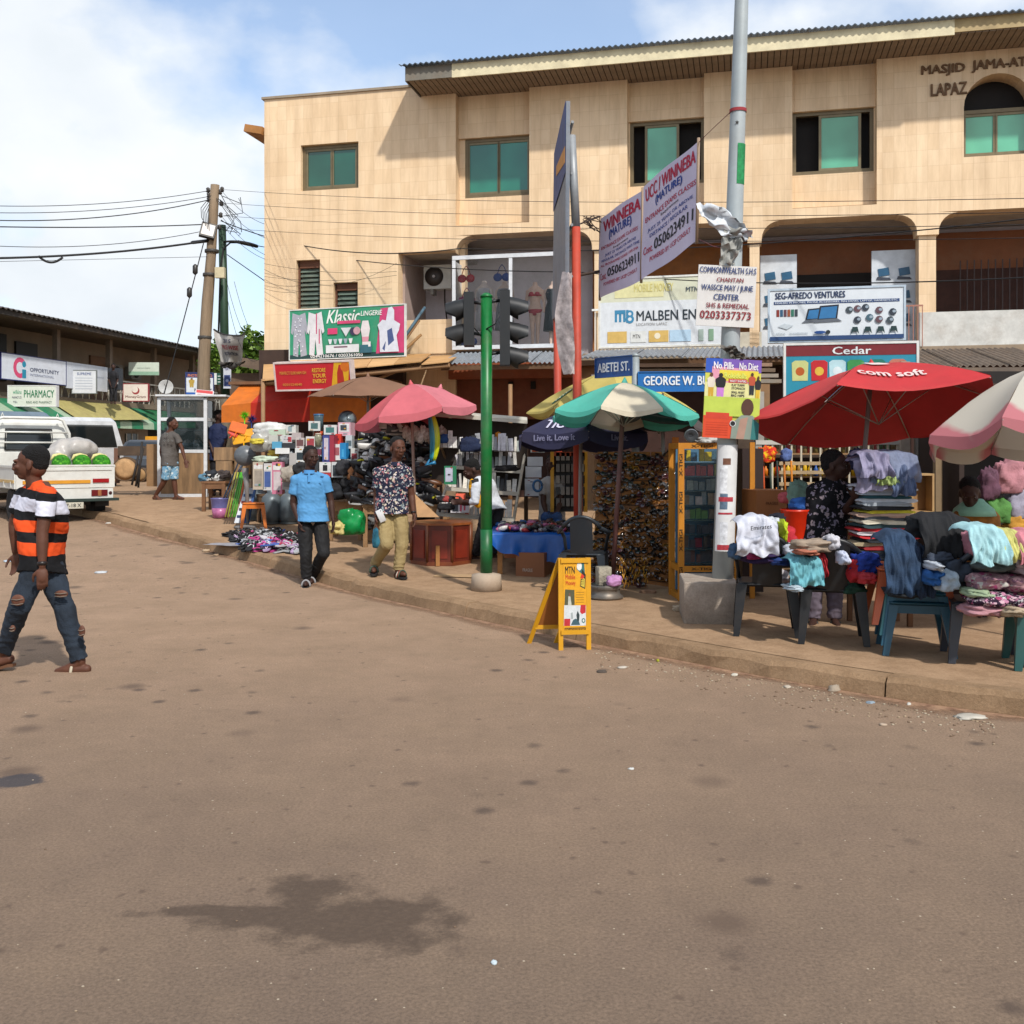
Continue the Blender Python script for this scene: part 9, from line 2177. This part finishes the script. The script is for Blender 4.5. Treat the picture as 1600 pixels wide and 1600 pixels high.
for k, (c2, nm) in enumerate(CS):
 h1 = 5.6; w1 = 94 - k * .7 + random.uniform(-9, 7)
 fold('%s folded shirt, number %s from the bottom of the tall stack' % (nm, ['one', 'two', 'three', 'four', 'five', 'six', 'seven', 'eight', 'nine', 'ten', 'eleven', 'twelve', 'thirteen', 'fourteen', 'fifteen', 'sixteen', 'seventeen', 'eighteen', 'nineteen', 'twenty', 'twenty one'][k]), 1378 + random.uniform(-3.5, 3.5) - k * .1, py, Yk_ + random.uniform(-.02, .02), w1, .34, h1 * random.uniform(.95, 1.35), c2, random.uniform(-9, 9)); py -= h1
for k, (px, py, w_, h_, c2, nm) in enumerate(((1372, 738, 70, 44, '#8d88a0', 'lilac grey'), (1392, 728, 64, 40, '#6f7890', 'slate blue'), (1382, 745, 34, 20, '#8a9a5c', 'olive striped'), (1404, 748, 30, 40, '#4f5c78', 'denim blue'), (1362, 724, 40, 34, '#807c94', 'mauve'))): drape(nm + ' shirt draped over the top of the tall stack', px - w_ * .55, px + w_ * .55, py - h_ * .62, py + h_ * .62, Yk_ - .15 - .02 * k, c2, .14, k * 3 + 1, 'draped_shirt', 'shirt', 4, top=.45)
lump('hanging_jacket', 'dark blue jacket hanging behind the parasol pole', 'jacket', 1340, 720, 9.2, 30, 34, .12, '#2b3150', 5, .35)
t = drape('white football shirt with black lettering spread over the first chair', 1152, 1212, 806, 866, 8.2, '#b4b6c0', .10, 2, folds=2, slant=-.05, name='football_shirt', cat='shirt')
me = textmesh('Fly Emirates'.split()[1], .02); xs = [v.co.x for v in me.vertices]; ys = [v.co.y for v in me.vertices]
for v in me.vertices: u_ = (v.co.x - min(xs)) / (max(xs) - min(xs)); v.co = ((u_ - .5) * .16 + .0, -.165 - v.co.z + .02 * (1 - u_), .20 + .035 * (v.co.y - min(ys)) / (max(ys) - min(ys)) + .02 * u_)
me.materials.append(M('#26262c')); me.name = 'lettering'; link(me, 'lettering', t)
for k, (px, py, w_, h_, Y, c2, nm) in enumerate(((1222, 845, 44, 46, 8.45, '#a3202e', 'red and black striped'), (1208, 822, 34, 26, 8.5, '#b4b8bc', 'white trimmed'), (1232, 858, 24, 20, 8.3, '#b0b4c0', 'white and navy'), (1150, 862, 22, 26, 8.4, '#33506e', 'blue'), (1188, 872, 66, 18, 8.35, '#2a1a44', 'dark violet'), (1176, 868, 26, 12, 8.3, '#8a2050', 'magenta'), (1216, 876, 40, 16, 8.35, '#203a78', 'royal blue'), (1214, 812, 22, 20, 8.6, '#0e1220', 'black'), (1222, 830, 10, 36, 8.35, '#a8b81c', 'lime edged'))): lump('football_shirt', nm + ' shirt heaped on the first black chair', 'shirt', px, py, Y, w_, h_, .26, c2, k, .35, 2.4)
lump('plastic_bag', 'small white bag under the first chair seat edge', 'bag', 1220, 902, 8.7, 22, 24, .15, '#a8a4a8', 3, .3)
drape('pale aqua towels hanging from the second chair', 1234, 1282, 868, 914, 7.9, '#5f9aa4', .08, 5, folds=5, name='towel', cat='towel'); drape('red cloth edge beside the aqua towels', 1276, 1290, 862, 900, 7.95, '#98222a', .06, 4, folds=2, name='towel', cat='towel')
for k, (px, py, w_, h_, Y, c2, nm) in enumerate(((1268, 853, 64, 22, 7.95, '#8a7a6a', 'taupe'), (1298, 848, 20, 24, 7.95, '#b4b2b8', 'white'), (1258, 862, 36, 10, 7.9, '#a0604a', 'rust'), (1318, 880, 40, 22, 8.1, '#101c48', 'dark blue'), (1352, 880, 44, 34, 7.9, '#1a368c', 'cobalt blue'), (1336, 892, 30, 40, 7.95, '#a01e2a', 'red'), (1352, 902, 30, 20, 7.85, '#a83038', 'scarlet'), (1316, 872, 16, 22, 7.85, '#b0b6c8', 'white tagged'), (1330, 916, 40, 24, 8.05, '#14382c', 'dark green'), (1240, 918, 30, 10, 7.9, '#98a4ac', 'pale grey'))): lump('folded_cloth', nm + ' garment piled on the second black chair', 'garment', px, py, Y, w_, h_, .26, c2, k + 4, .35, 2.3)
DN = M('#223750', .85, var=.45, sc=6, bump=.3, bs=120)
drape('faded blue jeans hanging over the blue stools', 1378, 1430, 830, 925, 7.45, '#2c4668', .12, 8, folds=4, mat=DN, name='jeans', cat='jeans'); drape('darker blue jeans beside the faded pair', 1420, 1452, 850, 930, 7.45, '#1c2c42', .10, 3, folds=3, mat=M('#1a283c', .85, var=.4, sc=6), name='jeans', cat='jeans')
for k, (px, py, w_, h_, Y, c2, nm) in enumerate(((1442, 822, 50, 40, 7.85, '#181c20', 'charcoal'), (1505, 858, 20, 40, 7.6, '#8a6a3a', 'tan'), (1462, 872, 44, 26, 7.4, '#3a4250', 'grey denim'), (1490, 892, 44, 36, 7.35, '#353c48', 'washed black'), (1455, 902, 30, 26, 7.3, '#1c4f8a', 'blue'), (1476, 908, 30, 34, 7.25, '#9aa8b4', 'white and blue'), (1458, 884, 16, 14, 7.25, '#aab0b8', 'white'), (1412, 925, 60, 16, 7.5, '#14181c', 'black hem'), (1500, 905, 26, 30, 7.4, '#26303c', 'slate'))): lump('folded_trousers', nm + ' trousers heaped on the blue and orange stools', 'trousers', px, py, Y, w_, h_, .3, c2, k, .33, 2.2)
FLP = spots_mat('flower_print', '#2a1a2c', ['#a8748c', '#b89aa4', '#8a3a5c', '#b4b0b0'], 30, .5); FL2 = spots_mat('flower_print_pale', '#8d6a70', ['#b08a8c', '#8a3a5c', '#a8a49c', '#6a4a5c'], 22, .5)
for k, (px, py, w_, h_, Y, c2, nm, mt) in enumerate(((1516, 850, 26, 40, 7.3, '#a8707c', 'rose', None), (1550, 882, 60, 22, 7.15, '#4a5250', 'grey green', None), (1595, 884, 40, 26, 7.1, '#a8969c', 'dusty pink', None), (1545, 908, 70, 26, 7.15, '#7a6a6c', 'brown patterned', FL2), (1590, 912, 50, 30, 7.1, '#a85a7c', 'pink flowered', FL2), (1548, 934, 86, 24, 7.1, '#3a2434', 'dark flowered', FLP), (1590, 940, 40, 22, 7.05, '#6a4a5c', 'plum flowered', FLP), (1530, 952, 60, 20, 7.1, '#a87a80', 'salmon', None), (1572, 952, 40, 20, 7.05, '#9a8a74', 'beige', None), (1524, 925, 40, 14, 7.1, '#8a9a7c', 'sage', None))): lump('folded_dress', nm + ' garment in the flowered heap on the grey chair', 'garment', px, py, Y, w_, h_, .32, c2, k + 2, .3, 2.2, mat=mt)
for x0, x1, y0_, y1_, Y, c2, nm, ct, sd in ((1508, 1562, 818, 878, 7.0, '#8fb4b8', 'pale mint garment', 'garment', 3), (1552, 1592, 826, 874, 7.05, '#b3b068', 'pale yellow garment', 'garment', 9), (1584, 1640, 828, 880, 7.0, '#b8727c', 'coral pink garment', 'garment', 5)): drape(nm + ' draped over the top of the flowered heap', x0, x1, y0_, y1_, Y, c2, .16, sd, cat=ct, folds=4, top=.42)
drape('large black trousers thrown over the jeans pile', 1432, 1508, 800, 868, 7.5, '#111215', .2, 7, 'trousers', 'trousers', 4, top=.5)
random.seed(17)
LT = [(1303, 1080, 22, 14, '#8d8070', 'broken concrete lump lying against the kerb at right'), (1148, 1056, 14, 5, '#b4aea0', 'white paper scrap by the kerb left of the concrete lump'), (1028, 1034, 6, 6, '#8a8a1c', 'small yellow green wrapper by the kerb'), (972, 1044, 14, 4, '#a8a094', 'flattened pale scrap near the sandwich board'), (1230, 1074, 16, 4, '#a89c8c', 'torn brown paper along the kerb'), (1360, 1098, 16, 3, '#7d8a94', 'bluish plastic strip by the kerb'), (1420, 1102, 8, 6, '#b0aca4', 'white crumpled tissue by the right kerb'), (1515, 1122, 46, 6, '#a8a296', 'long white plastic strip in the gutter at right'), (986, 1203, 9, 4, '#b0b0ac', 'small white scrap on the open road'), (158, 895, 20, 4, '#a8acb0', 'white paper lying on the road behind the striped man'), (12, 878, 14, 5, '#a4b0bc', 'blue white packet at the left edge'), (222, 822, 12, 6, '#3a3c38', 'dark crushed bag by the kerb near the truck'), (265, 840, 10, 4, '#b0a898', 'white scrap below the kerb'), (170, 818, 10, 3, '#a8a49c', 'white scrap near the truck wheel'), (772, 1507, 12, 5, '#a8b4b8', 'shiny foil scrap near the stain'), (640, 938, 10, 4, '#a89c88', 'flat pebble near the kerb by the walking man'), (1105, 1044, 12, 3, '#6a4a38', 'brown stick scrap by the kerb'), (940, 1050, 20, 3, '#4a4038', 'dark twig on the road'), (1380, 1134, 12, 5, '#9c8a78', 'small pale stone on the road'), (322, 862, 14, 6, '#a08a70', 'rounded stone fallen from the kerb'), (338, 868, 10, 4, '#947e66', 'small stone beside the rounded stone')]
for px, py, w_, h_, c2, lab in LT:
 c = GY(px, py, 0); s_ = c.y / 1600; mb = lumpmesh((w_ / 2 * s_, w_ / 2.5 * s_, max(.006, h_ / 2 * s_)), px, .45, 1.8, 12, 8, flat=.3); mb.put('litter' if 'stone' not in lab and 'lump' not in lab else 'stone', M(c2, .8, var=.2), None, c + Vector((0, 0, h_ / 2 * s_ * .3)), R(random.uniform(0, 90)), label=lab, cat='litter' if 'stone' not in lab else 'stone')
peb = MB()
for k in range(420):
 px = random.uniform(930, 1560); ky = 1008 + (px - 930) * .188 + random.random() ** 2 * 34 + 6
 c = GY(px, ky, 0); r = random.uniform(.003, .010); peb.ell(c + Vector((0, 0, r * .3)), (r * 1.3, r, r * .6), random.randint(0, 2), 5, 3)
for k in range(260):
 c = Vector((random.uniform(-3.5, 3.5), random.uniform(2.6, 9), 0)); 
 r = random.uniform(.002, .005); peb.ell(c + Vector((0, 0, r * .3)), (r * 1.3, r, r * .6), random.randint(0, 2), 5, 3)
peb.put('gravel', [M('#8f7d66'), M('#6a5644'), M('#9c8f7c')], label='loose grit and crumbs scattered on the road and along the kerb', cat='grit', kind='stuff')
